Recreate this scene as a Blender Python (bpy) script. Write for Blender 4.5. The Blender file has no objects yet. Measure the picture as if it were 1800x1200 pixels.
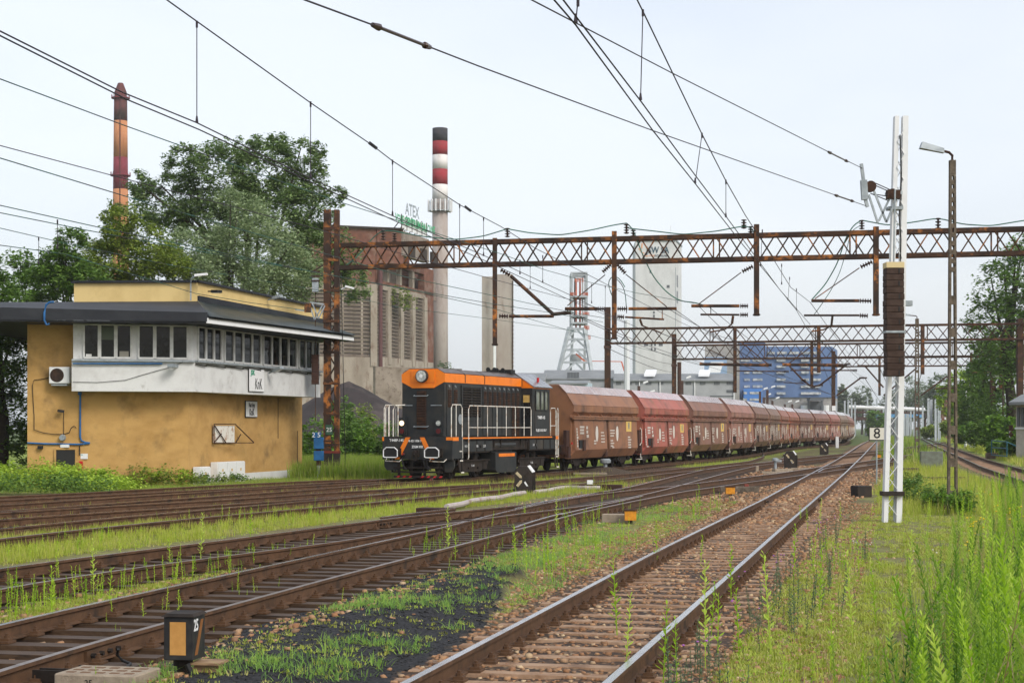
import bpy, math, random
import numpy as np
from mathutils import Vector, Matrix
R = math.radians
rnd = random.Random(7)
nrg = np.random.default_rng(11)
S = bpy.context.scene
COL = S.collection

# ------------------------------------------------------------------ camera
FOC, HZ, CX, CH = 2950.0, 752.0, 900.0, 2.0      # focal length in px of an 1800 px frame, horizon row, eye height over rail top
cd = bpy.data.cameras.new("camera")
cam = bpy.data.objects.new("camera", cd)
COL.objects.link(cam)
cam.location = (0, 0, CH)
cam.rotation_euler = (R(90), 0, 0)
cd.sensor_width = 36
cd.lens = 36 * FOC / 1800
cd.shift_y = (HZ - 600) / 1800
cd.clip_start = 0.3
cd.clip_end = 6000
S.camera = cam

# ------------------------------------------------------------------ sky: bright even overcast, sun only a broad soft glow behind the cloud
w = bpy.data.worlds.new("World")
S.world = w
w.use_nodes = True
nt = w.node_tree
for n in list(nt.nodes):
    nt.nodes.remove(n)
SUN_EL, SUN_AZ = 38, 138           # sun behind the cloud, behind and right of the camera
sky = nt.nodes.new("ShaderNodeTexSky")
sky.sky_type = 'NISHITA'
sky.sun_disc = False
sky.sun_elevation = R(SUN_EL)
sky.sun_rotation = R(SUN_AZ)
sky.dust_density = 4
bg1 = nt.nodes.new("ShaderNodeBackground")
bg1.inputs[1].default_value = 0.05
nt.links.new(sky.outputs[0], bg1.inputs[0])
tc = nt.nodes.new("ShaderNodeTexCoord")
nz = nt.nodes.new("ShaderNodeTexNoise")
nz.inputs["Scale"].default_value = 1.6
nz.inputs["Detail"].default_value = 4
nz.inputs["Roughness"].default_value = 0.55
mp = nt.nodes.new("ShaderNodeMapping")
mp.inputs["Scale"].default_value = (1, 1, 3.2)
nt.links.new(tc.outputs["Generated"], mp.inputs[0])
nt.links.new(mp.outputs[0], nz.inputs["Vector"])
rp = nt.nodes.new("ShaderNodeValToRGB")
rp.color_ramp.elements[0].position = 0.36
rp.color_ramp.elements[0].color = (0.68, 0.725, 0.80, 1)
rp.color_ramp.elements[1].position = 0.66
rp.color_ramp.elements[1].color = (0.87, 0.885, 0.92, 1)
nt.links.new(nz.outputs["Fac"], rp.inputs[0])
bg2 = nt.nodes.new("ShaderNodeBackground")
bg2.inputs[1].default_value = 0.675
nt.links.new(rp.outputs[0], bg2.inputs[0])
ad = nt.nodes.new("ShaderNodeAddShader")
nt.links.new(bg1.outputs[0], ad.inputs[0])
nt.links.new(bg2.outputs[0], ad.inputs[1])
wo = nt.nodes.new("ShaderNodeOutputWorld")
nt.links.new(ad.outputs[0], wo.inputs[0])

ld = bpy.data.lights.new("sun", 'SUN')
ld.energy = 1.5
ld.angle = R(22)
ld.color = (1.0, 0.96, 0.9)
sun = bpy.data.objects.new("sun", ld)
COL.objects.link(sun)
_a, _e = R(SUN_AZ), R(SUN_EL)
sd = Vector((math.sin(_a) * math.cos(_e), math.cos(_a) * math.cos(_e), math.sin(_e)))
sun.rotation_euler = sd.to_track_quat('Z', 'Y').to_euler()

S.view_settings.view_transform = 'Standard'
S.view_settings.look = 'None'
S.view_settings.gamma = 1
S.view_settings.use_curve_mapping = False
S.view_settings.exposure = 0.42
S.cycles.max_bounces = 6
S.cycles.diffuse_bounces = 3
S.cycles.glossy_bounces = 3
S.cycles.transparent_max_bounces = 8
S.cycles.volume_bounces = 1
S.cycles.use_denoising = True

# ------------------------------------------------------------------ point helpers (survey of the place from the photograph)
def W(x, y, d):
    return Vector(((x - CX) / FOC * d, d, CH - (y - HZ) / FOC * d))
def G(x, y, z=0.0):
    d = FOC * (CH - z) / (y - HZ)
    return Vector(((x - CX) / FOC * d, d, z))
GZ = -0.2
def GG(x, y):
    return G(x, y, GZ)

# ------------------------------------------------------------------ objects
def tag(o, label=None, cat=None, group=None, kind=None):
    if label: o["label"] = label
    if cat: o["category"] = cat
    if group: o["group"] = group
    if kind: o["kind"] = kind
    return o
def empty(name, loc, label, cat, group=None, rz=0.0):
    o = bpy.data.objects.new(name, None)
    o.location = loc
    o.rotation_euler = (0, 0, rz)
    o.empty_display_size = 0.3
    COL.objects.link(o)
    return tag(o, label, cat, group)
def children(o):
    return [c for c in KIDS.get(o.name, [])]
KIDS = {}
def link(o, parent=None):
    COL.objects.link(o)
    if parent is not None:
        o.parent = parent
        KIDS.setdefault(parent.name, []).append(o)
    return o
def copy_tree(o, parent=None, label=None, loc=None, rz=None, color=None):
    c = o.copy()
    link(c, parent)
    if label: c["label"] = label
    if loc is not None: c.location = loc
    if rz is not None: c.rotation_euler = (0, 0, rz)
    for ch in list(KIDS.get(o.name, [])):
        k = copy_tree(ch, c)
        if color is not None and "paint" in k.keys(): k.color = color
    return c
def inst(name, mesh, parent, loc=(0, 0, 0), rot=(0, 0, 0), scale=None):
    o = bpy.data.objects.new(name, mesh)
    o.location = loc
    o.rotation_euler = rot
    if scale is not None: o.scale = scale
    return link(o, parent)

class MB:
    def __init__(s):
        s.v = []; s.f = []; s.m = []; s.mi = 0
    def add(s, vs, fs):
        b = len(s.v)
        s.v.extend([tuple(p) for p in vs])
        for f in fs:
            s.f.append(tuple(b + i for i in f)); s.m.append(s.mi)
        return s
    def quad(s, *p):
        return s.add(p, [tuple(range(len(p)))])
    def hexa(s, p):   # 8 points: bottom 4 (ccw), top 4
        return s.add(p, [(3, 2, 1, 0), (4, 5, 6, 7), (0, 1, 5, 4), (1, 2, 6, 5), (2, 3, 7, 6), (3, 0, 4, 7)])
    def box(s, c, d, rz=0.0, rx=0.0, ry=0.0):
        M = Matrix.Rotation(rz, 3, 'Z') @ Matrix.Rotation(ry, 3, 'Y') @ Matrix.Rotation(rx, 3, 'X')
        c = Vector(c); hx, hy, hz = d[0] / 2, d[1] / 2, d[2] / 2
        return s.hexa([c + M @ Vector(q) for q in ((-hx, -hy, -hz), (hx, -hy, -hz), (hx, hy, -hz), (-hx, hy, -hz), (-hx, -hy, hz), (hx, -hy, hz), (hx, hy, hz), (-hx, hy, hz))])
    def b2(s, lo, hi):
        return s.box([(a + b) / 2 for a, b in zip(lo, hi)], [abs(b - a) for a, b in zip(lo, hi)])
    def bar(s, p0, p1, w, h=None, up=(0, 0, 1)):
        p0 = Vector(p0); p1 = Vector(p1); h = w if h is None else h
        t = (p1 - p0).normalized(); u = Vector(up)
        if abs(t.dot(u)) > 0.98: u = Vector((0, 1, 0))
        x = t.cross(u).normalized() * w / 2; y = x.cross(t).normalized() * h / 2
        return s.hexa([p0 - x - y, p0 + x - y, p1 + x - y, p1 - x - y, p0 - x + y, p0 + x + y, p1 + x + y, p1 - x + y])
    def tube(s, pts, r, n=6, cap=True):
        pts = [Vector(p) for p in pts]; rings = []
        rs = r if isinstance(r, (list, tuple)) else [r] * len(pts)
        up = Vector((0, 0, 1))
        for i, p in enumerate(pts):
            t = (pts[min(i + 1, len(pts) - 1)] - pts[max(i - 1, 0)])
            t = t.normalized() if t.length > 1e-9 else Vector((0, 0, 1))
            u = up if abs(t.dot(up)) < 0.95 else Vector((0, 1, 0))
            x = t.cross(u).normalized(); y = x.cross(t).normalized()
            rings.append([p + (x * math.cos(2 * math.pi * k / n) + y * math.sin(2 * math.pi * k / n)) * rs[i] for k in range(n)])
        vs = [q for r_ in rings for q in r_]; fs = []
        for i in range(len(pts) - 1):
            for k in range(n):
                a = i * n + k; b = i * n + (k + 1) % n
                fs.append((a, b, b + n, a + n))
        if cap:
            fs.append(tuple(range(n - 1, -1, -1))); fs.append(tuple((len(pts) - 1) * n + k for k in range(n)))
        return s.add(vs, fs)
    def cyl(s, p0, p1, r0, r1=None, n=12):
        return s.tube([p0, p1], [r0, r0 if r1 is None else r1], n)
    def lathe(s, c, prof, n=16):
        c = Vector(c); vs = []; fs = []
        for (r, z) in prof:
            for k in range(n):
                a = 2 * math.pi * k / n
                vs.append(c + Vector((r * math.cos(a), r * math.sin(a), z)))
        for i in range(len(prof) - 1):
            for k in range(n):
                a = i * n + k; b = i * n + (k + 1) % n
                fs.append((a, b, b + n, a + n))
        fs.append(tuple(range(n - 1, -1, -1))); fs.append(tuple((len(prof) - 1) * n + k for k in range(n)))
        return s.add(vs, fs)
    def ext(s, poly, y0, y1, axis='y'):     # polygon (a,b) extruded along an axis
        n = len(poly)
        def P(a, b, t):
            return (a, t, b) if axis == 'y' else ((t, a, b) if axis == 'x' else (a, b, t))
        vs = [P(a, b, y0) for a, b in poly] + [P(a, b, y1) for a, b in poly]
        fs = [tuple(range(n)), tuple(range(2 * n - 1, n - 1, -1))]
        for i in range(n):
            j = (i + 1) % n
            fs.append((j, i, i + n, j + n))
        return s.add(vs, fs)
    def mesh(s, name, mats, smooth=False):
        me = bpy.data.meshes.new(name)
        me.from_pydata(s.v, [], s.f)
        if not isinstance(mats, (list, tuple)): mats = [mats]
        for m in mats: me.materials.append(m)
        if len(mats) > 1: me.polygons.foreach_set("material_index", s.m)
        if smooth: me.polygons.foreach_set("use_smooth", [True] * len(s.f))
        me.update()
        return me
    def build(s, name, mats, parent=None, smooth=False, loc=None, rz=None, **k):
        o = bpy.data.objects.new(name, s.mesh(name, mats, smooth))
        link(o, parent)
        if loc is not None: o.location = loc
        if rz is not None: o.rotation_euler = (0, 0, rz)
        if k: tag(o, **k)
        return o
def recalc(o):
    import bmesh
    bm = bmesh.new(); bm.from_mesh(o.data)
    bmesh.ops.recalc_face_normals(bm, faces=bm.faces); bm.to_mesh(o.data); bm.free()
    return o
def bevel(o, w=0.01, seg=1):
    m = o.modifiers.new("b", 'BEVEL'); m.width = w; m.segments = seg; m.limit_method = 'ANGLE'
    return o

# fast big meshes: one template copied to many points
def scatter(name, tv, tf, P, scale, rot, mat, parent=None, tilt=None, zs=None, tint=None, **k):
    tv = np.asarray(tv, float); P = np.asarray(P, float); n = len(P); m = len(tv)
    c, s_ = np.cos(rot), np.sin(rot)
    x = tv[None, :, 0] * scale[:, None]; y = tv[None, :, 1] * scale[:, None]
    z = tv[None, :, 2] * (scale if zs is None else zs)[:, None]
    if tilt is not None:
        x = x + z * tilt[:, :1]; y = y + z * tilt[:, 1:]
    X = x * c[:, None] - y * s_[:, None] + P[:, None, 0]
    Y = x * s_[:, None] + y * c[:, None] + P[:, None, 1]
    Z = z + P[:, None, 2]
    V = np.stack([X, Y, Z], -1).reshape(-1, 3)
    nf = len(tf); L = np.array([len(f) for f in tf]); flat = np.concatenate([np.array(f) for f in tf])
    idx = (flat[None, :] + (np.arange(n) * m)[:, None]).reshape(-1)
    starts = np.concatenate([[0], np.cumsum(L)[:-1]])
    st = (starts[None, :] + (np.arange(n) * len(flat))[:, None]).reshape(-1)
    me = bpy.data.meshes.new(name)
    me.vertices.add(n * m); me.vertices.foreach_set("co", V.reshape(-1).astype(np.float32))
    me.loops.add(len(idx)); me.loops.foreach_set("vertex_index", idx.astype(np.int32))
    me.polygons.add(n * nf); me.polygons.foreach_set("loop_start", st.astype(np.int32))
    try: me.polygons.foreach_set("loop_total", np.tile(L, n).astype(np.int32))
    except Exception: pass
    at = me.attributes.new("tint", 'FLOAT', 'POINT')
    t = nrg.random(n) if tint is None else tint
    at.data.foreach_set("value", np.repeat(t, m).astype(np.float32))
    me.update(calc_edges=True)
    me.materials.append(mat)
    o = bpy.data.objects.new(name, me)
    link(o, parent)
    tag(o, **k)
    return o

def text_mesh(txt, size, mat, parent, loc, rot, name="lettering", align='CENTER', ext=0.002, sx=1.0, bold=0.0):
    cu = bpy.data.curves.new("lettering", 'FONT')
    cu.body = txt; cu.size = size; cu.align_x = align; cu.align_y = 'CENTER'; cu.extrude = ext; cu.offset = bold
    cu.resolution_u = 2
    t = bpy.data.objects.new("tmp", cu); COL.objects.link(t)
    dg = bpy.context.evaluated_depsgraph_get()
    me = bpy.data.meshes.new_from_object(t.evaluated_get(dg))
    bpy.data.objects.remove(t); bpy.data.curves.remove(cu)
    me.materials.clear(); me.materials.append(mat)
    return inst(name, me, parent, loc, rot, (sx, 1, 1))

# ------------------------------------------------------------------ materials
def hx(h, g=2.2):
    h = h.lstrip('#'); return tuple((int(h[i:i + 2], 16) / 255) ** g for i in (0, 2, 4)) + (1,)
def c4(c): return tuple(c) + (1,) if len(c) == 3 else tuple(c)
def mat(name, c1, c2=None, scale=3.0, lo=0.4, hi=0.6, rough=0.8, bump=0.0, bscale=None, c3=None, s3=1.0, lo3=0.55, hi3=0.7,
        metal=0.0, stretch=(1, 1, 1), stretch3=None, objcol=False, rvar=0.0, spec=0.28, tint=None, bright=0.0, detail=5, bdist=0.02, extra=None, randoff=False):
    m = bpy.data.materials.new(name); m.use_nodes = True
    t = m.node_tree; N = t.nodes; Lk = t.links
    b = N["Principled BSDF"]
    b.inputs["Roughness"].default_value = rough; b.inputs["Metallic"].default_value = metal
    b.inputs["Specular IOR Level"].default_value = spec
    co = N.new("ShaderNodeTexCoord"); src = co.outputs["Object"]
    if randoff:
        oi0 = N.new("ShaderNodeObjectInfo"); va = N.new("ShaderNodeVectorMath"); va.operation = 'MULTIPLY_ADD'
        Lk.new(oi0.outputs["Random"], va.inputs[0]); va.inputs[1].default_value = (37, 53, 29); Lk.new(src, va.inputs[2]); src = va.outputs[0]
    def noise(sc, st, det=detail):
        mp_ = N.new("ShaderNodeMapping"); mp_.inputs["Scale"].default_value = st
        Lk.new(src, mp_.inputs[0])
        q = N.new("ShaderNodeTexNoise"); q.inputs["Scale"].default_value = sc; q.inputs["Detail"].default_value = det
        q.inputs["Roughness"].default_value = 0.62
        Lk.new(mp_.outputs[0], q.inputs["Vector"]); return q.outputs["Fac"]
    def ramp(f, a, z):
        q = N.new("ShaderNodeMapRange"); q.inputs[1].default_value = a; q.inputs[2].default_value = z
        q.clamp = True; Lk.new(f, q.inputs[0]); return q.outputs[0]
    def mixc(f, a, z, mode='MIX'):
        q = N.new("ShaderNodeMix"); q.data_type = 'RGBA'; q.blend_type = mode
        for s_, v_ in ((0, f), (6, a), (7, z)):
            if hasattr(v_, "is_output"): Lk.new(v_, q.inputs[s_])
            else: q.inputs[s_].default_value = v_ if s_ == 0 else c4(v_)
        return q.outputs[2]
    base = c4(c1)
    if objcol:
        oi = N.new("ShaderNodeObjectInfo"); base = mixc(1.0, base, oi.outputs["Color"], 'MULTIPLY')
    nf = None
    if c2 is not None:
        nf = ramp(noise(scale, stretch), lo, hi); base = mixc(nf, base, c2)
    if c3 is not None:
        base = mixc(ramp(noise(s3, stretch3 or stretch), lo3, hi3), base, c3)
    if tint is not None:
        at_ = N.new("ShaderNodeAttribute"); at_.attribute_name = "tint"
        cr = N.new("ShaderNodeValToRGB"); cr.color_ramp.elements[0].color = c4(tint[0]); cr.color_ramp.elements[1].color = c4(tint[-1])
        for i, cc in enumerate(tint[1:-1]):
            e_ = cr.color_ramp.elements.new((i + 1) / (len(tint) - 1)); e_.color = c4(cc)
        Lk.new(at_.outputs["Fac"], cr.inputs[0]); base = cr.outputs[0]
        if c2 is not None: base = mixc(nf, cr.outputs[0], c2)
    if extra: base = extra(t, base, mixc, ramp, noise, src)
    if hasattr(base, "is_output"): Lk.new(base, b.inputs["Base Color"])
    else: b.inputs["Base Color"].default_value = base
    if bump:
        q = N.new("ShaderNodeBump"); q.inputs["Strength"].default_value = bump; q.inputs["Distance"].default_value = bdist
        Lk.new(noise(bscale or scale * 4, (1, 1, 1)), q.inputs["Height"]); Lk.new(q.outputs[0], b.inputs["Normal"])
    if rvar:
        q = N.new("ShaderNodeMapRange"); q.inputs[3].default_value = max(0.05, rough - rvar); q.inputs[4].default_value = min(1, rough + rvar)
        Lk.new(noise(scale * 0.7, stretch), q.inputs[0]); Lk.new(q.outputs[0], b.inputs["Roughness"])
    return m
def leafmat(name, tints, rough=0.55, trans=0.35):
    m = mat(name, tints[0], tint=tints, rough=rough, spec=0.35)
    t = m.node_tree; b = t.nodes["Principled BSDF"]; out = t.nodes["Material Output"]
    tr = t.nodes.new("ShaderNodeBsdfTranslucent"); mx = t.nodes.new("ShaderNodeMixShader"); mx.inputs[0].default_value = trans
    src = b.inputs["Base Color"].links[0].from_socket
    t.links.new(src, tr.inputs[0]); t.links.new(b.outputs[0], mx.inputs[1]); t.links.new(tr.outputs[0], mx.inputs[2]); t.links.new(mx.outputs[0], out.inputs[0])
    return m
M = {}
M['rail'] = mat("rail_steel_rusty", (.066, .034, .017), (.125, .066, .034), 5, .35, .7, .72, .25, 60, c3=(.03, .02, .014), s3=2)
M['railtop'] = mat("rail_head_worn", (.55, .55, .57), (.30, .26, .24), 3, .5, .8, .2, metal=.9, stretch=(1, 1, 1))
M['raildull'] = mat("rail_head_dull", (.24, .20, .18), (.12, .08, .06), 4, .45, .7, .34, metal=.55)
M['sleeper'] = mat("tarred_wood", (.048, .028, .016), (.11, .066, .036), 3, .4, .75, .62, .5, 30, stretch=(1, 9, 9), c3=(.028, .02, .015), s3=2, randoff=True)
M['sleeperc'] = mat("stained_concrete", (.36, .235, .15), (.22, .125, .07), 4, .4, .65, .8, .4, 40, c3=(.10, .06, .04), s3=1.5, randoff=True)
M['rust'] = mat("rust_orange", (.055, .027, .016), (.42, .15, .03), 2.4, .48, .6, .8, .35, 30, c3=(.030, .018, .013), s3=1.2, lo3=.47, hi3=.57, randoff=True)
M['rustdark'] = mat("rust_dark", (.045, .022, .014), (.15, .06, .02), 2.5, .52, .72, .82, .3, 20, randoff=True)
M['tarred'] = mat("black_paint", (.017, .015, .014), (.035, .024, .018), 3, rough=.7)
M['wire'] = mat("wire_dark", (.03, .022, .03), rough=.55)
M['wireg'] = mat("wire_verdigris", (.03, .10, .075), (.03, .03, .03), 1.2, .45, .6, rough=.6)
M['insul'] = mat("insulator_brown", (.04, .018, .013), rough=.3)
M['white'] = mat("white_paint", (.72, .73, .73), (.55, .56, .55), 2, .55, .8, .5)
M['whiterust'] = mat("white_paint_worn", (.70, .68, .62), (.36, .2, .1), 5, .5, .68, .5)
M['galv'] = mat("galvanised", (.36, .40, .42), (.22, .25, .27), 5, .4, .7, .5, metal=.3)
M['glass'] = mat("window_glass", (.012, .014, .014), rough=.06, spec=.9)
M['black'] = mat("black_rubber", (.015, .015, .015), rough=.6)
M['orange'] = mat("orange_paint", (.80, .205, .012), (.58, .13, .012), 2, .5, .8, .42, rvar=.15)
M['locob'] = mat("dirty_black_paint", (.017, .020, .022), (.036, .033, .029), 2.2, .42, .75, .45, .06, 12, c3=(.058, .046, .034), s3=.9, lo3=.52, hi3=.75, rvar=.15)
M['grime'] = mat("bogie_grime", (.012, .009, .007), (.04, .027, .019), 4, .4, .75, .78, .3, 20)
M['grille'] = mat("grille_brown", (.050, .026, .016), (.022, .013, .009), 6, rough=.7)
M['yellow'] = mat("faded_yellow", (.62, .42, .13), (.5, .32, .09), 6, rough=.6)
M['blue'] = mat("blue_paint", (.02, .13, .33), (.015, .09, .24), 3, rough=.5)
M['red'] = mat("red_paint", (.5, .02, .02), rough=.5)
# ================================================================== rails (traced from the photograph, z = 0 is the rail top)
def px(*pts, z=0.0): return [G(x, y, z) for x, y in pts]
def resample(P, step):
    P = [Vector(p) for p in P]; out = [P[0]]; 
    L = [0]
    for a, b in zip(P, P[1:]): L.append(L[-1] + (b - a).length)
    n = max(2, int(L[-1] / step)); 
    A = np.array([tuple(p) for p in P]); t = np.linspace(0, L[-1], n + 1)
    return np.stack([np.interp(t, L, A[:, i]) for i in range(3)], 1), t
def smooth(P, step=1.0, it=6):
    A, t = resample(P, step)
    for _ in range(it):
        A[1:-1] = A[1:-1] * .5 + (A[:-2] + A[2:]) * .25
    return A

# train path: near side corners of each wagon (x, y on the ground), all one chain
PN = [(2.6, 76.6), (6.8, 88.3), (10.65, 100.1), (14.5, 111.9), (17.9, 123.8), (20.85, 135.8), (23.7, 147.9), (26.45, 160), (29.45, 172), (33.15, 183.8), (37.1, 195.5), (40.6, 207.4), (44.0, 219.3)]
dirs = []
PC = []
for i, p in enumerate(PN):
    a = PN[max(0, i - 1)]; b = PN[min(len(PN) - 1, i + 1)]
    v = Vector((b[0] - a[0], b[1] - a[1])).normalized()
    PC.append(Vector((p[0] - 1.42 * v.y, p[1] + 1.42 * v.x, 0)))
hd = math.atan2(0.216, 0.976)
while len(PC) < 31:
    hd = max(R(11.5), hd - R(.12))
    PC.append(PC[-1] + Vector((math.sin(hd), math.cos(hd), 0)) * 12.4)
LOCO_O, LOCO_A = Vector((-3.65, 65.0, 0)), R(22.5)
def locop(x, y): return LOCO_O + Vector((math.sin(LOCO_A) * y + math.cos(LOCO_A) * x, math.cos(LOCO_A) * y - math.sin(LOCO_A) * x, 0))
cen = [locop(0, 0), locop(0, 6), locop(0, 11)] + PC
def offs(C, o):
    out = []
    for i, p in enumerate(C):
        t = (C[min(i + 1, len(C) - 1)] - C[max(i - 1, 0)]).normalized()
        out.append(p + Vector((t.y, -t.x, 0)) * o)
    return out
RL = {
 'trF': px((-150, 878), (0, 872), (160, 864.8), (300, 856.3), (460, 848.3), (555, 844), (640, 840.5)) + offs(cen, -.75)[0:],
 'trN': px((-150, 910), (0, 897), (160, 886.5), (300, 876.3), (460, 865.7), (544, 860), (620, 853.5), (700, 847.5)) + offs(cen, .75)[1:],
 'l4N': px((-150, 884), (0, 878.3), (160, 870.5), (300, 863), (460, 855), (520, 851), (600, 846.5), (680, 841.5)),
 'l3F': px((-150, 897), (0, 886.5), (160, 876.3), (300, 867.4), (460, 857), (520, 854.5), (620, 849.7), (700, 845.2)),
 'l2F': px((-150, 911), (0, 899.5), (160, 890.5), (300, 882.5), (460, 873.7), (570, 865), (660, 860), (760, 855), (800, 853), (904, 848.2), (1000, 840.5), (1071, 835), (1160, 827), (1187, 824), (1250, 817.5), (1283, 814), (1317, 810), (1340, 802.5), (1343.5, 798.5), (1340, 796)),
 'l2N': px((-150, 926), (0, 911), (160, 900.8), (300, 892), (460, 882), (560, 874.5), (660, 868), (740, 863.5), (790, 860)),
 'l1F': px((-150, 946), (0, 927.5), (160, 912.8), (300, 900), (460, 886.5), (560, 878), (660, 868.7), (740, 862), (800, 856.5), (860, 852)),
 'l1N': px((-150, 968), (0, 944.3), (160, 928.3), (300, 914), (460, 899), (560, 891), (660, 882), (740, 874), (800, 867), (904, 858.5), (960, 854), (1040, 847.5), (1100, 841), (1167, 831.8), (1233, 826), (1283, 818.5), (1333, 813), (1360, 809.5), (1379, 803.5), (1381, 800), (1377, 797)),
 'A': px((-250, 1038), (-100, 1013), (0, 997.5), (200, 972), (400, 948), (600, 921.5), (680, 911), (760, 902), (904, 889), (1015, 871), (1100, 857), (1145, 846.5), (1190, 835.5), (1240, 824.5), (1283, 818), (1350, 812), (1400, 805), (1444, 801), (1476, 797.3), (1557, 790), (1602, 785), (1637, 779.5), (1663, 776.2)),
 'B': px((-250, 1086), (-100, 1053), (0, 1033), (200, 1002), (400, 975.5), (600, 951), (711, 931.5), (833, 913), (915, 902), (1027, 889), (1093, 877.5), (1167, 860.5), (1208, 849), (1288, 827.7), (1333, 817.5), (1400, 811), (1473, 802.5), (1557, 794), (1602, 788.3), (1640, 783), (1668, 779)),
 'C': px((-250, 1160), (-100, 1121), (0, 1096), (200, 1052), (400, 1009), (600, 966), (760, 931), (800, 921), (871, 902.5), (960, 883), (1027, 871), (1100, 861.5), (1167, 855.5), (1242, 846.5), (1300, 839.5), (1367, 831.5), (1433, 821.5), (1500, 813), (1557, 805), (1612, 798), (1651, 789.5)),
 'D': px((-250, 1260), (-100, 1210), (0, 1175), (200, 1118), (400, 1064), (600, 1010), (804, 958), (904, 931.5), (1027, 898.5), (1100, 883), (1203, 863), (1267, 854), (1333, 844.5), (1400, 836), (1487, 823.5), (1557, 813), (1607, 804.5), (1660, 793)),
 'ML': px((150, 1490), (710, 1200), (1150, 970), (1341, 877.6), (1400, 845.5), (1463, 812), (1481, 801.5), (1513, 781), (1531, 771.5), (1540, 765.5)),
 'MR': px((700, 1530), (1064, 1200), (1150, 1126), (1367, 934), (1435, 875), (1489, 827.5), (1516, 801), (1539, 776.5), (1546, 767.5)),
 'R1N': px((2100, 925), (1950, 885), (1800, 845), (1725, 819.7), (1677, 797.7), (1651.7, 786.7), (1618.7, 769.5)),
 'R1F': px((2100, 882), (1950, 854), (1800, 825), (1736, 807.8), (1670, 784.8), (1622, 768)),
}
for k_, v_ in RL.items():     # the tracks go on past the edge of the picture
    if k_ in ('R1N', 'R1F'): e_ = 14
    elif k_ in ('A', 'B', 'C', 'D'): e_ = 11
    elif k_ in ('ML', 'MR'): e_ = 0
    else: e_ = 22
    if e_: v_.insert(0, v_[0] + (v_[0] - v_[2]).normalized() * e_)
RS = {k: smooth(v, .8 if k in 'ABCDMLMR' else 1.2, 5) for k, v in RL.items()}
PROF = [(-.036, 0), (.036, 0), (.037, -.035), (.009, -.05), (.009, -.145), (.07, -.158), (.07, -.17), (-.07, -.17), (-.07, -.158), (-.009, -.145), (-.009, -.05), (-.037, -.035)]
def rail_mesh(A, top='railtop'):
    n = len(A); T = np.zeros_like(A); T[1:-1] = A[2:] - A[:-2]; T[0] = A[1] - A[0]; T[-1] = A[-1] - A[-2]
    T /= np.linalg.norm(T, axis=1)[:, None]
    Nn = np.stack([T[:, 1], -T[:, 0], 0 * T[:, 0]], 1)
    b = MB(); k = len(PROF); vs = []
    for i in range(n):
        for (x, z) in PROF: vs.append((A[i, 0] + Nn[i, 0] * x, A[i, 1] + Nn[i, 1] * x, A[i, 2] + z))
    b.v = vs
    for i in range(n - 1):
        for j in range(k):
            j2 = (j + 1) % k
            b.f.append((i * k + j, (i + 1) * k + j, (i + 1) * k + j2, i * k + j2)); b.m.append(0 if j == 0 else 1)
    b.f.append(tuple(range(k))); b.m.append(1)
    b.f.append(tuple((n - 1) * k + j for j in range(k - 1, -1, -1))); b.m.append(1)
    return b.mesh("rail", [M[top], M['rail']])
sl_w = MB().box((0, 0, -.085), (2.6, .25, .17)).mesh("sleeper", M['sleeper'])
_b = MB()
_b.hexa([(-1.3, -.14, -.2), (1.3, -.14, -.2), (1.3, .14, -.2), (-1.3, .14, -.2), (-1.28, -.085, 0), (1.28, -.085, 0), (1.28, .085, 0), (-1.28, .085, 0)])
sl_c = _b.mesh("sleeper", M['sleeperc'])
_b = MB()
_b.box((0, 0, .012), (.36, .17, .024))
for sx in (-1, 1):
    _b.box((sx * .12, 0, .035), (.09, .1, .03)); _b.cyl((sx * .12, 0, .04), (sx * .12, 0, .10), .018, n=6); _b.cyl((sx * .12, 0, .05), (sx * .12, 0, .078), .032, n=6)
fast_m = _b.mesh("rail_fastening", M['rail'])
def pair_center(a, b):
    A = RS[a]; B = RS[b]; out = []
    for p in A:
        d = np.hypot(*(B[:, :2] - p[:2]).T); i = int(d.argmin())
        if 1.2 < d[i] < 2.1: out.append(((p + B[i]) / 2, d[i]))
    return out
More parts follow.
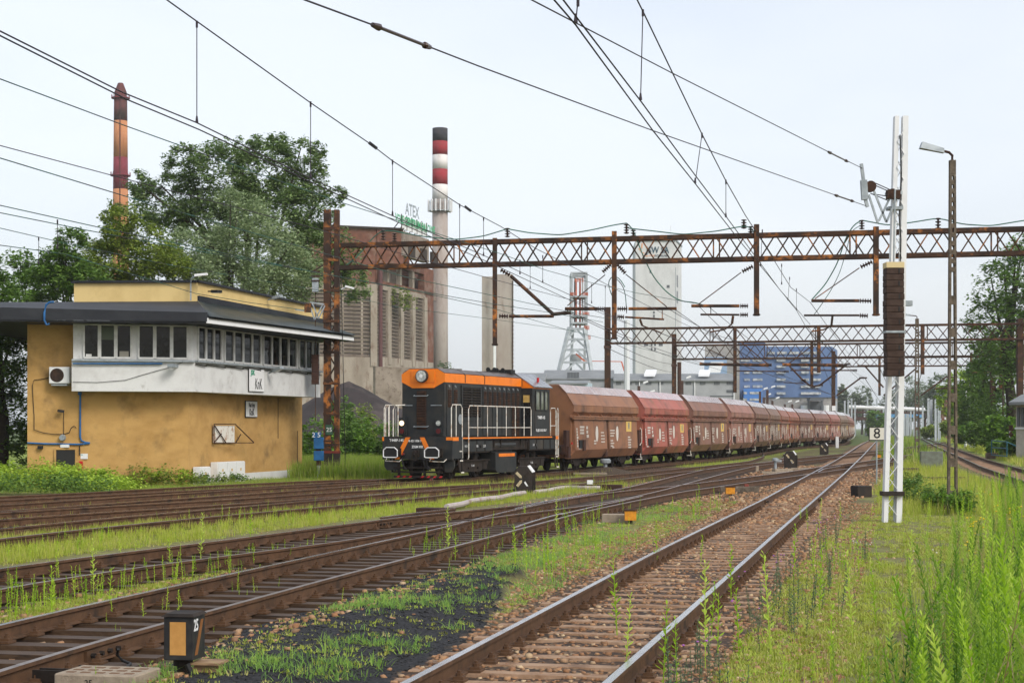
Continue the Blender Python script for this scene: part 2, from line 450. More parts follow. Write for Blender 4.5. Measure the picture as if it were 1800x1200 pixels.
def make_track(label, rails, pairs, conc=False, tops=None, maxd=75, dz=0.0, step=.62, nfast=70):
    t = empty("railway_track", (0, 0, 0), label, "railway track")
    for r in rails:
        link(bpy.data.objects.new("rail", rail_mesh(RS[r], (tops or {}).get(r, 'railtop'))), t)
    n = 0; far = MB(); cnt = 0
    for (a, b) in pairs:
        C = [c for c, w_ in pair_center(a, b)]
        if len(C) < 3: continue
        A, tt = resample([Vector(c) for c in C], step)
        for i in range(len(A)):
            T = A[min(i + 1, len(A) - 1)] - A[max(i - 1, 0)]; an = math.atan2(T[1], T[0]) - math.pi / 2
            x, y = A[i, 0] + rnd.uniform(-.03, .03), A[i, 1]
            if y < 3: continue
            if y < maxd and n < 290:
                inst("sleeper", sl_c if conc else sl_w, t, (x, y, -.172 + dz + rnd.uniform(-.006, .004)), (0, rnd.uniform(-.004, .004), an + rnd.uniform(-.012, .012)), (rnd.uniform(.97, 1.03), rnd.uniform(.92, 1.08), 1)); n += 1
                if y < 45 and cnt < nfast * 2:
                    for s_ in (-.76, .76):
                        # fastening sits under the nearer traced rail
                        q = np.array([x + math.cos(an) * s_, y + math.sin(an) * s_])
                        rr = RS[a] if np.hypot(*(RS[a][:, :2] - q).T).min() < np.hypot(*(RS[b][:, :2] - q).T).min() else RS[b]
                        j = int(np.hypot(*(rr[:, :2] - q).T).argmin())
                        fq = rr[j, :2]; tv = np.array([math.cos(an + math.pi / 2), math.sin(an + math.pi / 2)])
                        q2 = q + (np.array([math.cos(an), math.sin(an)])) * np.dot(fq - q, np.array([math.cos(an), math.sin(an)]))
                        inst("rail_fastening", fast_m, t, (q2[0], q2[1], -.172 + dz), (0, 0, an)); cnt += 1
            elif y < 260:
                far.box((x, y, -.255 + dz), (2.6, .24, .165), an)
    if far.v: far.build("far_sleepers", M['sleeperc' if conc else 'sleeper'], t, kind='stuff')
    return t
make_track("straight railway track with brown ballasted sleepers running from the near right foreground to the distance", ['ML', 'MR'], [('ML', 'MR')], conc=True, maxd=60, step=.6, nfast=75)
make_track("track with bare dark wooden sleepers crossing the left foreground behind the number 25 point indicator", ['C', 'D'], [('C', 'D')], maxd=78, tops={'D': 'raildull'})
make_track("track next beyond the dark-sleepered foreground track, joining it at the points", ['A', 'B'], [('A', 'B')], dz=-.007, maxd=78, tops={'B': 'raildull'})
make_track("curving track between the grass strip and the train's track, bordered by green weeds", ['l1F', 'l1N'], [('l1F', 'l1N')], dz=-.004, tops={'l1N': 'raildull'})
make_track("track joining from the left, second from the green grass strip", ['l2F', 'l2N'], [('l2F', 'l2N')], dz=-.011)
make_track("track that runs in front of the signal box wall and meets the train's track", ['l4N', 'l3F'], [('l3F', 'trN')], dz=-.009, tops={'l4N': 'raildull'})
make_track("track on which the black and orange diesel locomotive and its long train stand", ['trF', 'trN'], [('trF', 'l4N'), ('trF', 'trN')], dz=-.002, maxd=80, tops={'trF': 'raildull'})
make_track("rusty-sided track at the far right leading past the trees on the right", ['R1N', 'R1F'], [('R1N', 'R1F')], conc=True, maxd=120)

# fishplates at the rail joints
def joint(key, xpx, label):
    A = RS[key]; xs = A[:, 0] / A[:, 1] * FOC + CX; k = (A[:, 1] > 8); j = int(np.where(k, np.abs(xs - xpx), 1e9).argmin()); T = A[j + 1] - A[j - 1]; a = math.atan2(T[1], T[0]) - math.pi / 2
    t = empty("rail_joint", A[j], label, "rail joint", rz=a)
    for s in (-1, 1):
        MB().b2((s * .012, -.36, -.145), (s * .045, .36, -.055)).build("fishplate", M['rail'], t)
        for y in (-.27, -.09, .09, .27): MB().cyl((s * .04, y, -.1), (s * .085, y, -.1), .024, n=6).build("bolt", M['grime'], t)
joint('D', 175, "bolted rail joint just left of the number 25 lantern"); joint('C', 760, "bolted rail joint where the bright rail meets the frog"); joint('ML', 1345, "bolted rail joint on the straight track's left rail"); joint('A', 672, "bolted rail joint at the near end of the long check rail"); joint('MR', 1437, "bolted rail joint on the straight track's right rail")
# guard rails, blades and plates of the points
def short_rail(label, P, parent=None):
    A = smooth(P, .5, 2)
    o = bpy.data.objects.new("check_rail", rail_mesh(A, 'railtop')); link(o); tag(o, label, "check rail")
def offset_px(P, dz): return [Vector(p) + Vector((0, 0, dz)) for p in P]
short_rail("bright check rail beside the near rail of the foreground points, behind the tall weeds", px((905, 926.5), (920, 920.5), (960, 908.5), (990, 901)))
short_rail("worn check rail lying beside the far rail near the brown point machine cover", px((670, 908.5), (700, 904.3), (760, 896.8), (800, 892.8)))
short_rail("inner point blade left of the near diamond crossing at the middle of the yard", px((905, 893), (960, 880.5), (1016, 871.8), (1060, 863.5)))
short_rail("outer point blade beside the foreground rail near the orange marker", px((985, 903.5), (1040, 890.5), (1093, 879.3), (1130, 871)))
short_rail("wing rail in the middle of the diamond crossing ahead of the number 8 sign", px((1438, 829), (1448, 823.5), (1480, 818), (1495, 818.5)))
# ------------------------------------------------------------------ ground
def seg_dist(X, Y, A):
    best = np.full(X.shape, 1e9)
    for a, b in zip(A[:-1], A[1:]):
        ax, ay, bx, by = a[0], a[1], b[0], b[1]
        dx, dy = bx - ax, by - ay; L2 = dx * dx + dy * dy + 1e-9
        t = np.clip(((X - ax) * dx + (Y - ay) * dy) / L2, 0, 1)
        best = np.minimum(best, (X - ax - t * dx) ** 2 + (Y - ay - t * dy) ** 2)
    return np.sqrt(best)
def coarse(A, k=6): return np.concatenate([A[::k], A[-1:]])
CENT = {}
for k_, (a, b) in {'M': ('ML', 'MR'), 'CD': ('C', 'D'), 'AB': ('A', 'B'), 'L1': ('l1F', 'l1N'), 'L2': ('l2F', 'l2N'), 'L3': ('l3F', 'trN'), 'TR': ('trF', 'trN'), 'R': ('R1N', 'R1F')}.items():
    A, B = RS[a], RS[b]
    cc = []
    for p in A[::5]:
        d = np.hypot(*(B[:, :2] - p[:2]).T); i = int(d.argmin()); cc.append((p + B[i]) / 2)
    CENT[k_] = np.array(cc)
def inpoly(X, Y, P):
    r = np.zeros(X.shape, bool); n = len(P)
    for i in range(n):
        x1, y1 = P[i]; x2, y2 = P[(i + 1) % n]
        c = ((y1 > Y) != (y2 > Y)) & (X < (x2 - x1) * (Y - y1) / (y2 - y1 + 1e-12) + x1)
        r ^= c
    return r
def wpoly(pts): return [tuple(GG(x, y)[:2]) for x, y in pts]
_nz = [(nrg.uniform(0, 6.28), nrg.uniform(0, 6.28), nrg.normal(), nrg.normal()) for _ in range(24)]
def fnoise(X, Y, f=1.0):
    s = 0 * X
    for i, (a, b, u, v) in enumerate(_nz):
        k = f * (1 + i * .35)
        s = s + np.sin(X * u * k + a) * np.cos(Y * v * k + b) / (1 + i * .25)
    return s / 3.0
COALP = wpoly([(150, 1215), (330, 1160), (420, 1090), (560, 1050), (700, 1010), (790, 985), (850, 985), (900, 1010), (880, 1060), (840, 1110), (720, 1190), (690, 1260), (300, 1300)])
def masks(X, Y):
    dM = seg_dist(X, Y, CENT['M']); dCD = seg_dist(X, Y, CENT['CD']); dAB = seg_dist(X, Y, CENT['AB'])
    dL = np.minimum(seg_dist(X, Y, CENT['L1']), np.minimum(seg_dist(X, Y, CENT['L2']), seg_dist(X, Y, CENT['L3'])))
    dT = seg_dist(X, Y, CENT['TR']); dR = seg_dist(X, Y, CENT['R'])
    n = fnoise(X, Y, .9) ; n2 = fnoise(X + 31, Y - 17, 2.4)
    dA = np.minimum(np.minimum(dM, dCD), np.minimum(dAB, np.minimum(dT, dR))); dA = np.minimum(dA, dL)
    ball = np.clip((1.8 + .35 * n2 - dA) / .5, 0, 1)
    # stony yard between the points and the straight track
    sw = inpoly(X, Y, wpoly([(1110, 870), (1290, 815), (1500, 775), (1640, 775), (1640, 790), (1560, 830), (1530, 870), (1440, 905), (1370, 960), (1230, 905)]))
    ball = np.maximum(ball, sw * np.clip(.75 + .5 * n, 0, 1))
    coal = inpoly(X + .25 * n2, Y + .4 * n2, COALP) * 1.0
    return dict(M=dM, CD=dCD, AB=dAB, L=dL, T=dT, R=dR, A=dA, ball=ball, coal=coal, sw=sw)
def gheight(X, Y, m):
    h = GZ + .018 * fnoise(X, Y, 1.7) + .012 * fnoise(X, Y, 5)
    h = np.where(m['ball'] > .5, np.minimum(h, GZ + .012), h)
    crib = (m['CD'] < 1.2) | (m['AB'] < 1.2)
    h = h - .045 * crib
    h = h + .012 * np.clip((1.9 - m['M']) / .2, 0, 1) + .014 * fnoise(X, Y, 3) * (m['M'] < 1.3)
    h = h + .13 * m['coal'] * np.clip((fnoise(X, Y, .8) + .9) / 1.2, 0, 1) * np.clip((np.minimum(m['CD'], m['M']) - 1.4) / .8, 0, 1)
    return h
def gmat():
    def extra(t, base, mixc, ramp, noise, src):
        N = t.nodes; Lk = t.links
        at = N.new("ShaderNodeVertexColor"); at.layer_name = "zone"
        sp = N.new("ShaderNodeSeparateColor"); Lk.new(at.outputs[0], sp.inputs[0])
        soil = mixc(ramp(noise(1.3, (1, 1, 1)), .35, .68), (.15, .12, .06), (.20, .19, .06))
        soil = mixc(ramp(noise(9, (1, 1, 1)), .5, .62), soil, (.085, .06, .035))
        v = N.new("ShaderNodeTexVoronoi"); v.inputs["Scale"].default_value = 17; Lk.new(src, v.inputs["Vector"])
        cr = N.new("ShaderNodeValToRGB"); e = cr.color_ramp.elements
        e[0].color = (.06, .034, .018, 1); e[1].color = (.42, .31, .19, 1)
        q = e.new(.35); q.color = (.21, .10, .042, 1); q = e.new(.7); q.color = (.26, .15, .08, 1)
        sc = N.new("ShaderNodeSeparateColor"); Lk.new(v.outputs["Color"], sc.inputs[0]); Lk.new(sc.outputs[0], cr.inputs[0])
        vd = N.new("ShaderNodeMapRange"); vd.inputs[1].default_value = .2; vd.inputs[2].default_value = .55
        Lk.new(v.outputs["Distance"], vd.inputs[0])
        bal = mixc(vd.outputs[0], cr.outputs[0], (.035, .022, .016))
        bal = mixc(ramp(noise(.5, (1, 1, 1)), .45, .7), bal, mixc(.5, bal, (.09, .06, .04)))
        coal = mixc(ramp(noise(30, (1, 1, 1)), .4, .75), (.006, .006, .007), (.05, .05, .055))
        b = mixc(sp.outputs[0], soil, bal)
        b = mixc(sp.outputs[1], b, coal)
        b = mixc(sp.outputs[2], b, (.19, .25, .035))
        return b
    return mat("yard_ground", (.1, .09, .05), rough=.9, bump=.7, bscale=22, extra=extra, bdist=.03)
M['ground'] = gmat()
def patch(name, x0, x1, y0, y1, st, hole=None, label=None):
    xs = np.arange(x0, x1 + st / 2, st); ys = np.arange(y0, y1 + st / 2, st)
    X, Y = np.meshgrid(xs, ys); m = masks(X, Y); Z = gheight(X, Y, m)
    V = np.stack([X, Y, Z], -1).reshape(-1, 3); nx = len(xs); ny = len(ys)
    i = (np.arange(ny - 1)[:, None] * nx + np.arange(nx - 1)[None, :]).reshape(-1)
    F = np.stack([i, i + 1, i + nx + 1, i + nx], 1)
    if hole:
        cx = V[F, 0].mean(1); cy = V[F, 1].mean(1)
        F = F[~((cx > hole[0]) & (cx < hole[1]) & (cy > hole[2]) & (cy < hole[3]))]
    me = bpy.data.meshes.new(name)
    me.vertices.add(len(V)); me.vertices.foreach_set("co", V.reshape(-1).astype(np.float32))
    me.loops.add(F.size); me.loops.foreach_set("vertex_index", F.reshape(-1).astype(np.int32))
    me.polygons.add(len(F)); me.polygons.foreach_set("loop_start", (np.arange(len(F)) * 4).astype(np.int32))
    me.update(calc_edges=True); me.polygons.foreach_set("use_smooth", np.ones(len(F), bool))
    green = np.clip(.55 + .8 * fnoise(X * .5, Y * .5, 1) - m['ball'] * 2, 0, 1) * .35
    green = green * (1 - m['coal'])
    green = np.where(Y > 95, np.clip(1 - m['ball'], 0, 1), green)
    colr = np.stack([m['ball'], m['coal'], green, np.ones_like(X)], -1).reshape(-1, 4)
    ca = me.color_attributes.new("zone", 'FLOAT_COLOR', 'POINT'); ca.data.foreach_set("color", colr.reshape(-1).astype(np.float32))
    me.materials.append(M['ground'])
    o = bpy.data.objects.new(name, me); link(o); o["kind"] = "structure"
    if label: o["label"] = label
    return o
patch("ground", -12, 14, 8, 42, .13, label="stony yard ground in the foreground with coal dust and moss")
patch("yard_ground", -64, 76, 4, 214, 1.0, hole=(-11, 13, 9, 41), label="flat railway yard ground farther back")
b = MB()
xo, yo = 3200, 4200
b.quad((-xo, -60, GZ - .03), (-64, -60, GZ - .03), (-64, yo, GZ - .03), (-xo, yo, GZ - .03))
b.quad((76, -60, GZ - .03), (xo, -60, GZ - .03), (xo, yo, GZ - .03), (76, yo, GZ - .03))
b.quad((-64, 214, GZ - .03), (76, 214, GZ - .03), (76, yo, GZ - .03), (-64, yo, GZ - .03))
b.quad((-64, -60, GZ - .03), (76, -60, GZ - .03), (76, 4, GZ - .03), (-64, 4, GZ - .03))
M['field'] = mat("rough_grassland", (.05, .085, .02), (.10, .14, .03), .4, rough=.95, c3=(.09, .07, .04), s3=.15)
b.build("terrain", M['field'], kind="structure")

# ballast stones: real pebbles along the tracks, more where the bed is bare
def stones():
    tv = []
    import itertools
    phi = [(-1, -1, -.6), (1, -.8, -.7), (.9, 1, -.6), (-1, .9, -.7), (-.75, -.7, .6), (.6, -.75, .8), (.7, .55, .55), (-.55, .8, .75)]
    tf = [(0, 3, 2, 1), (4, 5, 6, 7), (0, 1, 5, 4), (1, 2, 6, 5), (2, 3, 7, 6), (3, 0, 4, 7)]
    P = []; sc = []
    def drop(n, X, Y, s0, s1):
        m = masks(X, Y); Z = gheight(X, Y, m)
        P.append(np.stack([X, Y, Z], 1)); sc.append(nrg.uniform(s0, s1, len(X)) * nrg.choice([1, 1, 1.5], len(X)))
        return m
    def keep(X, Y, prob):
        k = nrg.random(len(X)) < prob; return X[k], Y[k]
    # main straight track
    n = 30000
    d = 9 + 40 * nrg.random(n) ** 1.6; X = nrg.uniform(-2.6, 2.6, n); tcen = CENT['M']
    X = X + np.interp(d, tcen[:, 1], tcen[:, 0]); m = masks(X, d)
    X, Y = keep(X, d, np.where(m['M'] < 1.3, .42, .85) * (m['coal'] < .5)); drop(0, X, Y, .010, .024)
    for key, n in (('CD', 17000), ('AB', 12000)):
        tcen = CENT[key]; d = 12 + 60 * nrg.random(n) ** 1.3; o_ = np.argsort(tcen[:, 1])
        X = nrg.uniform(-2.4, 2.2, n) + np.interp(d, tcen[o_, 1], tcen[o_, 0])
        pr = np.clip(.35 + .5 * fnoise(X, d, 1.3), .05, 1); X, Y = keep(X, d, pr); drop(0, X, Y, .012, .028)
    # bare stony yard of the points
    n = 16000; d = 38 + 60 * nrg.random(n); X = (nrg.uniform(1080, 1600, n) - 900) / FOC * d
    m = masks(X, d); X, Y = keep(X, d, m['sw'] * .8); drop(0, X, Y, .02, .045)
    n = 2200; d = 12 + 30 * nrg.random(n); X = nrg.uniform(-6, 8, n); X, Y = keep(X, d, .5); drop(0, X, Y, .007, .02)
    n = 14000; X = nrg.uniform(-4.5, 1.0, n); d = nrg.uniform(12, 29, n); m = masks(X, d); X, Y = keep(X, d, m['coal']); ncoal = len(X); drop(0, X, Y, .006, .013)
    P = np.concatenate(P); sc = np.concatenate(sc)
    zs = sc * nrg.uniform(.55, 1.1, len(sc)); P[:, 2] += .3 * zs
    mm = mat("ballast_stone", (.2, .12, .08), tint=[(.010, .010, .011), (.27, .125, .050), (.18, .105, .055), (.38, .21, .10), (.25, .12, .055), (.50, .37, .22)], rough=.75, spec=.5)
    scatter("ballast_stones", tv or phi, tf, P, sc, nrg.uniform(0, 6.28, len(P)), mm, zs=zs, tilt=nrg.normal(0, .35, (len(P), 2)), tint=np.concatenate([.1 + .9 * nrg.random(len(P) - ncoal), np.zeros(ncoal)]), kind='stuff', label="loose brown ballast stones between and beside the rails")
stones()
# ================================================================== locomotive (local: +y away along the train, +x near side, z over rail top)
def wheelset(r=.5):
    b = MB()
    for s in (-1, 1):
        n = 20; x = s * .72
        b.tube([(x - s * .06, 0, 0), (x, 0, 0), (x, 0, 0), (x + s * .09, 0, 0), (x + s * .09, 0, 0), (x + s * .09, 0, 0)], [r + .03, r + .03, r, r, r * .8, r * .75], n)
    b.tube([(-.72, 0, 0), (.72, 0, 0)], .08, 8)
    return b.mesh("wheelset", M['grime'])
ws_loco, ws_wag = wheelset(.5), wheelset(.46)
def pipe(b, pts, r=.018, n=6): return b.tube(pts, r, n)

loco = empty("diesel_locomotive", LOCO_O, "orange and black diesel locomotive with white handrails heading the long wagon train", "locomotive", rz=-LOCO_A)
LL = 11.4
# frame
b = MB()
b.b2((-1.3, .1, 1.1), (1.3, LL, 1.53)); b.b2((-1.42, 0.08, 1.53), (1.42, LL - .02, 1.64))
b.b2((.95, .9, 1.02), (1.36, 3.9, 1.54)); b.b2((-1.36, .9, 1.02), (-.95, 3.9, 1.54)); b.b2((.95, 8.1, 1.04), (1.38, LL - .1, 1.54)); b.b2((-1.38, 8.1, 1.04), (-.95, LL - .1, 1.54))
for y in (4.4, 5.1, 7.3, 7.9): b.ext([(1.0, 1.54), (1.36, 1.54), (1.3, 1.15), (1.0, 1.05)], y, y + .12)
b.build("frame", M['grime'], loco)
b = MB()
for y in np.arange(1.3, 3.8, .82): b.box((1.372, y, 1.28), (.02, .7, .4))
for y in np.arange(8.5, 11, .82): b.box((1.392, y, 1.29), (.02, .7, .4))
for y, z in ((1.8, 1.28), (2.9, 1.28), (8.8, 1.28)): b.cyl((1.37, y, z), (1.45, y, z), .07, n=8)
b.build("battery_box_door", M['locob'], loco, kind="stuff")
# front buffer beam and side skirt
b = MB()
b.b2((-1.5, -.06, .78), (1.5, 0.06, 1.66)); b.b2((1.2, .06, .82), (1.5, .9, 1.66)); b.b2((-1.5, .06, .82), (-1.2, .9, 1.66))
b.ext([(-1.5, .76), (-.9, .76), (-.9, .35), (-1.38, .35), (-1.5, .5)], .1, .2)
b.ext([(1.5, .76), (1.1, .76), (1.1, .3), (1.38, .3), (1.5, .5)], .1, .2)
b.build("buffer_beam", M['locob'], loco); MB().b2((-1.45, LL - .1, .8), (1.45, LL, 1.66)).build("buffer_beam", M['locob'], loco)
b = MB()
for s, x0, x1 in ((-1, -.39, -.86), (1, .22, .64)):
    w_ = .2
    b.hexa([(x1 - w_ / 2, -.075, .79), (x1 + w_ / 2, -.075, .79), (x1 + w_ / 2, -.065, .79), (x1 - w_ / 2, -.065, .79),
            (x0 - w_ / 2, -.075, 1.64), (x0 + w_ / 2, -.075, 1.64), (x0 + w_ / 2, -.065, 1.64), (x0 - w_ / 2, -.065, 1.64)])
b.b2((1.24, -.07, 1.53), (1.505, -.062, 1.65)); b.b2((1.503, -.05, 1.51), (1.512, .5, 1.65)); b.b2((1.43, 1.0, 1.58), (1.445, LL - .7, 1.63))
b.b2((-1.505, -.07, 1.5), (-1.43, -.062, 1.65)); b.b2((1.46, LL - .3, 1.5), (1.475, LL, 1.65))
b.build("orange_stripe", M['orange'], loco)
# buffers
for nm, x in (("buffer", -.88), ("buffer", .88)):
    for y0, sgn in ((-.06, -1), (LL, 1)):
        b = MB(); b.cyl((x, y0, 1.05), (x, y0 + sgn * .35, 1.05), .13, .11, 12); b.cyl((x, y0, 1.05), (x, y0 + sgn * .08, 1.05), .19, n=12); b.box((x, y0 + sgn * .02, 1.05), (.42, .05, .34))
        yy = y0 + sgn * .52
        b.cyl((x, y0 + sgn * .3, 1.05), (x, yy, 1.05), .085, n=10)
        o = b.build("buffer", M['grime'], loco)
        pl = [(-.3, -.15), (-.24, -.18), (.24, -.18), (.3, -.15), (.3, .1), (.17, .2), (-.17, .2), (-.3, .1)]
        MB().ext([(x + p, 1.05 + q) for p, q in pl], yy - .02, yy + .03).build("buffer_head", M['black'], o)
        if sgn < 0:
            pts = [(x + p * 1.0, yy - .03, 1.05 + q) for p, q in pl]; MB().tube(pts + [pts[0], pts[1]], .024, 6, False).build("white_rim", M['white'], o)
# coupling, hoses, plough, steps
b = MB()
b.box((0, -.12, 1.02), (.22, .14, .26)); pipe(b, [(0, -.15, 1.08), (.02, -.34, 1.1), (.04, -.4, .98), (.02, -.36, .9)], .035); pipe(b, [(-.07, -.3, 1.1), (-.09, -.36, .8), (0, -.38, .68), (.09, -.36, .8), (.07, -.3, 1.1)], .024)
b.tube([(-.2, -.36, .78), (.2, -.36, .78)], .03, 6); b.build("screw_coupling", M['grime'], loco)
for x in (-.52, .4, .52):
    b = MB(); pipe(b, [(x, -.08, .98), (x, -.2, .98), (x - .03, -.27, .8), (x + .03, -.27, .55), (x + .14, -.2, .38)], .028, 8); b.build("brake_hose", M['black'], loco)
b = MB()
for x in (-.55, .42): b.tube([(x, -.08, .98), (x, -.2, .98)], .04, 8)
b.build("hose_cock", M['red'], loco)
for x in (-1.0, .9):
    b = MB(); pipe(b, [(x - .3, -.08, .82), (x - .3, -.2, .72), (x + .3, -.2, .70), (x + .36, -.08, .8)], .018); b.build("shunter_grip", M['whiterust'], loco)
b = MB()
for z in (.46, .3): b.b2((-1.05, -.0, z - .035), (1.05, .06, z + .035))
for x in (-.85, -.3, .25, .85): b.b2((x - .05, .06, .1), (x + .05, .12, .75))
b.b2((-1.05, 0.0, .07), (1.05, .05, .16)); b.build("rail_guard", M['grime'], loco)
b = MB()
for i in range(8):
    if i in (3,): continue
    x = -.92 + i * .26; b.hexa([(x, -.004, .08), (x + .1, -.004, .08), (x + .1, -.001, .08), (x, -.001, .08), (x + .07, -.004, .15), (x + .17, -.004, .15), (x + .17, -.001, .15), (x + .07, -.001, .15)])
b.build("red_stripe", M['red'], loco)
for y0 in (.72, LL - .35):
    for sx in (1, -1):
        b = MB()
        b.bar((sx * 1.46, y0 - .16, .8), (sx * 1.46, y0 + .02, .28), .03, .1); b.bar((sx * 1.46, y0 + .16, .8), (sx * 1.46, y0 + .26, .28), .03, .1)
        b.b2((sx * 1.2, y0 - .02, .26), (sx * 1.52, y0 + .26, .29)); b.b2((sx * 1.2, y0 - .1, .72), (sx * 1.52, y0 + .14, .75))
        o = b.build("cab_steps", M['grime'], loco)
        b = MB(); b.b2((sx * 1.5, y0 - .01, .25), (sx * 1.535, y0 + .26, .3)); b.b2((sx * 1.5, y0 - .1, .71), (sx * 1.535, y0 + .14, .76)); b.b2((sx * 1.5, y0 - .14, 1.08), (sx * 1.535, y0 + .05, 1.12)); b.build("step_edge", M['whiterust'], o)
# bogies
for yc in (2.55, 8.85):
    bg = MB()
    for s in (-1, 1):
        pr = [(yc - 1.55, .72), (yc + 1.55, .72), (yc + 1.55, .58), (yc + .75, .26), (yc - .75, .26), (yc - 1.55, .58)]
        bg.ext(pr, s * 1.08, s * 1.2, 'x'); bg.ext([(yc - 1.62, .74), (yc + 1.62, .74), (yc + 1.6, .69), (yc - 1.6, .69)], s * 1.04, s * 1.26, 'x')
        for yo in (-.45, .45): bg.cyl((s * 1.2, yc + yo, .42), (s * 1.27, yc + yo, .42), .05, n=8)
        for yo in (-1.2, 1.2): bg.box((s * 1.1, yc + yo, .5), (.24, .38, .3))
        for yo in (-.35, .35): bg.tube([(s * 1.12, yc + yo, .7), (s * 1.12, yc + yo, .98)], .1, 8)
    o = bg.build("bogie", M['grime'], loco)
    for yo in (-1.2, 1.2): inst("wheelset", ws_loco, o, (0, yc + yo, .5))
    text_mesh("T-145", .12, M['white'], o, (1.21, yc, .5), (R(90), 0, R(90)))
b = MB(); b.ext([(4.75, 1.0), (7.0, 1.0), (7.0, .3), (6.75, .16), (5.0, .16), (4.75, .3)], -1.25, 1.25, 'x'); b.ext([(4.75, 1.07), (7.0, 1.07), (7.0, 1.0), (4.75, 1.0)], -1.05, 1.05, 'x')
o = b.build("fuel_tank", M['locob'], loco); MB().b2((1.252, 5.1, .82), (1.262, 6.8, .95)).build("orange_band", M['orange'], o)
b = MB(); b.tube([(1.1, 4.35, 1.3), (1.1, 4.45, 1.3), (1.1, 6.8, 1.3), (1.1, 6.9, 1.3)], [.15, .22, .22, .15], 14); b.build("air_tank", M['locob'], loco, smooth=False)
# hood: black lower part, orange shoulder band, grey-brown roof
H0, H1 = .5, 8.4; hw = .93
b = MB()
def hoodsec(zz): return None
b.b2((-hw, H0, 1.64), (hw, H1, 3.79))
hood = b.build("hood", M['locob'], loco); bevel(hood, .03)
b = MB()
sh = [(-hw - .005, 3.78), (hw + .005, 3.78), (hw + .005, 4.1), (.6, 4.3), (-.6, 4.3), (-hw - .005, 4.1)]
b.ext(sh, H0 - .01, H1)
b.ext([(-.93, 3.8), (-.5, 3.58), (.5, 3.58), (.93, 3.8)], H0 - .02, H0 - .002)
b.build("orange_shoulder", M['orange'], hood)
b = MB()
for i in range(1): pass
for y0, y1 in ((H0 + .02, 2.35), (2.45, 4.3), (4.4, 8.3)):
    b.hexa([(.6, y0, 4.31), (.9, y0, 4.135), (.9, y1, 4.135), (.6, y1, 4.31), (.6, y0, 4.325), (.91, y0, 4.15), (.91, y1, 4.15), (.6, y1, 4.325)])
    b.hexa([(-.9, y0, 4.135), (-.6, y0, 4.31), (-.6, y1, 4.31), (-.9, y1, 4.135), (-.91, y0, 4.15), (-.6, y0, 4.325), (-.6, y1, 4.325), (-.91, y1, 4.15)])
    b.b2((-.6, y0, 4.302), (.6, y1, 4.325))
M['wetroof'] = mat("wet_roof_brown", (.075, .055, .05), (.11, .09, .08), 3, rough=.38, rvar=.15)
b.build("roof", M['wetroof'], hood)
b = MB()
for y in (2.4, 4.35, 8.38): b.ext([(-hw - .02, 3.8), (hw + .02, 3.8), (hw + .02, 4.11), (.6, 4.335), (-.6, 4.335), (-hw - .02, 4.11)], y - .025, y + .025)
b.build("roof_joint", M['locob'], hood)
b = MB()
for x, y in ((.3, 6.3), (.5, 6.5), (.35, 7.1), (.55, 7.3)): b.cyl((x, y, 4.33), (x, y, 4.42), .05, n=8); b.tube([(x, y - .12, 4.46), (x, y + .05, 4.46)], [.1, .04], 8)
b.b2((-.4, 7.7, 4.32), (.7, 8.2, 4.5)); b.b2((-.5, 5.4, 4.32), (.6, 7.5, 4.36)); b.build("roof_horn", M['black'], hood)
# headlight and front fittings
b = MB(); b.b2((-.5, H0 - .05, 3.78), (.5, H0 - .02, 4.22)); b.b2((-.48, H0 - .045, 3.56), (.48, H0 - .02, 3.72)); b.build("front_hatch", M['orange'], hood)
M['lens'] = mat("headlight_glass", (.55, .57, .52), (.25, .27, .25), 9, rough=.08, spec=1)
M['redlens'] = mat("red_lamp_glass", (.09, .01, .012), rough=.1)
_m = mat("lit_lamp", (1, .75, .45)); _m.node_tree.nodes["Principled BSDF"].inputs["Emission Color"].default_value = (1, .72, .4, 1); _m.node_tree.nodes["Principled BSDF"].inputs["Emission Strength"].default_value = 1.6
M['lit'] = _m
o = MB().cyl((0, H0 - .2, 4.02), (0, H0 - .04, 4.02), .25, n=24).build("headlight", M['locob'], hood); MB().cyl((0, H0 - .215, 4.02), (0, H0 - .19, 4.02), .215, n=24).build("lens", M['lens'], o)
b = MB(); b.cyl((0, H0 - .225, 4.02), (0, H0 - .214, 4.02), .07, n=12); b.build("bulb", M['white'], o)
b = MB(); b.b2((-.27, H0 - .03, 1.95), (.13, H0 - .002, 3.45)); o = b.build("radiator_grille", M['grille'], hood)
for i in range(0): inst("grille_slat", (MB().box((0, 0, 0), (.38, .03, .022), rx=.5).mesh("grille_slat", M['rustdark']) if i == 0 else sl_), o, (-.07, H0 - .045, 1.99 + i * .064)) if False else None
sl_ = MB().box((0, 0, 0), (.38, .035, .024), rx=.5).mesh("grille_slat", M['rustdark'])
for i in range(23): inst("grille_slat", sl_, o, (-.07, H0 - .045, 1.99 + i * .064))
b = MB()
for z, x0, x1 in ((3.25, -.38, .2), (2.05, -.38, .22)): pipe(b, [(x0, H0, z + .03), (x0, H0 - .1, z), (x1, H0 - .1, z), (x1, H0, z + .03)], .016)
for x0, x1 in ((-1.0, -.45), (.35, .82)): pipe(b, [(x0, H0 - .06, 2.88), (x1, H0 - .06, 2.88)], .016)
b.build("front_grab_rail", M['galv'], hood, kind="stuff")
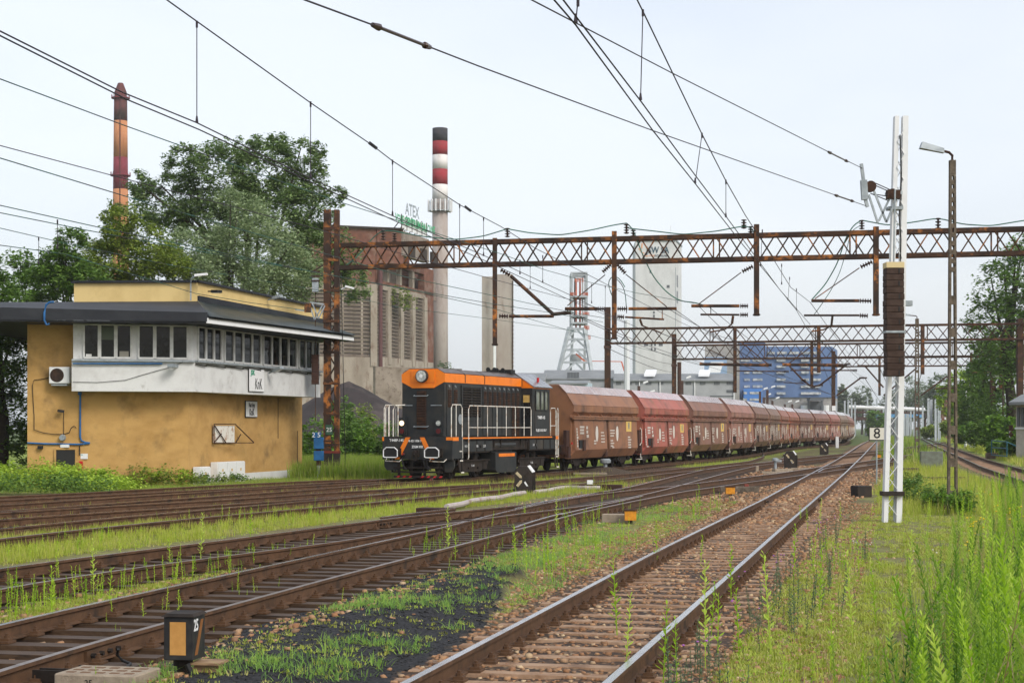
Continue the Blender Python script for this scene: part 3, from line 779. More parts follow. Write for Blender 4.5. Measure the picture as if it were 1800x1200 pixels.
for x in (-.86, .72):
    b = MB(); b.b2((x - .17, H0 - .1, 1.7), (x + .17, H0, 2.4)); b.cyl((x, H0 - .16, 2.19), (x, H0 - .1, 2.19), .125, n=16); b.cyl((x, H0 - .16, 1.88), (x, H0 - .1, 1.88), .135, n=16)
    o = b.build("marker_lamp", M['locob'], hood)
    MB().cyl((x, H0 - .175, 2.19), (x, H0 - .155, 2.19), .1, n=16).build("upper_lens", M['lit'] if x < 0 else M['lens'], o)
    MB().cyl((x, H0 - .172, 1.88), (x, H0 - .155, 1.88), .1, n=16).build("lower_lens", M['redlens'], o)
b = MB(); b.b2((-1.42, H0 - .55, 1.655), (1.42, H0 + .4, 1.675)); b.build("front_step_plate", M['grime'], hood)
# side doors with louvres
doors = [(.62, 1.12, .7, 0), (1.2, 1.68, .7, 0), (4.15, 4.6, .65, 0), (4.65, 5.1, .65, 0), (5.15, 5.6, .65, 0), (5.65, 6.1, .65, 0), (6.15, 6.6, .65, 0), (6.65, 7.1, .65, 0), (7.15, 7.6, 2.05, 1), (7.65, 8.1, 2.05, 1)]
lv = MB().box((0, 0, 0), (.03, .3, .035), ry=.5).mesh("louvre_slat", M['rustdark'])
for y0, y1, hh, _ in doors:
    for sx in (1, -1):
        d_ = MB().b2((sx * hw, y0 + .02, 1.70), (sx * (hw + .022), y1 - .02, 3.72)).build("engine_door", M['locob'], hood)
        if sx > 0:
            MB().b2((hw + .02, y0 + .09, 3.5 - hh), (hw + .027, y1 - .09, 3.5)).build("louvre_panel", M['grille'], d_)
            for i in range(int(hh / .075)): inst("louvre_slat", lv, d_, (hw + .035, (y0 + y1) / 2, 3.46 - i * .075))
            MB().tube([(hw + .03, y0 + .16, 3.66), (hw + .045, y0 + .22, 3.6)], .03, 6).build("door_latch", M['galv'], d_)
# big radiator shutter
b = MB(); b.b2((hw, 2.0, 2.3), (hw + .05, 3.95, 2.42)); b.b2((hw, 2.0, 3.62), (hw + .05, 3.95, 3.7)); b.b2((hw, 2.0, 2.42), (hw + .05, 2.1, 3.62)); b.b2((hw, 3.85, 2.42), (hw + .05, 3.95, 3.62)); b.b2((hw, 2.94, 2.42), (hw + .05, 3.0, 3.62))
o = b.build("radiator_shutter", M['locob'], hood); MB().b2((hw, 2.1, 2.42), (hw + .006, 3.85, 3.62)).build("dark_core", M['black'], o)
sv = MB().box((0, 0, 0), (.05, .84, .045), ry=.6).mesh("shutter_blade", M['grime'])
for i in range(11):
    for yy in (2.52, 3.43): inst("shutter_blade", sv, o, (hw + .035, yy, 2.5 + i * .105))
MB().b2((hw, 2.05, 1.70), (hw + .02, 3.9, 2.25)).build("lower_panel", M['locob'], hood)
b = MB(); b.tube([(hw + .02, 1.9, 2.35), (hw + .03, 1.9, 2.35)], .2, 18); b.build("round_maker_plate", M['galv'], hood)
# cab
C0, C1 = 8.4, 10.45
b = MB()
b.b2((-1.42, C0, 1.64), (1.42, C1, 3.72)); cab = b.build("cab", M['locob'], loco)
b = MB(); rp_ = [(-1.44, 3.70), (1.44, 3.70), (1.44, 3.78), (.62, 4.33), (-.62, 4.33), (-1.44, 3.78)]; b.ext(rp_, C0 + .02, C1 + .12); b.build("cab_end_panel", M['orange'], cab)
b = MB()
for s in (-1, 1):
    b.hexa([(s * .6, C0, 4.34), (s * 1.5, C0, 3.74), (s * 1.5, C1 + .15, 3.74), (s * .6, C1 + .15, 4.34), (s * .6, C0, 4.38), (s * 1.52, C0, 3.78), (s * 1.52, C1 + .15, 3.78), (s * .6, C1 + .15, 4.38)])
b.b2((-.6, C0, 4.34), (.6, C1 + .15, 4.375))
M['wetgrey'] = mat("wet_roof_pale", (.33, .34, .36), (.22, .22, .23), 2, rough=.25, metal=.4); recalc(b.build("cab_roof", M['wetgrey'], cab))
def win(parent, p0, p1, p2, p3, nrm, name="window", fr=.05, fm=None, gm=None, mull=0):
    # framed pane on a wall: corners bottom-left, bottom-right, top-right, top-left
    P = [Vector(p) for p in (p0, p1, p2, p3)]; n = Vector(nrm)
    b = MB()
    for i in range(4):
        a, c = P[i], P[(i + 1) % 4]; b.bar(a + n * .02, c + n * .02, fr, .05, up=n)
    for k in range(mull):
        t = (k + 1) / (mull + 1); b.bar(P[0].lerp(P[1], t) + n * .022, P[3].lerp(P[2], t) + n * .022, fr * .9, .05, up=n)
    o = b.build(name, fm or M['locob'], parent)
    b = MB(); q = [p + n * .012 for p in P]; b.hexa([q[0], q[1], q[1] - n * .008, q[0] - n * .008, q[3], q[2], q[2] - n * .008, q[3] - n * .008]); b.build("pane", gm or M['glass'], o)
    return o
M['cabglass'] = mat("cab_glass_green", (.09, .11, .075), (.20, .21, .16), 1.6, rough=.07, spec=.9)
for y0, y1 in ((8.75, 9.25), (9.32, 9.72), (9.8, 10.2)): win(cab, (1.42, y0, 2.78), (1.42, y1, 2.78), (1.42, y1, 3.6), (1.42, y0, 3.6), (1, 0, 0), gm=M['cabglass'])
win(cab, (.98, C0, 2.5), (1.34, C0, 2.5), (1.34, C0, 3.45), (.98, C0, 3.45), (0, -1, 0), gm=M['glass'])
win(cab, (-1.34, C0, 2.5), (-.98, C0, 2.5), (-.98, C0, 3.45), (-1.34, C0, 3.45), (0, -1, 0), gm=M['glass'])
MB().b2((1.0, C0 - .03, 3.1), (1.32, C0 - .015, 3.42)).build("sun_blind", M['yellow'], cab)
b = MB(); pipe(b, [(1.46, 8.5, 1.9), (1.5, 8.5, 2.0), (1.5, 8.5, 3.3), (1.46, 8.5, 3.4)], .015); b.build("cab_grab_rail", M['grime'], cab)
MB().cyl((1.2, 9.6, 4.0), (1.2, 9.6, 4.2), .06, n=8).build("red_roof_lamp", M['red'], cab)
# white handrails
def rail_frame(pts, posts=(), mid=None):
    b = MB(); pipe(b, pts, .022)
    for p, q in posts: pipe(b, [p, q], .018)
    if mid: pipe(b, mid, .018)
    return b.build("handrail", M['whiterust'], loco)
for s in (1, -1):
    X = s * 1.44
    ys = np.linspace(1.75, 7.9, 8)
    rail_frame([(X, 1.55, .78), (X, 1.62, .85), (X, 1.6, 2.72), (X, 1.72, 2.88), (X, 8.1, 2.88), (X, 8.2, 2.77), (X, 8.2, 1.66)], [((X, y, 1.66), (X, y, 2.88)) for y in np.linspace(2.5, 7.4, 6)], [(X, 1.62, 2.02), (X, 8.2, 2.02)])
    rail_frame([(X, -.02, 1.66), (X, -.02, 2.77), (X, .1, 2.90), (X, .85, 2.90), (X, .98, 2.77), (X, 1.02, .85), (X, .9, .72)], [((X, .42, 1.66), (X, .42, 2.90))])
    rail_frame([(X, LL - .9, 1.66), (X, LL - .9, 2.77), (X, LL - .8, 2.88), (X, LL - .35, 2.88), (X, LL - .25, 2.77), (X, LL - .25, .8)], [], [(X, LL - .9, 2.1), (X, LL - .25, 2.1)])
    rail_frame([(X - s * .0, LL - .1, .7), (X, LL - .1, 2.77), (X, LL - .0, 2.88), (X, LL + .08, 2.77), (X, LL + .08, .7)])
rail_frame([(-1.05, -.02, 1.66), (-1.05, -.02, 2.7), (-.98, .0, 2.88), (-.7, .3, 2.90)], [((-.9, .1, 1.66), (-.9, .1, 2.88))])
rail_frame([(-1.25, -.02, 1.66), (-1.25, -.02, 2.77), (-1.3, -.02, 2.90), (-1.38, -.02, 2.77), (-1.38, -.02, 1.0)])
# lettering
text_mesh("T448P-145", .14, M['white'], loco, (-.88, -.068, 1.52), (R(90), 0, 0), bold=.003)
text_mesh("8 621 036 7", .115, M['white'], loco, (-.085, -.068, 1.5), (R(90), 0, 0), bold=.003)
text_mesh("JSW KK", .13, M['white'], loco, (.02, -.068, 1.27), (R(90), 0, 0), bold=.004) if False else text_mesh("ZGM KK", .13, M['white'], loco, (.02, -.068, 1.27), (R(90), 0, 0), bold=.004)
text_mesh("T448P-145", .2, M['white'], cab, (1.425, 9.45, 2.45), (R(90), 0, R(90)), bold=.004)
text_mesh("PL-JSK  8 621 036-7", .15, M['white'], cab, (1.425, 9.45, 1.9), (R(90), 0, R(90)), bold=.004)
for y, t in ((1.5, "NLV"), (2.6, "85t"), (3.3, "2,50"), (8.6, "2x1")): text_mesh(t, .14, M['white'], loco, (1.385 if y < 5 else 1.405, y, 1.28), (R(90), 0, R(90)))

# ================================================================== hopper wagons
def wpaint(name, c1, c2, c3, rough, streaks):
    m = mat(name, (1, 1, 1), None, objcol=True, rough=rough, rvar=.14, scale=2.0, bump=.05, bscale=10,
            extra=lambda t, base, mixc, ramp, noise, src: mixc(ramp(noise(streaks[0], (.35, 1.0, .12), 4), streaks[1], streaks[2]),
                mixc(ramp(noise(1.2, (1, 1, 1), 5), .45, .7), base, c2), c3))
    m.node_tree.nodes['Principled BSDF'].inputs['Coat Weight'].default_value = 1.0 if rough < .4 else .12
    m.node_tree.nodes['Principled BSDF'].inputs['Coat Roughness'].default_value = .16 if rough < .4 else .4
    return m
M['wag'] = wpaint("wagon_paint", (1, 1, 1), (.13, .07, .045), (.30, .14, .06), .6, (1.5, .55, .72))
M['wagroof'] = wpaint("wet_roof_painted_sheen", (1, 1, 1), (.42, .30, .26), (.17, .06, .035), .27, (3.0, .52, .62))  # pale patches painted into the colour imitate sky sheen on the wet roof
M['wagdark'] = mat("wagon_dark_frame", (.045, .022, .018), (.075, .034, .022), 3, rough=.7, randoff=True)  # dark brown mottled at random, shared by frames, weights and poles
M['decal'] = mat("stencil_white", (.62, .58, .52), rough=.6)
M['decaly'] = mat("panel_yellow", (.66, .45, .13), rough=.6)
M['decalb'] = mat("panel_blue", (.03, .14, .22), rough=.6)
def make_wagon():
    t = empty("hopper_wagon", (0, 0, 0), "x", "freight wagon", "hopper wagons in the long train")
    Y0, Y1 = .62, 11.78
    prof = [(-.72, 3.98), (.72, 3.98), (1.08, 3.6), (1.43, 3.05), (1.43, 2.74), (1.3, 2.6), (1.3, 2.45), (1.3, .9), (.9, .62), (-.9, .62), (-1.3, .9), (-1.3, 2.45), (-1.3, 2.6), (-1.43, 2.74), (-1.43, 3.05), (-1.08, 3.6)]
    b = MB(); b.ext(prof, Y0, Y1); o = b.build("hopper_body", M['wag'], t); o["paint"] = 1; body = o
    b = MB()
    b.b2((-.70, Y0 + .02, 3.982), (.70, Y1 - .02, 4.02))
    for s in (-1, 1):
        for (p, q) in (((.72, 3.985), (1.085, 3.6)),):
            b.hexa([(s * p[0], Y0 - .03, p[1]), (s * q[0], Y0 - .03, q[1]), (s * q[0], Y1 + .03, q[1]), (s * p[0], Y1 + .03, p[1]), (s * (p[0] + .015), Y0 - .03, p[1] + .03), (s * (q[0] + .03), Y0 - .03, q[1] + .02), (s * (q[0] + .03), Y1 + .03, q[1] + .02), (s * (p[0] + .015), Y1 + .03, p[1] + .03)])
    o = recalc(b.build("roof_flap", M['wagroof'], t)); o["paint"] = 1
    b = MB()
    for s in (-1, 1):
        b.hexa([(s * 1.09, Y0 - .02, 3.58), (s * 1.435, Y0 - .02, 3.05), (s * 1.435, Y1 + .02, 3.05), (s * 1.09, Y1 + .02, 3.58), (s * 1.115, Y0 - .02, 3.6), (s * 1.455, Y0 - .02, 3.06), (s * 1.455, Y1 + .02, 3.06), (s * 1.115, Y1 + .02, 3.6)])
        k = 7
        for i in range(k):
            ya = Y0 + (Y1 - Y0) * i / k; yb = Y0 + (Y1 - Y0) * (i + 1) / k; b.b2((s * 1.43, ya + .012, 2.75), (s * 1.452, yb - .012, 3.045))
    o = recalc(b.build("side_plate", M['wag'], t)); o["paint"] = 1
    b = MB()
    for s in (-1, 1):
        b.b2((s * 1.3, Y0 - .1, 2.47), (s * 1.5, Y1 + .05, 2.56)); b.b2((s * 1.42, Y0 - .1, 2.40), (s * 1.5, Y1 + .05, 2.5))
        for i in range(6): y = Y0 + .9 + i * 1.87; b.ext([(1.3 * s, 2.72), (1.46 * s, 2.56), (1.3 * s, 2.56)], y - .04, y + .04)
    o = recalc(b.build("door_rail", M['wag'], t)); o["paint"] = 1
    for s in (1, -1):
        for (a, c) in ((Y0 + .25, 6.02), (6.42, Y1 - .2)):
            b = MB()
            xt, xm, xb = s * 1.40, s * 1.47, s * 1.2
            b.hexa([(s * 1.31, a, .98), (xm, a, .98), (xm, c, .98), (s * 1.31, c, .98), (s * 1.31, a, 2.38), (xt, a, 2.38), (xt, c, 2.38), (s * 1.31, c, 2.38)])
            b.hexa([(s * 1.0, a - .25, .60), (xb, a - .25, .58), (xb, c - .12, .58), (s * 1.0, c - .12, .60), (s * 1.31, a, .965), (xm, a, .975), (xm, c, .975), (s * 1.31, c, .965)])
            o = recalc(b.build("discharge_door", M['wag'], t)); o["paint"] = 1
            if s > 0:
                q = MB(); xx = 1.476
                def lines(y, z, n, wd, h_=.05, gap=.085):
                    for i in range(n):
                        ww = wd * rnd.uniform(.6, 1); k_ = int(ww / .09) + 1
                        for j in range(k_): q.b2((xx - .05 * (z - gap * i - .98) + .006, y + j * .09, z - i * gap), (xx - .05 * (z - gap * i - .98) + .012, y + j * .09 + .065, z - i * gap + h_))
                L_ = c - a
                if a < 3:
                    lines(a + .75, 2.0, 3, .7, .09, .14); lines(a + 1.75, 1.95, 3, .35, .14, .2); lines(a + 4.1, 1.75, 4, .6, .06, .15); lines(a + .2, 1.9, 7, .2, .1, .13)
                    lines(a + 2.9, 1.35, 2, .3, .07, .12)
                else:
                    lines(a + .15, 1.85, 3, .8, .06, .13); lines(a + .15, 1.35, 3, .6, .06, .13); lines(a + 3.3, 1.5, 5, .6, .07, .13)
                lines(a + .4, 1.02, 1, .5, .05)
                q.build("stencil_lettering", M['decal'], o, kind="stuff")
                q = MB(); ys_, zs_ = a + (3.45 if a < 3 else 1.4), 1.72
                pl = [(ys_ + .2 * math.cos(u), zs_ + .38 * math.sin(u)) for u in np.linspace(0, 2 * math.pi, 14)[:-1]]
                q.ext(pl, 1.43, 1.452, 'x'); q.build("oval_plate", M['decal'], o)
                if a < 3:
                    MB().b2((1.45, a + .5, 1.05), (1.50, a + .95, 1.45)).build("data_board", M['black'], o)
                    MB().b2((1.45, a + 1.05, .95), (1.53, a + 1.4, 1.45)).build("card_holder", M['wagdark'], o)
                else:
                    y_ = a + 3.1; q = MB(); q.b2((1.41, y_, 1.82), (1.432, y_ + .95, 2.34)); pn = q.build("emblem_panel", M['decaly'], o)
                    q = MB(); q.ext([(y_ + .48 + .09 * math.cos(u), 2.12 + .2 * math.sin(u)) for u in np.linspace(0, 2 * math.pi, 9)[:-1]], 1.431, 1.437, 'x'); q.build("emblem", M['decalb'], pn)
    b = MB()
    b.b2((-.4, .1, .85), (.4, 12.3, 1.1)); b.b2((-1.25, .12, .78), (1.25, .3, 1.22)); b.b2((-1.25, 12.1, .78), (1.25, 12.28, 1.22))
    for s in (-1, 1): b.b2((s * 1.25, .15, .9), (s * 1.1, .8, 1.9)); b.b2((s * 1.1, .2, .62), (s * 1.35, .5, 1.15)); b.b2((s * 1.15, 6.05, .62), (s * 1.36, 6.4, 2.4))
    b.build("underframe", M['wagdark'], t)
    for y in (.1, 12.3):
        for x in (-.88, .88):
            b = MB(); sg = -1 if y < 1 else 1; b.cyl((x, y, 1.05), (x, y + sg * .28, 1.05), .1, n=10); b.cyl((x, y + sg * .26, 1.05), (x, y + sg * .3, 1.05), .24, n=14); b.build("buffer", M['grime'], t)
    for yc in (2.3, 10.1):
        b = MB()
        for s in (-1, 1):
            b.ext([(yc - 1.3, .62), (yc - 1.1, .74), (yc + 1.1, .74), (yc + 1.3, .62), (yc + 1.25, .42), (yc + .5, .36), (yc + .3, .22), (yc - .3, .22), (yc - .5, .36), (yc - 1.25, .42)], s * .92, s * 1.05, 'x')
            for yo in (-.9, .9): b.box((s * 1.06, yc + yo, .46), (.16, .3, .26)); b.cyl((s * 1.1, yc + yo, .46), (s * 1.2, yc + yo, .46), .08, n=8)
        o = b.build("bogie", M['grime'], t)
        for yo in (-.9, .9): inst("wheelset", ws_wag, o, (0, yc + yo, .46))
    for s in (1, -1):
        b = MB(); X = s * 1.5; pipe(b, [(X - s * .05, 12.02, 2.0), (X + s * .02, 12.1, 1.95), (X + s * .02, 12.15, 1.25), (X - s * .05, 12.05, 1.1)], .02)
        pipe(b, [(X, 12.0, .66), (X, 12.05, .45), (X, 12.3, .45)], .02); b.b2((X - .2, 11.85, .36), (X + .02, 12.3, .39)); b.build("step_rail", M['whiterust'], t)
    MB().box((1.4, .52, 1.3), (.05, .1, .1)).build("red_reflector", M['red'], t)
    return t
WB = 1.5
wagcols = [("rusty orange-brown", (.185, .085, .044), "first behind the locomotive"), ("bright brick-red", (.25, .075, .055), "second behind the locomotive"), ("dull brown", (.15, .075, .055), "third behind the locomotive"),
           ("pinkish red", (.205, .10, .078), "fourth behind the locomotive"), ("dark brown", (.125, .066, .048), "fifth, where the train begins to curve"), ("grey-brown", (.15, .09, .066), "sixth behind the locomotive"),
           ("red-brown", (.19, .075, .05), "seventh behind the locomotive"), ("vivid rust-red", (.24, .08, .045), "eighth behind the locomotive"), ("dark chestnut", (.125, .058, .043), "ninth, left of the banded mast"),
           ("brown", (.14, .062, .046), "tenth, just left of the banded mast"), ("red", (.20, .075, .06), "eleventh, just right of the banded mast"), ("greenish brown", (.14, .095, .065), "twelfth behind the locomotive")]
wag0 = make_wagon()
for i in range(len(PC) - 1):
    a, c = PC[i], PC[i + 1]; v = c - a; rz = -math.atan2(v.x, v.y)
    if i < len(wagcols):
        nm, cc, wh = wagcols[i]; lab = "%s hopper wagon, %s" % (nm, wh)
    else:
        cc = rnd.choice([(.15, .08, .055), (.2, .085, .07), (.13, .065, .05), (.18, .075, .05)]); lab = "%s hopper wagon behind the locomotive, distant and brown" % ["thirteenth", "fourteenth", "fifteenth", "sixteenth"][i - 12] if i < 16 else "small distant brown hopper wagon near the far end of the train"
    if i == 0:
        t = wag0; t["label"] = lab; t.location = a; t.rotation_euler = (0, 0, rz)
        WK = KIDS[t.name]
    else:
        t = copy_tree(wag0, None, lab, a, rz)
    def setc(o):
        for k in KIDS.get(o.name, []):
            if "paint" in k.keys(): k.color = tuple(min(1, q * WB) for q in cc) + (1,)
            setc(k)
    setc(t)
    if i:
        for dr_ in KIDS.get(t.name, []):
            for q in KIDS.get(dr_.name, []):
                if q.name.startswith("stencil") or q.name.startswith("oval"): q.location = (0, rnd.uniform(-.3, .3), rnd.uniform(-.12, .12))
                if q.name.startswith("emblem"): q.location = (0, rnd.uniform(-.5, .25), rnd.uniform(-.15, .05))
# ================================================================== helpers for fixed structures
def wb(b, name, mats, parent, root=None, **k):
    r = (root or parent).location
    b.v = [(x - r.x, y - r.y, z - r.z) for x, y, z in b.v]
    return b.build(name, mats, parent, **k)
def insul(b, p0, p1, r=.075, n=5):
    p0, p1 = Vector(p0), Vector(p1); pts = []; rs = []
    for i in range(n):
        for t, rr in ((i + .1, .35), (i + .35, 1), (i + .55, 1), (i + .75, .35)):
            pts.append(p0.lerp(p1, t / n)); rs.append(r * rr)
    b.tube(pts, rs, 8)
def plane_pt(P0, P1, x, y=None, z=None):
    # point of the vertical plane through P0,P1 (plan) seen at column x and row y (or at height z)
    k = (x - CX) / FOC; dx, dy = P1[0] - P0[0], P1[1] - P0[1]
    t = (k * P0[1] - P0[0]) / (dx - k * dy); X, D = P0[0] + t * dx, P0[1] + t * dy
    return Vector((X, D, z if z is not None else CH - (y - HZ) / FOC * D))

# ================================================================== signal box
def V3(p, z): return Vector((p.x, p.y, z))
def pl(x, d): return Vector(((x - CX) / FOC * d, d, 0))
HL, HC, HR = pl(48, 62.8), pl(331, 64.3), pl(531, 76.5)
U0, U1, U2 = pl(126, 62.3), pl(342, 63.4), pl(563, 75.4)
HB1, HB0 = HR + Vector((-8.0, 2.4, 0)), HL + Vector((.6, 13.5, 0))
hut = empty("signal_box", (HC.x, HC.y, GZ), "ochre two storey railway signal box with white window band and black overhanging roof", "building")
M['ochre'] = mat("ochre_render", (.49, .30, .105), (.38, .22, .07), 1.1, .42, .7, .9, .5, 34, c3=(.19, .12, .05), s3=.9, lo3=.55, hi3=.78, stretch=(1, 1, 1.6), stretch3=(1, 1, .9), bdist=.015)
M['render'] = mat("white_render", (.62, .63, .62), (.50, .50, .49), 1.2, .45, .7, .8, .25, 20, c3=(.36, .35, .33), s3=2, lo3=.6, hi3=.8)
M['cream'] = mat("pale_yellow_render", (.66, .50, .22), (.56, .41, .17), 1.2, .4, .7, .85, .15, 20)
M['felt'] = mat("black_roof_felt", (.016, .018, .023), (.030, .033, .038), .8, .4, .7, .55, .15, 8, c3=(.02, .02, .024), s3=3, spec=.2)
M['corr'] = mat("corrugated_grey", (.055, .075, .078), (.11, .13, .13), 1.2, .4, .7, .38, rvar=.1, metal=.2)
def walls(poly, z0, z1):
    b = MB(); return b.ext([(p.x, p.y) for p in poly], z0, z1, 'z')
wl = recalc(wb(walls([HL, HC, HR, HB1, HB0], GZ - .3, 6.0), "wall", M['ochre'], hut))
n_r = Vector((HR - HC)).normalized(); nr = Vector((n_r.y, -n_r.x, 0)); n_l = (HC - HL).normalized(); nl = Vector((n_l.y, -n_l.x, 0))
b = MB(); a_ = plane_pt(HC, HR, 418, z=0) + nr * .02
b.hexa([a_ + Vector((0, 0, GZ - .2)), HR + nr * .02 + Vector((0, 0, GZ - .2)), HR - nr * .02 + Vector((0, 0, GZ - .2)), a_ - nr * .04 + Vector((0, 0, GZ - .2)), a_ + Vector((0, 0, .13)), HR + nr * .02 + Vector((0, 0, .13)), HR - nr * .02 + Vector((0, 0, .13)), a_ - nr * .04 + Vector((0, 0, .13))])
recalc(wb(b, "plinth", M['render'], hut))
UB2, UB0 = U2 + Vector((-7.5, 2.2, 0)), U0 + Vector((.3, 8, 0))
band = recalc(wb(walls([U0, U1, U2, UB2, UB0], 3.37, 4.48), "balcony_band", M['render'], hut))
def inset(p, q, r_, k):
    pass
I0, I1, I2 = U0 + Vector((.03, .1, 0)), U1 + Vector((-.1, .13, 0)), U2 + Vector((-.15, -.02, 0))
recalc(wb(walls([I0, I1, I2, UB2, UB0], 4.48, 5.98), "window_storey", M['render'], hut))
b = MB()
for p, q, n in ((U0, U1, nl), (U1, U2, nr)): b.bar(p + n * .04 + Vector((0, 0, 4.52)), q + n * .04 + Vector((0, 0, 4.52)), .22, .07)
recalc(wb(b, "window_sill", M['galv'], hut))
M['pvc'] = mat("white_window_frame", (.62, .63, .61), (.5, .5, .48), 4, rough=.45)
M['room'] = mat("dark_room_glass", (.004, .006, .005), (.018, .022, .018), .8, .5, .75, rough=.04, spec=.2)
def hutwin(P0, P1, n, x0, x1, k):
    a = plane_pt(P0, P1, x0, z=0); c = plane_pt(P0, P1, x1, z=0); t = (c - a) / k
    zz0, zz1 = 4.62, 5.86
    for i in range(k):
        p, q = a + t * i, a + t * (i + 1); g = .03
        p2, q2 = p + (q - p).normalized() * g, q - (q - p).normalized() * g
        b = MB()
        v0, v1 = Vector((0, 0, zz0)), Vector((0, 0, zz1)); o = n * .03
        for s_, e_ in ((p2 + v0, q2 + v0), (p2 + v1, q2 + v1)): b.bar(s_ + o, e_ + o, .07, .08)
        for u in (p2, q2): b.bar(u + v0 + o, u + v1 + o, .07, .08, up=n)
        f = wb(b, "window", M['pvc'], hut)
        b = MB(); o1, o2 = n * .01, n * .018
        b.hexa([p2 + v0 + o1, q2 + v0 + o1, q2 + v0 + o2, p2 + v0 + o2, p2 + v1 + o1, q2 + v1 + o1, q2 + v1 + o2, p2 + v1 + o2]); g_ = recalc(wb(b, "pane", M['room'], f, hut))
for x0, x1, k in ((146, 232, 3), (242, 331, 3)): hutwin(I0, I1, nl, x0, x1, k)
for x0, x1, k in ((346, 388, 3), (393, 457, 4), (461, 520, 4), (524, 559, 3)): hutwin(I1, I2, nr, x0, x1, k)
# blind and flower pot behind the panes of the left windows
for (x0, x1, y0, y1, mm, nm, off) in ((178, 200, 574, 597, mat("grey_blind", (.10, .12, .09), rough=.9), "blind", .02), (151, 161, 622, 629, M['pvc'], "flower_pot", .021), (210, 226, 617, 629, mat("pale_file_box", (.25, .24, .2), rough=.8), "box", .021)):
    a = plane_pt(I0, I1, x0, y1) + nl * off; c = plane_pt(I0, I1, x1, y1) + nl * off; z1_ = plane_pt(I0, I1, x0, y0).z
    b = MB(); b.quad(a, c, V3(c, z1_), V3(a, z1_)); wb(b, nm, mm, hut)
# roof
E0, E1, E2 = pl(-140, 60.5), pl(364, 62.0), pl(621, 74.6)
Q0, Q1, Q2 = pl(130, 66.3), pl(347, 66.0), pl(567, 80.3)
EB2, EB0 = E2 + Vector((-6, 6, 0)), E0 + Vector((0, 14, 0))
b = MB(); b.ext([(p.x, p.y) for p in (E0 + Vector((0, .05, 0)), E1 + Vector((-.05, .05, 0)), E2, EB2, EB0)], 5.87, 5.93, 'z'); recalc(wb(b, "roof_soffit", M['felt'], hut))
b = MB()
Ql = Q0 + (Q0 - Q1).normalized() * 9.0
E0t, E1t = V3(E0, 6.42), V3(E1, 6.27)
b.quad(V3(E0, 5.93), V3(E1, 5.93), E1t, E0t); b.quad(E0t, E1t, V3(Q1, 6.98), V3(Ql, 6.98)); b.quad(V3(E0, 5.93), E0t, V3(Ql, 6.98), V3(EB0, 6.9), V3(EB0, 5.93))
b.quad(V3(Ql, 6.98), V3(Q1, 6.98), V3(Q2, 6.98), V3(EB2, 6.9), V3(EB0, 6.9))
b.quad(V3(E1, 5.93), V3(E1 + (E2 - E1) * .012, 6.05), E1t)
wb(b, "felt_roof", M['felt'], hut)
b = MB(); b.hexa([V3(E1, 5.87), V3(E2, 5.87), V3(E2, 5.87) - nr * .06, V3(E1, 5.87) - nr * .06, V3(E1, 6.06), V3(E2, 6.06), V3(E2, 6.06) - nr * .06, V3(E1, 6.06) - nr * .06]); b.v = [tuple(Vector(v) + nr * .03) for v in b.v]; recalc(wb(b, "white_fascia", M['white'], hut))
b = MB(); n = 200
A0, A1, B0, B1 = V3(E1, 6.10) + nr * .1, V3(E2, 6.10) + nr * .1, V3(Q1, 6.99), V3(Q2, 6.99)
for i in range(n + 1):
    t = i / n; h = .045 * (i % 2)
    b.v.append(tuple(A0.lerp(A1, t) + Vector((0, 0, h)))); b.v.append(tuple(B0.lerp(B1, t) + Vector((0, 0, h))))
for i in range(n): b.f.append((2 * i, 2 * i + 2, 2 * i + 3, 2 * i + 1)); b.m.append(0)
o = wb(b, "corrugated_roof", M['corr'], hut)
b = MB(); b.quad(A0 - Vector((0, 0, .05)), A1 - Vector((0, 0, .05)), B1 - Vector((0, 0, .02)), B0 - Vector((0, 0, .02))); b.quad(V3(E2, 6.05), V3(Q2, 6.95), V3(EB2, 6.95), V3(EB2, 5.93)); wb(b, "roof_underlay", M['felt'], hut)
pb = [Q0, Q1, Q2, Q2 + Vector((-5, 2, 0)), Q0 + Vector((1, 9, 0))]
recalc(wb(walls(pb, 6.6, 7.72), "parapet", M['cream'], hut))
b = MB()
for p, q in zip(pb, pb[1:] + pb[:1]): b.bar(V3(p, 7.76), V3(q, 7.76), .26, .09)
b.bar(V3(Q1, 7.05) + nr * .03, V3(Q2, 7.05) + nr * .03, .12, .3)
wb(b, "parapet_cap", M['felt'], hut)
# door, notice, bracket rack and conduits on the wall
def wp(x, y, off=.03, right=False):
    p = plane_pt(HC, HR, x, y) if right else plane_pt(HL, HC, x, y); return p + (nr if right else nl) * off
b = MB(); p, q = wp(97, 790), wp(134, 790); b.hexa([V3(p, GZ), V3(q, GZ), V3(q - nl * .05, GZ), V3(p - nl * .05, GZ), V3(p, 1.19), V3(q, 1.19), V3(q - nl * .05, 1.19), V3(p - nl * .05, 1.19)])
dr = recalc(wb(b, "door", M['black'], hut)); b = MB(); b.bar(V3(p, GZ), V3(p, 1.22), .07); b.bar(V3(q, GZ), V3(q, 1.22), .07); b.bar(V3(p, 1.22), V3(q, 1.22), .07); wb(b, "door_frame", M['ochre'], dr, hut)
b = MB(); b.tube([wp(141, y, .06) for y in (686, 700, 730, 760, 768)] + [wp(143, 774, .06), wp(150, 777, .06), wp(158, 778, .06)], .035, 6); b.tube([wp(x, y, .06) for x, y in ((48, 778), (80, 779.5), (110, 780), (140, 780.5), (158, 778.5))], .035, 6)
b.tube([wp(141, 686, .06), wp(140, 694, .06)], .07, 6)
wb(b, "blue_conduit", M['blue'], hut)
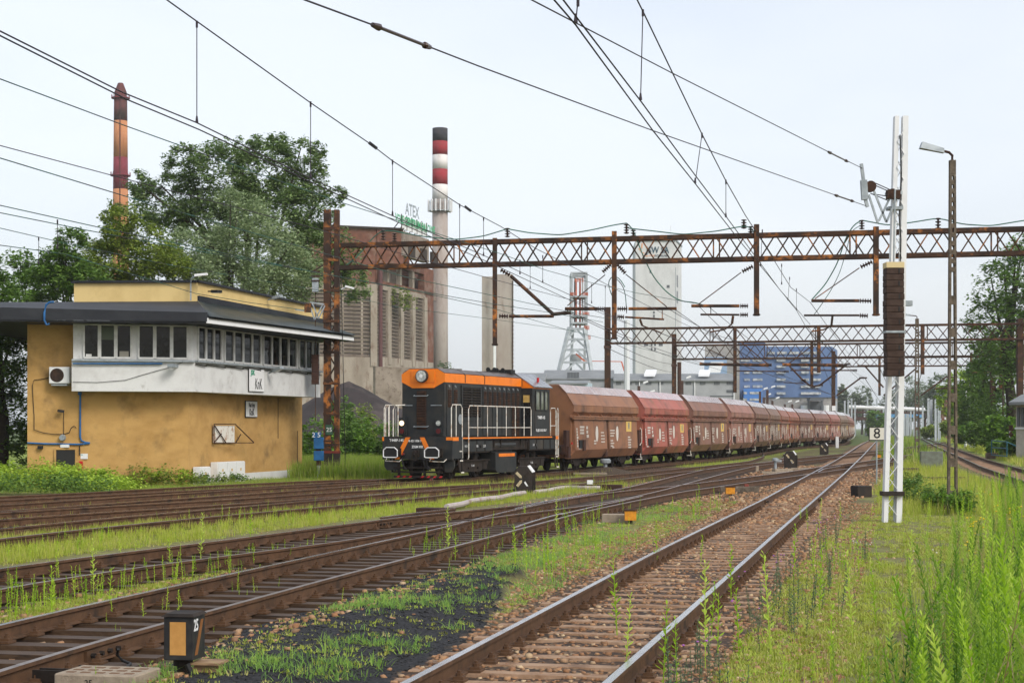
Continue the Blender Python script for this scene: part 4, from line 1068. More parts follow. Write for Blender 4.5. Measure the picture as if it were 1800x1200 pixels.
b = MB(); b.tube([wp(x, y, .05) for x, y in ((89, 663), (75, 666), (60, 668), (57, 677), (58, 700), (60, 730), (60, 755), (75, 760), (95, 763), (110, 763), (122, 760), (125, 752), (130, 748), (134, 752))], .014, 4); b.tube([wp(112, 724, .05), wp(112, 765, .05)], .012, 4); b.tube([wp(140, 783, .05), wp(140, 800, .05)], .02, 4)
b.tube([plane_pt(U0, U1, x, y) + nl * .04 for x, y in ((128, 671), (170, 672), (220, 668), (260, 656), (300, 645), (322, 636))], .01, 4)
b.tube([wp(487, y, .05, True) for y in (700, 740, 770)], .012, 4); b.tube([wp(521, y, .05, True) for y in (757, 815)], .014, 4)
b.tube([wp(x, y, .04, False) for x, y in ((-5, 676.5), (48, 677))], .008, 4)
wb(b, "wall_cable", M['black'], hut)
b = MB(); b.tube([plane_pt(U0, U1, x, 639) + nl * .1 for x in (128, 200, 285)], .03, 6); wb(b, "blue_balcony_pipe", M['blue'], hut)
b = MB()
for i in range(16):
    t = i / 15; b.tube([U1.lerp(U2, t) + nr * .07 + Vector((0, 0, 4.42)), U1.lerp(U2, min(1, t + .07)) + nr * .07 + Vector((0, 0, 4.36 + .05 * (i % 2)))], .022, 5)
wb(b, "black_balcony_cable", M['black'], hut)
b = MB(); b.tube([plane_pt(E0, E1, x, y) + Vector((0, -.08, 0)) for x, y in ((96, 531), (88, 531.5), (82, 536), (79, 550), (79, 563), (83, 571), (88, 569))], .04, 8); tag(wb(b, "hose_loop", M['blue'], hut), None)
# things mounted on the box
def thing_at(name, loc, label, cat, group=None): return empty(name, loc, label, cat, group)
p = wp(106, 660, .32); t = thing_at("air_conditioner", wp(106, 675, .05), "white wall air conditioner with round dark grille beside the balcony", "air conditioner")
b = MB(); b.box(p, (.76, .32, .62)); bevel(wb(b, "casing", M['white'], t), .02); b = MB(); b.cyl(p + Vector((-.08, -.17, 0)), p + Vector((-.08, -.155, 0)), .26, n=20); wb(b, "fan_grille", M['grille'], t)
b = MB(); b.box(p + Vector((0, .1, -.36)), (.6, .5, .05)); wb(b, "bracket", M['galv'], t)
def flood(loc, d, label, mm='galv', s=1.0):
    t = empty("floodlight", loc, label, "floodlight"); d = Vector(d).normalized(); L = Vector(loc)
    b = MB(); b.bar(L, L + d * .35 * s, .05); wb(b, "arm", M[mm], t)
    b = MB(); b.bar(L + d * .3 * s, L + d * (.3 + .42 * s), .26 * s, .12 * s); wb(b, "lamp_head", M[mm], t)
    b = MB(); b.bar(L + d * .33 * s - Vector((0, 0, .07 * s)), L + d * (.27 + .42 * s) - Vector((0, 0, .07 * s)), .2 * s, .02); wb(b, "lens", M['lens'], t)
flood(U1 + Vector((-.6, -.1, 4.3)), (-.2, -1, .05), "floodlight pointing outward below the window corner of the signal box")
flood(plane_pt(U1, U2, 470, 656) + nr * .05, (.9, -.5, .35), "long arm floodlight beside the white sign on the balcony")
b_ = V3(Q1, 7.0) + nl * .1
t = empty("roof_lamp", b_ + Vector((-.25, -.1, 0)), "curved arm lamp rising from the roof at the pale parapet corner", "lamp")
b = MB(); L = t.location; b.tube([L, L + Vector((0, 0, .65)), L + Vector((.05, -.1, .85)), L + Vector((.25, -.2, .95))], .03, 6); wb(b, "pole", M['galv'], t); b = MB(); b.box(L + Vector((.45, -.25, .98)), (.5, .2, .09), ry=-.1); wb(b, "lamp_head", M['white'], t)
flood(V3(Q1, 7.4) + Vector((.35, .4, 0)), (.8, -.6, -.05), "square black floodlight on the parapet just right of its corner", 'black', .9)
flood(plane_pt(Q1, Q2, 469, 527) + nr * .05, (.9, -.45, .2), "grey floodlight on an arm midway along the pale parapet")
p = wp(112, 723, .2); t = thing_at("wall_lamp", p, "small dark wall lamp above the signal box door", "lamp"); b = MB(); b.bar(p, p + Vector((-.18, -.12, .03)), .14, .1); wb(b, "shade", M['black'], t)
p = wp(110, 769, .1); t = thing_at("bulkhead_lamp", p, "round bulkhead lamp just above the blue pipe", "lamp"); b = MB(); b.cyl(p, p - Vector((0, .12, 0)), .13, .1, 12); wb(b, "body", M['galv'], t)
p = wp(114, 783.5, .06); t = thing_at("exit_lamp", p, "white box lamp over the dark door", "lamp"); b = MB(); b.box(p, (.32, .1, .11)); wb(b, "body", M['white'], t)
p = wp(71, 786, .12); t = thing_at("wall_lamp", p, "small dark wall lamp left of the door under the blue pipe", "lamp"); b = MB(); b.box(p, (.17, .16, .12)); wb(b, "shade", M['black'], t)
p = wp(148, 801.5, .04); t = thing_at("notice_plate", p, "small white notice plate right of the signal box door", "sign"); b = MB(); b.box(p, (.27, .02, .2)); wb(b, "plate", M['white'], t)
M['green'] = mat("sign_green", (.0, .25, .13), rough=.5)
text_mesh("JSK", .06, M['green'], t, (-.08, -.012, .05), (R(90), 0, 0))
p = wp(142.5, 816, .08); t = thing_at("fire_extinguisher", p + Vector((0, 0, -.15)), "red fire extinguisher box by the door above the bushes", "extinguisher"); b = MB(); b.box(p, (.11, .12, .26)); wb(b, "case", M['red'], t)
def sign(x0, x1, y0, y1, right_pl, label, cat="sign", frame='black', fw=.04, off=.06):
    P0, P1, n = right_pl; a = plane_pt(P0, P1, x0, (y0 + y1) / 2); c = plane_pt(P0, P1, x1, (y0 + y1) / 2); z1 = plane_pt(P0, P1, x0, y0).z; z0 = plane_pt(P0, P1, x0, y1).z
    a.z = c.z = (z0 + z1) / 2; m = (a + c) / 2 + n * off; rz = math.atan2((c - a).y, (c - a).x)
    t = empty("wall_sign", m, label, cat, rz=rz); wd = (c - a).length; h = z1 - z0
    MB().box((0, .02, 0), (wd + fw * 2, .03, h + fw * 2)).build("frame", M[frame], t); MB().box((0, 0, 0), (wd, .02, h)).build("plate", M['white'], t)
    return t, wd, h
t, wd, h = sign(435.5, 461.5, 648, 687, (U1, U2, nr), "white sign on the balcony lettered KnK with a green logo", fw=.015)
text_mesh("KnK", .62, M['black'], t, (wd * .12, -.013, -h * .18), (R(90), 0, 0), sx=.62, bold=.006); text_mesh("JSK", .28, M['green'], t, (-wd * .27, -.013, h * .33), (R(90), 0, 0), sx=1.0, bold=.012)
t, wd, h = sign(430, 449.5, 705, 732, (HC, HR, nr), "weathered framed sign on the ochre wall lettered Nast dysp KnK", fw=.03)
text_mesh("Nast dysp", .27, M['black'], t, (0, -.013, h * .26), (R(90), 0, 0), sx=.62, bold=.006); text_mesh("KnK", .42, M['black'], t, (0, -.013, -h * .22), (R(90), 0, 0), sx=.7, bold=.012)
# hinged rack on the wall
t = thing_at("wall_rack", wp(390, 775, .05, True), "rusty white hinged rack with diagonal struts on the ochre wall", "rack")
g = lambda x, y, o=.1: wp(x, y, o, True)
b = MB(); q = [g(372, 778, .08), g(409, 778, .08), g(409, 748, .08), g(372, 748, .08)]; b.hexa([q[0], q[1], q[1] - nr * .03, q[0] - nr * .03, q[3], q[2], q[2] - nr * .03, q[3] - nr * .03]); recalc(wb(b, "board", M['whiterust'], t))
b = MB()
for u, v in (((371, 778), (371, 745)), ((371, 745), (409, 745)), ((371, 778), (426, 778)), ((372, 748), (392, 778)), ((372, 776), (384, 762)), ((409, 746), (426, 777)), ((409, 778), (418, 763))): b.bar(g(*u, .13), g(*v, .13 if v[0] < 420 else .5), .035)
wb(b, "frame", M['rustdark'], t)
def cabinet(x0, x1, y0, doors_, label):
    a, c = plane_pt(HC, HR, x0, 830) + nr * .35, plane_pt(HC, HR, x1, 830) + nr * .35; a.z = c.z = GZ; rz = math.atan2((c - a).y, (c - a).x); m = (a + c) / 2; wd = (c - a).length
    h = (CH - (y0 - HZ) / FOC * m.y) - GZ
    t = empty("electrical_cabinet", m, label, "cabinet", rz=rz)
    bevel(MB().box((0, .15, h / 2), (wd, .3, h)).build("body", M['white'], t), .01)
    for i in range(doors_):
        o = MB().box((-wd / 2 + wd / doors_ * (i + .5), -.012, h / 2 + .03), (wd / doors_ - .03, .02, h - .12)).build("door", M['white'], t)
        MB().box((-wd / 2 + wd / doors_ * (i + .5), -.03, h * .62), (.1, .012, .1)).build("warning_plate", M['yellow'], o)
cabinet(337, 355, 820, 1, "small white electrical cabinet at the foot of the ochre wall"); cabinet(368, 416, 811, 3, "wide white three door electrical cabinet against the ochre wall")
# pole props behind the hut at the mast
# ================================================================== gantries
lat = MB().box((0, 0, 0), (.055, .055, 1)).mesh("lattice_bar", M['rust']); lat2 = MB().box((0, 0, 0), (.07, .07, 1)).mesh("lattice_bar", M['rustdark']); latd = MB().box((0, 0, 0), (.07, .07, 1)).mesh("lattice_bar", M['wagdark'])
def barinst(mesh, parent, a, c, name="lattice_bar", s=1.0):
    a, c = Vector(a), Vector(c); v = c - a
    o = bpy.data.objects.new(name, mesh); o.location = (a + c) / 2 - parent.location
    o.rotation_mode = 'QUATERNION'; o.rotation_quaternion = v.to_track_quat('Z', 'Y'); o.scale = (s, s, v.length); return link(o, parent)
def truss(t, P0, P1, z1, h, panel, wdt=.45, chord=.15, mats=('rust', None), mesh=lat, wfn=None):
    v = (P1 - P0); L = v.length; v = v / L; n = Vector((v.y, -v.x, 0)); k = int(L / panel)
    for zz in (z1, z1 - h):
        for s in (-1, 1):
            b = MB(); b.bar(V3(P0, zz) + n * s * wdt / 2, V3(P1, zz) + n * s * wdt / 2, chord * .75, chord); wb(b, "chord", M[mats[0]], t)
    for s in (-1, 1):
        for i in range(k):
            p = P0 + v * (panel * i + (0 if s < 0 else panel * .12)) + n * s * wdt / 2; q = p + v * panel
            a, c = (V3(p, z1 - h), V3(q, z1)) if (i + (s > 0)) % 2 else (V3(p, z1), V3(q, z1 - h))
            m_ = mesh if not wfn else wfn(p)
            barinst(m_, t, a, c)
    for i in range(0, k, 9):
        for o_ in (0, .25):
            p = P0 + v * (panel * i + o_) + n * wdt / 2; barinst(mesh, t, V3(p, z1), V3(p, z1 - h))
G0, G1 = Vector((-7.9, 73.8, 0)), Vector((26.0, 66.4, 0))
gt = empty("catenary_gantry", V3(G0, GZ), "nearest rusty lattice gantry spanning the yard from the mast beside the signal box", "gantry")
truss(gt, G0, G1, 10.0, .97, .62, wdt=.5, chord=.17)
gp = lambda x, y: plane_pt(G0, G1, x, y)
for x, y0, y1 in ((870, 420, 608), (1079, 408, 597), (1328, 396, 556), (1537, 400, 556)):
    b = MB(); p, q = gp(x, y0), gp(x, y1); q.x, q.y = p.x, p.y; b.bar(p + Vector((0, -.3, 0)), q + Vector((0, -.3, 0)), .2, .2, up=(0, 1, 0)); b.box(q + Vector((0, -.3, .05)), (.27, .27, .06)); wb(b, "hanger_post", M['rust'], gt)
# left mast: two channels with lattice
mt = empty("gantry_mast", V3(G0, GZ), "tall rust streaked steel mast with black foot right of the signal box", "mast")
mt.location = V3(pl(584, 73.6), GZ); ml = mt.location.copy()
for x0, x1, nm in ((-.36, -.06, "channel"), (.10, .32, "channel")):
    b = MB(); b.b2((x0, -.2, 1.15), (x1, -.14, 11.55 - GZ)); b.b2((x0, -.14, 1.15), (x0 + .05, .2, 11.55 - GZ)); b.b2((x1 - .05, -.14, 1.15), (x1, .2, 11.55 - GZ)); b.build(nm, M['rust'], mt)
for i in range(22):
    z = 1.4 + i * .45; s = 1 if i % 2 else -1
    barinst(lat, mt, ml + Vector((-.08 * s + .02, -.12, z)), ml + Vector((.14 * s + .02, -.12, z + .4)), s=1.2)
    if i % 3 == 0: b = MB(); b.b2((-.38, -.23, z), (.34, -.2, z + .12)); b.build("batten_plate", M['rust'], mt)
b = MB(); b.b2((-.36, -.21, -.1), (-.02, .21, 1.1)); b.b2((.06, -.21, -.1), (.34, .21, 1.1)); b.build("black_foot", M['tarred'], mt)
b = MB(); b.b2((-.37, -.22, 1.1), (.35, .22, 1.2)); b.build("red_band", mat("dull_red", (.16, .03, .02), rough=.7), mt)
MB().b2((-.27, -.235, 1.9), (.05, -.215, 2.35)).build("number_plate", mat("plate_green", (.03, .08, .05), rough=.6), mt); text_mesh("25", .26, M['white'], mt, (-.11, -.24, 2.12), (R(90), 0, 0))
b = MB(); b.tube([(.62, -.3, 0), (.42, -.3, 9.0)], .018, 5); b.build("stay_rod", M['black'], mt)
b = MB(); b.tube([(.42, -.32, 8.25), (.7, -.4, 8.35)], .03); b.box((.8, -.4, 8.33), (.4, .16, .08), ry=.25); b.build("lamp", M['white'], mt)
# tension weights left of the mast
t = empty("tension_weight_stack", ml + Vector((-.72, -.15, 4.1)), "brown stack of tension weights hanging left of the rusty mast", "weight stack")
wd_ = MB().box((0, 0, 0), (.3, .3, .095)).mesh("weight_block", M['wagdark'])
for i in range(13): inst("weight_block", wd_, t, (rnd.uniform(-.01, .01), 0, .06 + i * .1))
MB().tube([(0, 0, -1.6), (0, 0, 4.2)], .018, 5).build("hanging_rod", M['rustdark'], t)
b = MB(); b.box((0, 0, 4.35), (.26, .26, .6)); b.build("wheel_case", M['galv'], t); 
b = MB()
for i in range(3): b.cyl((0, 0, 4.5 + i * .2), (0, 0, 4.56 + i * .2), .2, n=12)
b.bar((-.2, 0, 4.9), (.4, 0, 5.25), .06); b.build("insulator", M['insul'], t)
# tensioner on the left
t = empty("catenary_tensioner", plane_pt(G0, G1, 541, 540), "rust brown tensioning lever with grey struts left of the mast over the corrugated roof", "tensioner")
g = lambda x, y: W(x, y, 72.5)
b = MB(); b.bar(g(541, 533), g(541, 549), .28, .12); wb(b, "rusty_block", M['rust'], t)
b = MB()
for u, v in (((543, 533), (553, 562)), ((549, 533), (560, 560)), ((553, 562), (567, 536)), ((560, 560), (571, 537)), ((545, 531), (570, 535)), ((519, 544), (540, 547))): b.bar(g(*u), g(*v), .05)
wb(b, "strut", M['galv'], t)
# blue box number 2 5 on its post
p = GG(560, 842); t = empty("blue_relay_box", p, "blue relay box numbered 2 5 on a thin post beside the mast", "relay box")
M2 = 2950 / p.y; b = MB(); b.b2((-.06, -.04, 0), (.06, .04, .85)); b.build("post", M['galv'], t)
b = MB(); b.b2((-.2, -.15, 1.3), (.22, .15, 1.8)); b.b2((-.2, -.12, .8), (.22, .12, 1.22)); bevel(b.build("case", M['blue'], t), .02)
b = MB(); b.b2((.2, -.05, 1.6), (.65, .05, 1.68)); b.b2((-.1, -.06, .6), (.1, .06, 1.4)); b.build("bracket", M['rustdark'], t)
text_mesh("2 5", .3, M['white'], t, (-.08, -.17, 1.9), (R(90), 0, 0)); MB().b2((-.24, -.165, 1.78), (.12, -.15, 2.02)).build("number_plate", M['blue'], t)
# brackets, arms and insulators under the nearest gantry
def arm(label, tubes, ins, plane=gp, r=.06, mm='rust'):
    c = plane(*tubes[0][0]); t = empty("cantilever_arm", c, label, "cantilever")
    for (a, d_, rr) in tubes:
        b = MB(); b.tube([plane(*a) + Vector((0, -.3, 0)), plane(*d_) + Vector((0, -.3, 0))], rr * r, 8); wb(b, "tube", M[mm], t)
    for (a, d_, n) in ins:
        b = MB(); insul(b, plane(*a) + Vector((0, -.3, 0)), plane(*d_) + Vector((0, -.3, 0)), .1, n); wb(b, "insulator", M['insul'], t)
    return t
arm("angled cantilever arm on the leftmost hanging post, above the locomotive's cab", [((898, 486), (972, 553), 1.3), ((972, 553), (1003, 550), 1.3), ((895, 556.5), (973, 556.5), 1.1)], [((880, 475), (897, 485), 4), ((877, 556), (894, 556.5), 4)])
arm("left hand arm of the second hanging post", [((993, 543.5), (1050, 543.5), 1.2), ((1063, 484), (997, 538), .35)], [((1050, 543.5), (1063, 543.5), 4), ((1073, 466), (1058, 480), 5)])
arm("right hand arm of the second hanging post, in front of the pale tower", [((1104, 543.5), (1188, 543), 1.1), ((1099, 483), (1171, 540), .35), ((1098, 558), (1166, 562), .7), ((1163, 545), (1163, 562), .3), ((1124, 562), (1128, 573), .8), ((1128, 573), (1162, 586), .5)], [((1084, 543.5), (1103, 543.5), 5), ((1084, 466), (1099, 482), 5), ((1084, 557), (1097, 558), 4)])
arm("arm of the third hanging post above the red wagons", [((1214, 538.5), (1298, 538.5), 1.1), ((1301, 480), (1227, 535), .35), ((1230, 553.5), (1298, 554), .7), ((1248, 540), (1248, 553), .3), ((1287, 556), (1285, 570), .9), ((1285, 570), (1272, 580), .5), ((1272, 580), (1247, 584), .5)], [((1299, 538.5), (1314, 538.5), 5), ((1322, 469), (1302, 479), 5), ((1299, 554), (1314, 554), 4)])
arm("arm of the fourth hanging post beside the white mast", [((1424, 529.5), (1508, 529.5), 1.1), ((1508, 472), (1430, 526), .35), ((1411, 555), (1508, 555), .7), ((1461, 556), (1459, 573), .8), ((1459, 573), (1446, 580), .5), ((1446, 580), (1425, 583), .5)], [((1508, 529.5), (1530, 530), 5), ((1531, 461), (1509, 471), 5), ((1508, 555), (1524, 556), 4)])
for i, (x, y0, y1) in enumerate(((674, 403, 421), (694, 409, 424), (892, 400, 416), (1101, 393, 410), (1113, 403, 420), (1307, 385, 401), (1319, 397, 412), (1514, 386, 402), (1648, 382, 402))):
    b = MB(); b_lab = ['leftmost post insulator on the nearest gantry, where the green cable rises', 'second post insulator from the left on the nearest gantry', 'post insulator on the gantry above the leftmost hanging post', 'tallest post insulator above the second hanging post', 'lower post insulator just right of the second hanging post top', 'post insulator just left of the third hanging post top', 'post insulator just right of the third hanging post top', 'post insulator on the gantry just left of the white mast', 'post insulator on the gantry between white mast and lamp post'][i]; insul(b, gp(x, y1) + Vector((0, -.1, -.05)), gp(x, y0) + Vector((0, -.1, 0)), .12, 4)
    q = empty("post_insulator", gp(x, y1), b_lab, "insulator", "post insulators on the nearest gantry"); wb(b, "insulator_stack", M['insul'], q)
M['gcable'] = mat("green_feeder_cable", (.045, .17, .12), (.03, .09, .07), 1, rough=.6)
def cable(label, pts, r=.025, plane=gp, mm='gcable', cat="cable"):
    P = [plane(*p) + Vector((0, -.15, 0)) for p in pts]; A = smooth(P, max(.15, sum((b - a).length for a, b in zip(P, P[1:])) / 60), 3)
    b = MB(); b.tube([Vector(a) for a in A], r, 5); o = b.build("feeder_cable", M[mm], None); tag(o, label, cat); return o
cable("green feeder cable rising over the gantry's left insulators and drooping to the mast", [(545, 489), (573, 484), (600, 473), (625, 456), (645, 432), (662, 412), (674, 405), (694, 407), (740, 416), (800, 422), (850, 416), (892, 403)])
cable("green feeder cable sagging between the first two pairs of gantry insulators", [(892, 403), (930, 410), (985, 414), (1040, 405), (1080, 396), (1101, 393)])
cable("green feeder cable dropping from the second insulator down past the pale tower", [(1101, 393), (1112, 402), (1122, 430), (1135, 462), (1150, 490), (1172, 515), (1195, 530), (1222, 532), (1240, 538)])
cable("green feeder cable between the second and third insulator pairs", [(1104, 402), (1150, 407), (1200, 413), (1260, 407), (1300, 399), (1319, 398), (1325, 410)])
cable("green feeder cable right of the white mast on the gantry top", [(1514, 388), (1560, 397), (1600, 392), (1648, 384), (1690, 395), (1740, 398), (1800, 388), (1840, 384)])
cable("green feeder cable looping down from the fourth insulator to the arm", [(1514, 388), (1500, 394), (1485, 420), (1470, 465), (1450, 500), (1425, 528)])
cable("thin dark jumper looping beside the fourth insulator", [(1514, 396), (1495, 405), (1487, 440), (1475, 480), (1460, 510), (1440, 540), (1430, 553)], .015, mm='wireg')
cable("dark jumper loop at the second hanging post", [(1098, 505), (1087, 486), (1074, 484), (1067, 497), (1072, 512), (1080, 530), (1082, 548)], .02)
cable("black jumper hanging right of the second hanging post", [(1078, 487), (1090, 495), (1098, 510), (1100, 530), (1101, 551)], .018, mm='wireg')
# farther gantries
def far_gantry(label, P0, P1, z1, h, panel, masts, hang, mesh, mm, armset=()):
    t = empty("catenary_gantry", V3(P0, GZ), label, "gantry"); truss(t, P0, P1, z1, h, panel, wdt=.5, chord=.16, mats=(mm, None), mesh=mesh)
    fp = lambda x, y: plane_pt(P0, P1, x, y)
    for x, y0, y1 in hang:
        b = MB(); p, q = fp(x, y0), fp(x, y1); q.x, q.y = p.x, p.y; b.bar(p + Vector((0, -.3, 0)), q + Vector((0, -.3, 0)), .26, .26, up=(0, 1, 0)); wb(b, "hanger_post", M['rust'] if x > 1380 else M['rustdark'], t)
    for x, y0, w_, lab in masts:
        p = fp(x, y0); m = empty("gantry_mast", V3(p, GZ), lab, "mast")
        b = MB(); b.b2((-w_ / 2, -.2, 0), (w_ / 2, .25, p.z - GZ)); b.build("post", M['rustdark' if x < 1700 else mm], m)
        b = MB(); b.b2((-w_ / 2 - .05, -.25, (p.z - GZ) * .72), (w_ / 2 + .05, .3, (p.z - GZ) * .74)); b.build("collar", M['wagdark'], m)
        if x == 1465:
            MB().b2((-w_ / 2 - .02, -.23, 4.35), (w_ / 2 + .02, -.2, 5.0)).build("white_plate", M['white'], m)
            for z0 in (2.2, 3.4): MB().b2((-w_ / 2 - .01, -.22, z0), (w_ / 2 + .01, .26, z0 + .55)).build("orange_band", M['rust'], m)
    return t, fp
slope = -.215
def gline(d, x0, x1):
    X0 = (x0 - CX) / FOC * d; P0 = Vector((X0, d, 0)); 
    k = (x1 - CX) / FOC; X1 = (k * (d - slope * X0)) / (1 - slope * k); return P0, Vector((X1, d + slope * (X1 - X0), 0))
P0, P1 = gline(140, 1068, 1880)
t2, fp2 = far_gantry("dark second gantry starting at the brown post above the wagons", P0, P1, 10.25, 1.2, .95, [(1068, 540, .5, "brown gantry post behind the first wagon, with a side box"), (1793, 560, .45, "dark gantry post at the right edge before the trees")], [(1291, 574, 690), (1438, 573, 655), (1620, 573, 658)], lat2, 'rustdark')
P0, P1 = gline(165, 1185, 1790)
t3, fp3 = far_gantry("third gantry, brown at left and rusty at right, just below the second", P0, P1, 10.1, 1.35, .98, [(1185, 587, .42, "brown gantry post in front of the grey sheds"), (1745, 590, .42, "rusty gantry post carrying a small white plate")], [(1426, 600, 680), (1757, 600, 684)], lat2, 'rustdark')
P0, P1 = gline(211, 1465, 1735)
t4, fp4 = far_gantry("farthest thin gantry beyond the blue building", P0, P1, 10.9, 1.2, 1.1, [(1465, 617, .42, "brown banded mast with white plate standing beside the train")], [(1545, 625, 695), (1706, 620, 700)], latd, 'rustdark')
arms2 = [(fp2, ((1229, 640), (1350, 642), 2.0)), (fp2, ((1374, 641), (1480, 642), 2.0)), (fp3, ((1245, 614), (1300, 640), .8)), (fp2, ((1300, 600), (1350, 641), .7)), (fp2, ((1383, 641), (1430, 605), .7)), (fp3, ((1387, 644), (1410, 668), 1.4)), (fp3, ((1410, 668), (1426, 680), 1.4)), (fp3, ((1426, 680), (1440, 677), 1.4)), (fp3, ((1440, 677), (1488, 640), 1.4)), (fp3, ((1293, 652), (1380, 653), 1)), (fp3, ((1388, 651), (1500, 651), 1)),
         (fp4, ((1470, 695), (1512, 664), 1.6)), (fp4, ((1512, 664), (1523, 664), 1.6)), (fp4, ((1519, 643), (1552, 681), 1.6)), (fp4, ((1506, 643), (1519, 643), 2)), (fp4, ((1519, 643), (1565, 643), 1.8)), (fp4, ((1552, 695), (1611, 646), 1.5)), (fp4, ((1618, 695), (1661, 663), 1.5)), (fp4, ((1661, 663), (1680, 663), 1.4)), (fp4, ((1702, 643), (1737, 683), 1.5)), (fp4, ((1737, 683), (1757, 682), 1.5)), (fp3, ((1726, 644), (1800, 641), 1.6)), (fp3, ((1700, 655), (1800, 653), 1.2)), (fp4, ((1641, 683), (1700, 681), 1.3)), (fp4, ((1377, 672), (1412, 674), 1))]
for i, (f_, (a, c, r_)) in enumerate(arms2):
    q = empty("cantilever_arm", f_(*a), "thin cantilever arm under the farther gantries", "cantilever", "cantilever arms under the farther gantries")
    b = MB(); b.tube([f_(*a) + Vector((0, -.35, 0)), f_(*c) + Vector((0, -.35, 0))], .07 * r_, 6); wb(b, "tube", M['rust' if i in (0, 1, 21, 22) else 'rustdark'], q)
    if i < 12: b = MB(); insul(b, f_(c[0] - 3, c[1]) + Vector((0, -.36, 0)), f_(c[0] + 6, c[1]) + Vector((0, -.36, 0)), .16, 4); wb(b, "insulator", M['insul'], q)
# ================================================================== white mast with tension weights (right)
p = GG(1567, 918); wm = empty("tension_mast", p, "white painted lattice mast carrying a stack of dark weights at the right", "mast")
P_ = 2950 / p.y
top = 9.45; lean = (1583 - 1567) / P_
def sk(z, x): f = z / top; return (x * (1 - .35 * f) + lean * f, 0, z)
for s in (-1, 1):
    b = MB(); a, c = Vector(sk(0, s * .155)), Vector(sk(top, s * .155))
    w_ = .05 if s < 0 else .065
    for y0, y1 in ((-.13, -.09), ):
        b.hexa([a + Vector((-w_, -.12, 0)), a + Vector((w_, -.12, 0)), a + Vector((w_, .12, 0)), a + Vector((-w_, .12, 0)), c + Vector((-w_, -.1, 0)), c + Vector((w_, -.1, 0)), c + Vector((w_, .1, 0)), c + Vector((-w_, .1, 0))])
    b.build("channel", M['white'], wm)
zb = MB().box((0, 0, 0), (.03, .012, 1)).mesh("lacing_bar", M['white']); n = 30
for i in range(n):
    z0, z1 = .15 + i * .3, .15 + (i + 1) * .3; s = 1 if i % 2 else -1
    a, c = Vector(sk(z0, -.12 * s)), Vector(sk(z1, .12 * s)); a.y = c.y = -.11
    barinst(zb, wm, a + wm.location, c + wm.location, "lacing_bar"); a.y = c.y = .11; a.x, c.x = c.x, a.x
    barinst(zb, wm, a + wm.location, c + wm.location, "lacing_bar")
b = MB(); b.tube([(.05, -.05, .05), (.14, -.05, 5.8)], .022, 6); b.build("guide_rod", M['galv'], wm)
b = MB(); b.box((.0, -.05, .68), (.5, .36, .1)); b.build("lower_guide", M['tarred'], wm)
b = MB(); b.box((.04, -.05, 7.65), (.34, .3, .08)); b.box((.06, -.05, 7.3), (.34, .3, .07)); b.box((.22, 0, 5.1), (.5, .2, .12)); b.build("bracket", M['galv'], wm)
b = MB(); b.tube([(.18, -.1, 5.7), (.19, -.13, 6.6), (.15, -.13, 7.1), (.2, -.13, 8), (.17, -.13, 9)], .016, 5); b.build("cable", M['black'], wm)
ws = empty("tension_weight_stack", W(1571, 662, p.y - .5), "tall stack of dark concrete weights with cream cap on the white mast", "weight stack")
for i in range(17):
    hh = .142; b = MB(); w2 = .205; z = .01 + i * (hh + .004); ox = rnd.uniform(-.008, .008) - .0009 * i + .006
    b.b2((-w2 + ox, -.19, z), (w2 + ox, .19, z + hh)); o = b.build("weight_block", M['wgt'] if 'wgt' in M else M.setdefault('wgt', mat("weathered_brown_concrete", (.042, .024, .017), (.07, .045, .035), 5, .4, .7, .85, .5, 40, randoff=True)), ws); bevel(o, .012)
    if i % 2 == 0: MB().b2((w2 * .35 + ox, -.2, z + .02), (w2 * .5 + ox, -.185, z + hh - .01)).build("slot", M['black'], o)
MB().b2((-.21, -.2, 2.49), (.2, .2, 2.62)).build("cream_cap", mat("cream_paint", (.62, .5, .27), rough=.7), ws)
MB().b2((-.22, -.21, 1.0), (.22, .21, 1.05)).build("clamp", M['galv'], ws)
MB().tube([(.0, 0, 2.6), (.03, 0, 4.3)], .02, 6).build("hanging_rod", M['galv'], ws)
# tensioner right
dT = p.y
t = empty("catenary_tensioner", W(1535, 345, dT), "galvanised tensioning device with V struts between two wires and the white mast", "tensioner")
g = lambda x, y: W(x, y, dT - .3)
b = MB(); b.bar(g(1514, 288), g(1518, 318), .07); b.bar(g(1521, 350), g(1525, 364), .07); b.bar(g(1518, 317), g(1520, 351), .14, .14); wb(b, "yoke", M['galv'], t)
b = MB(); b.cyl(g(1530, 328) + Vector((0, -.06, 0)), g(1530, 328) + Vector((0, .06, 0)), .13, n=14); b.cyl(g(1568, 341) + Vector((0, -.06, 0)), g(1568, 341) + Vector((0, .06, 0)), .12, n=14); b.box(g(1570, 342), (.3, .2, .2)); wb(b, "pulley", M['rustdark'], t)
b = MB(); 
for u, v in (((1527, 342), (1543, 392)), ((1534, 330), (1558, 390)), ((1545, 388), (1566, 344)), ((1558, 391), (1577, 346))): b.bar(g(*u), g(*v), .045)
wb(b, "strut", M['galv'], t)
b = MB()
for u, v in (((1534, 320), (1570, 336)), ((1534, 324), (1570, 340)), ((1532, 341), (1568, 346)), ((1530, 340), (1562, 353))): b.tube([g(*u), g(*v)], .012, 5)
wb(b, "tackle_wire", M['wire'], t)
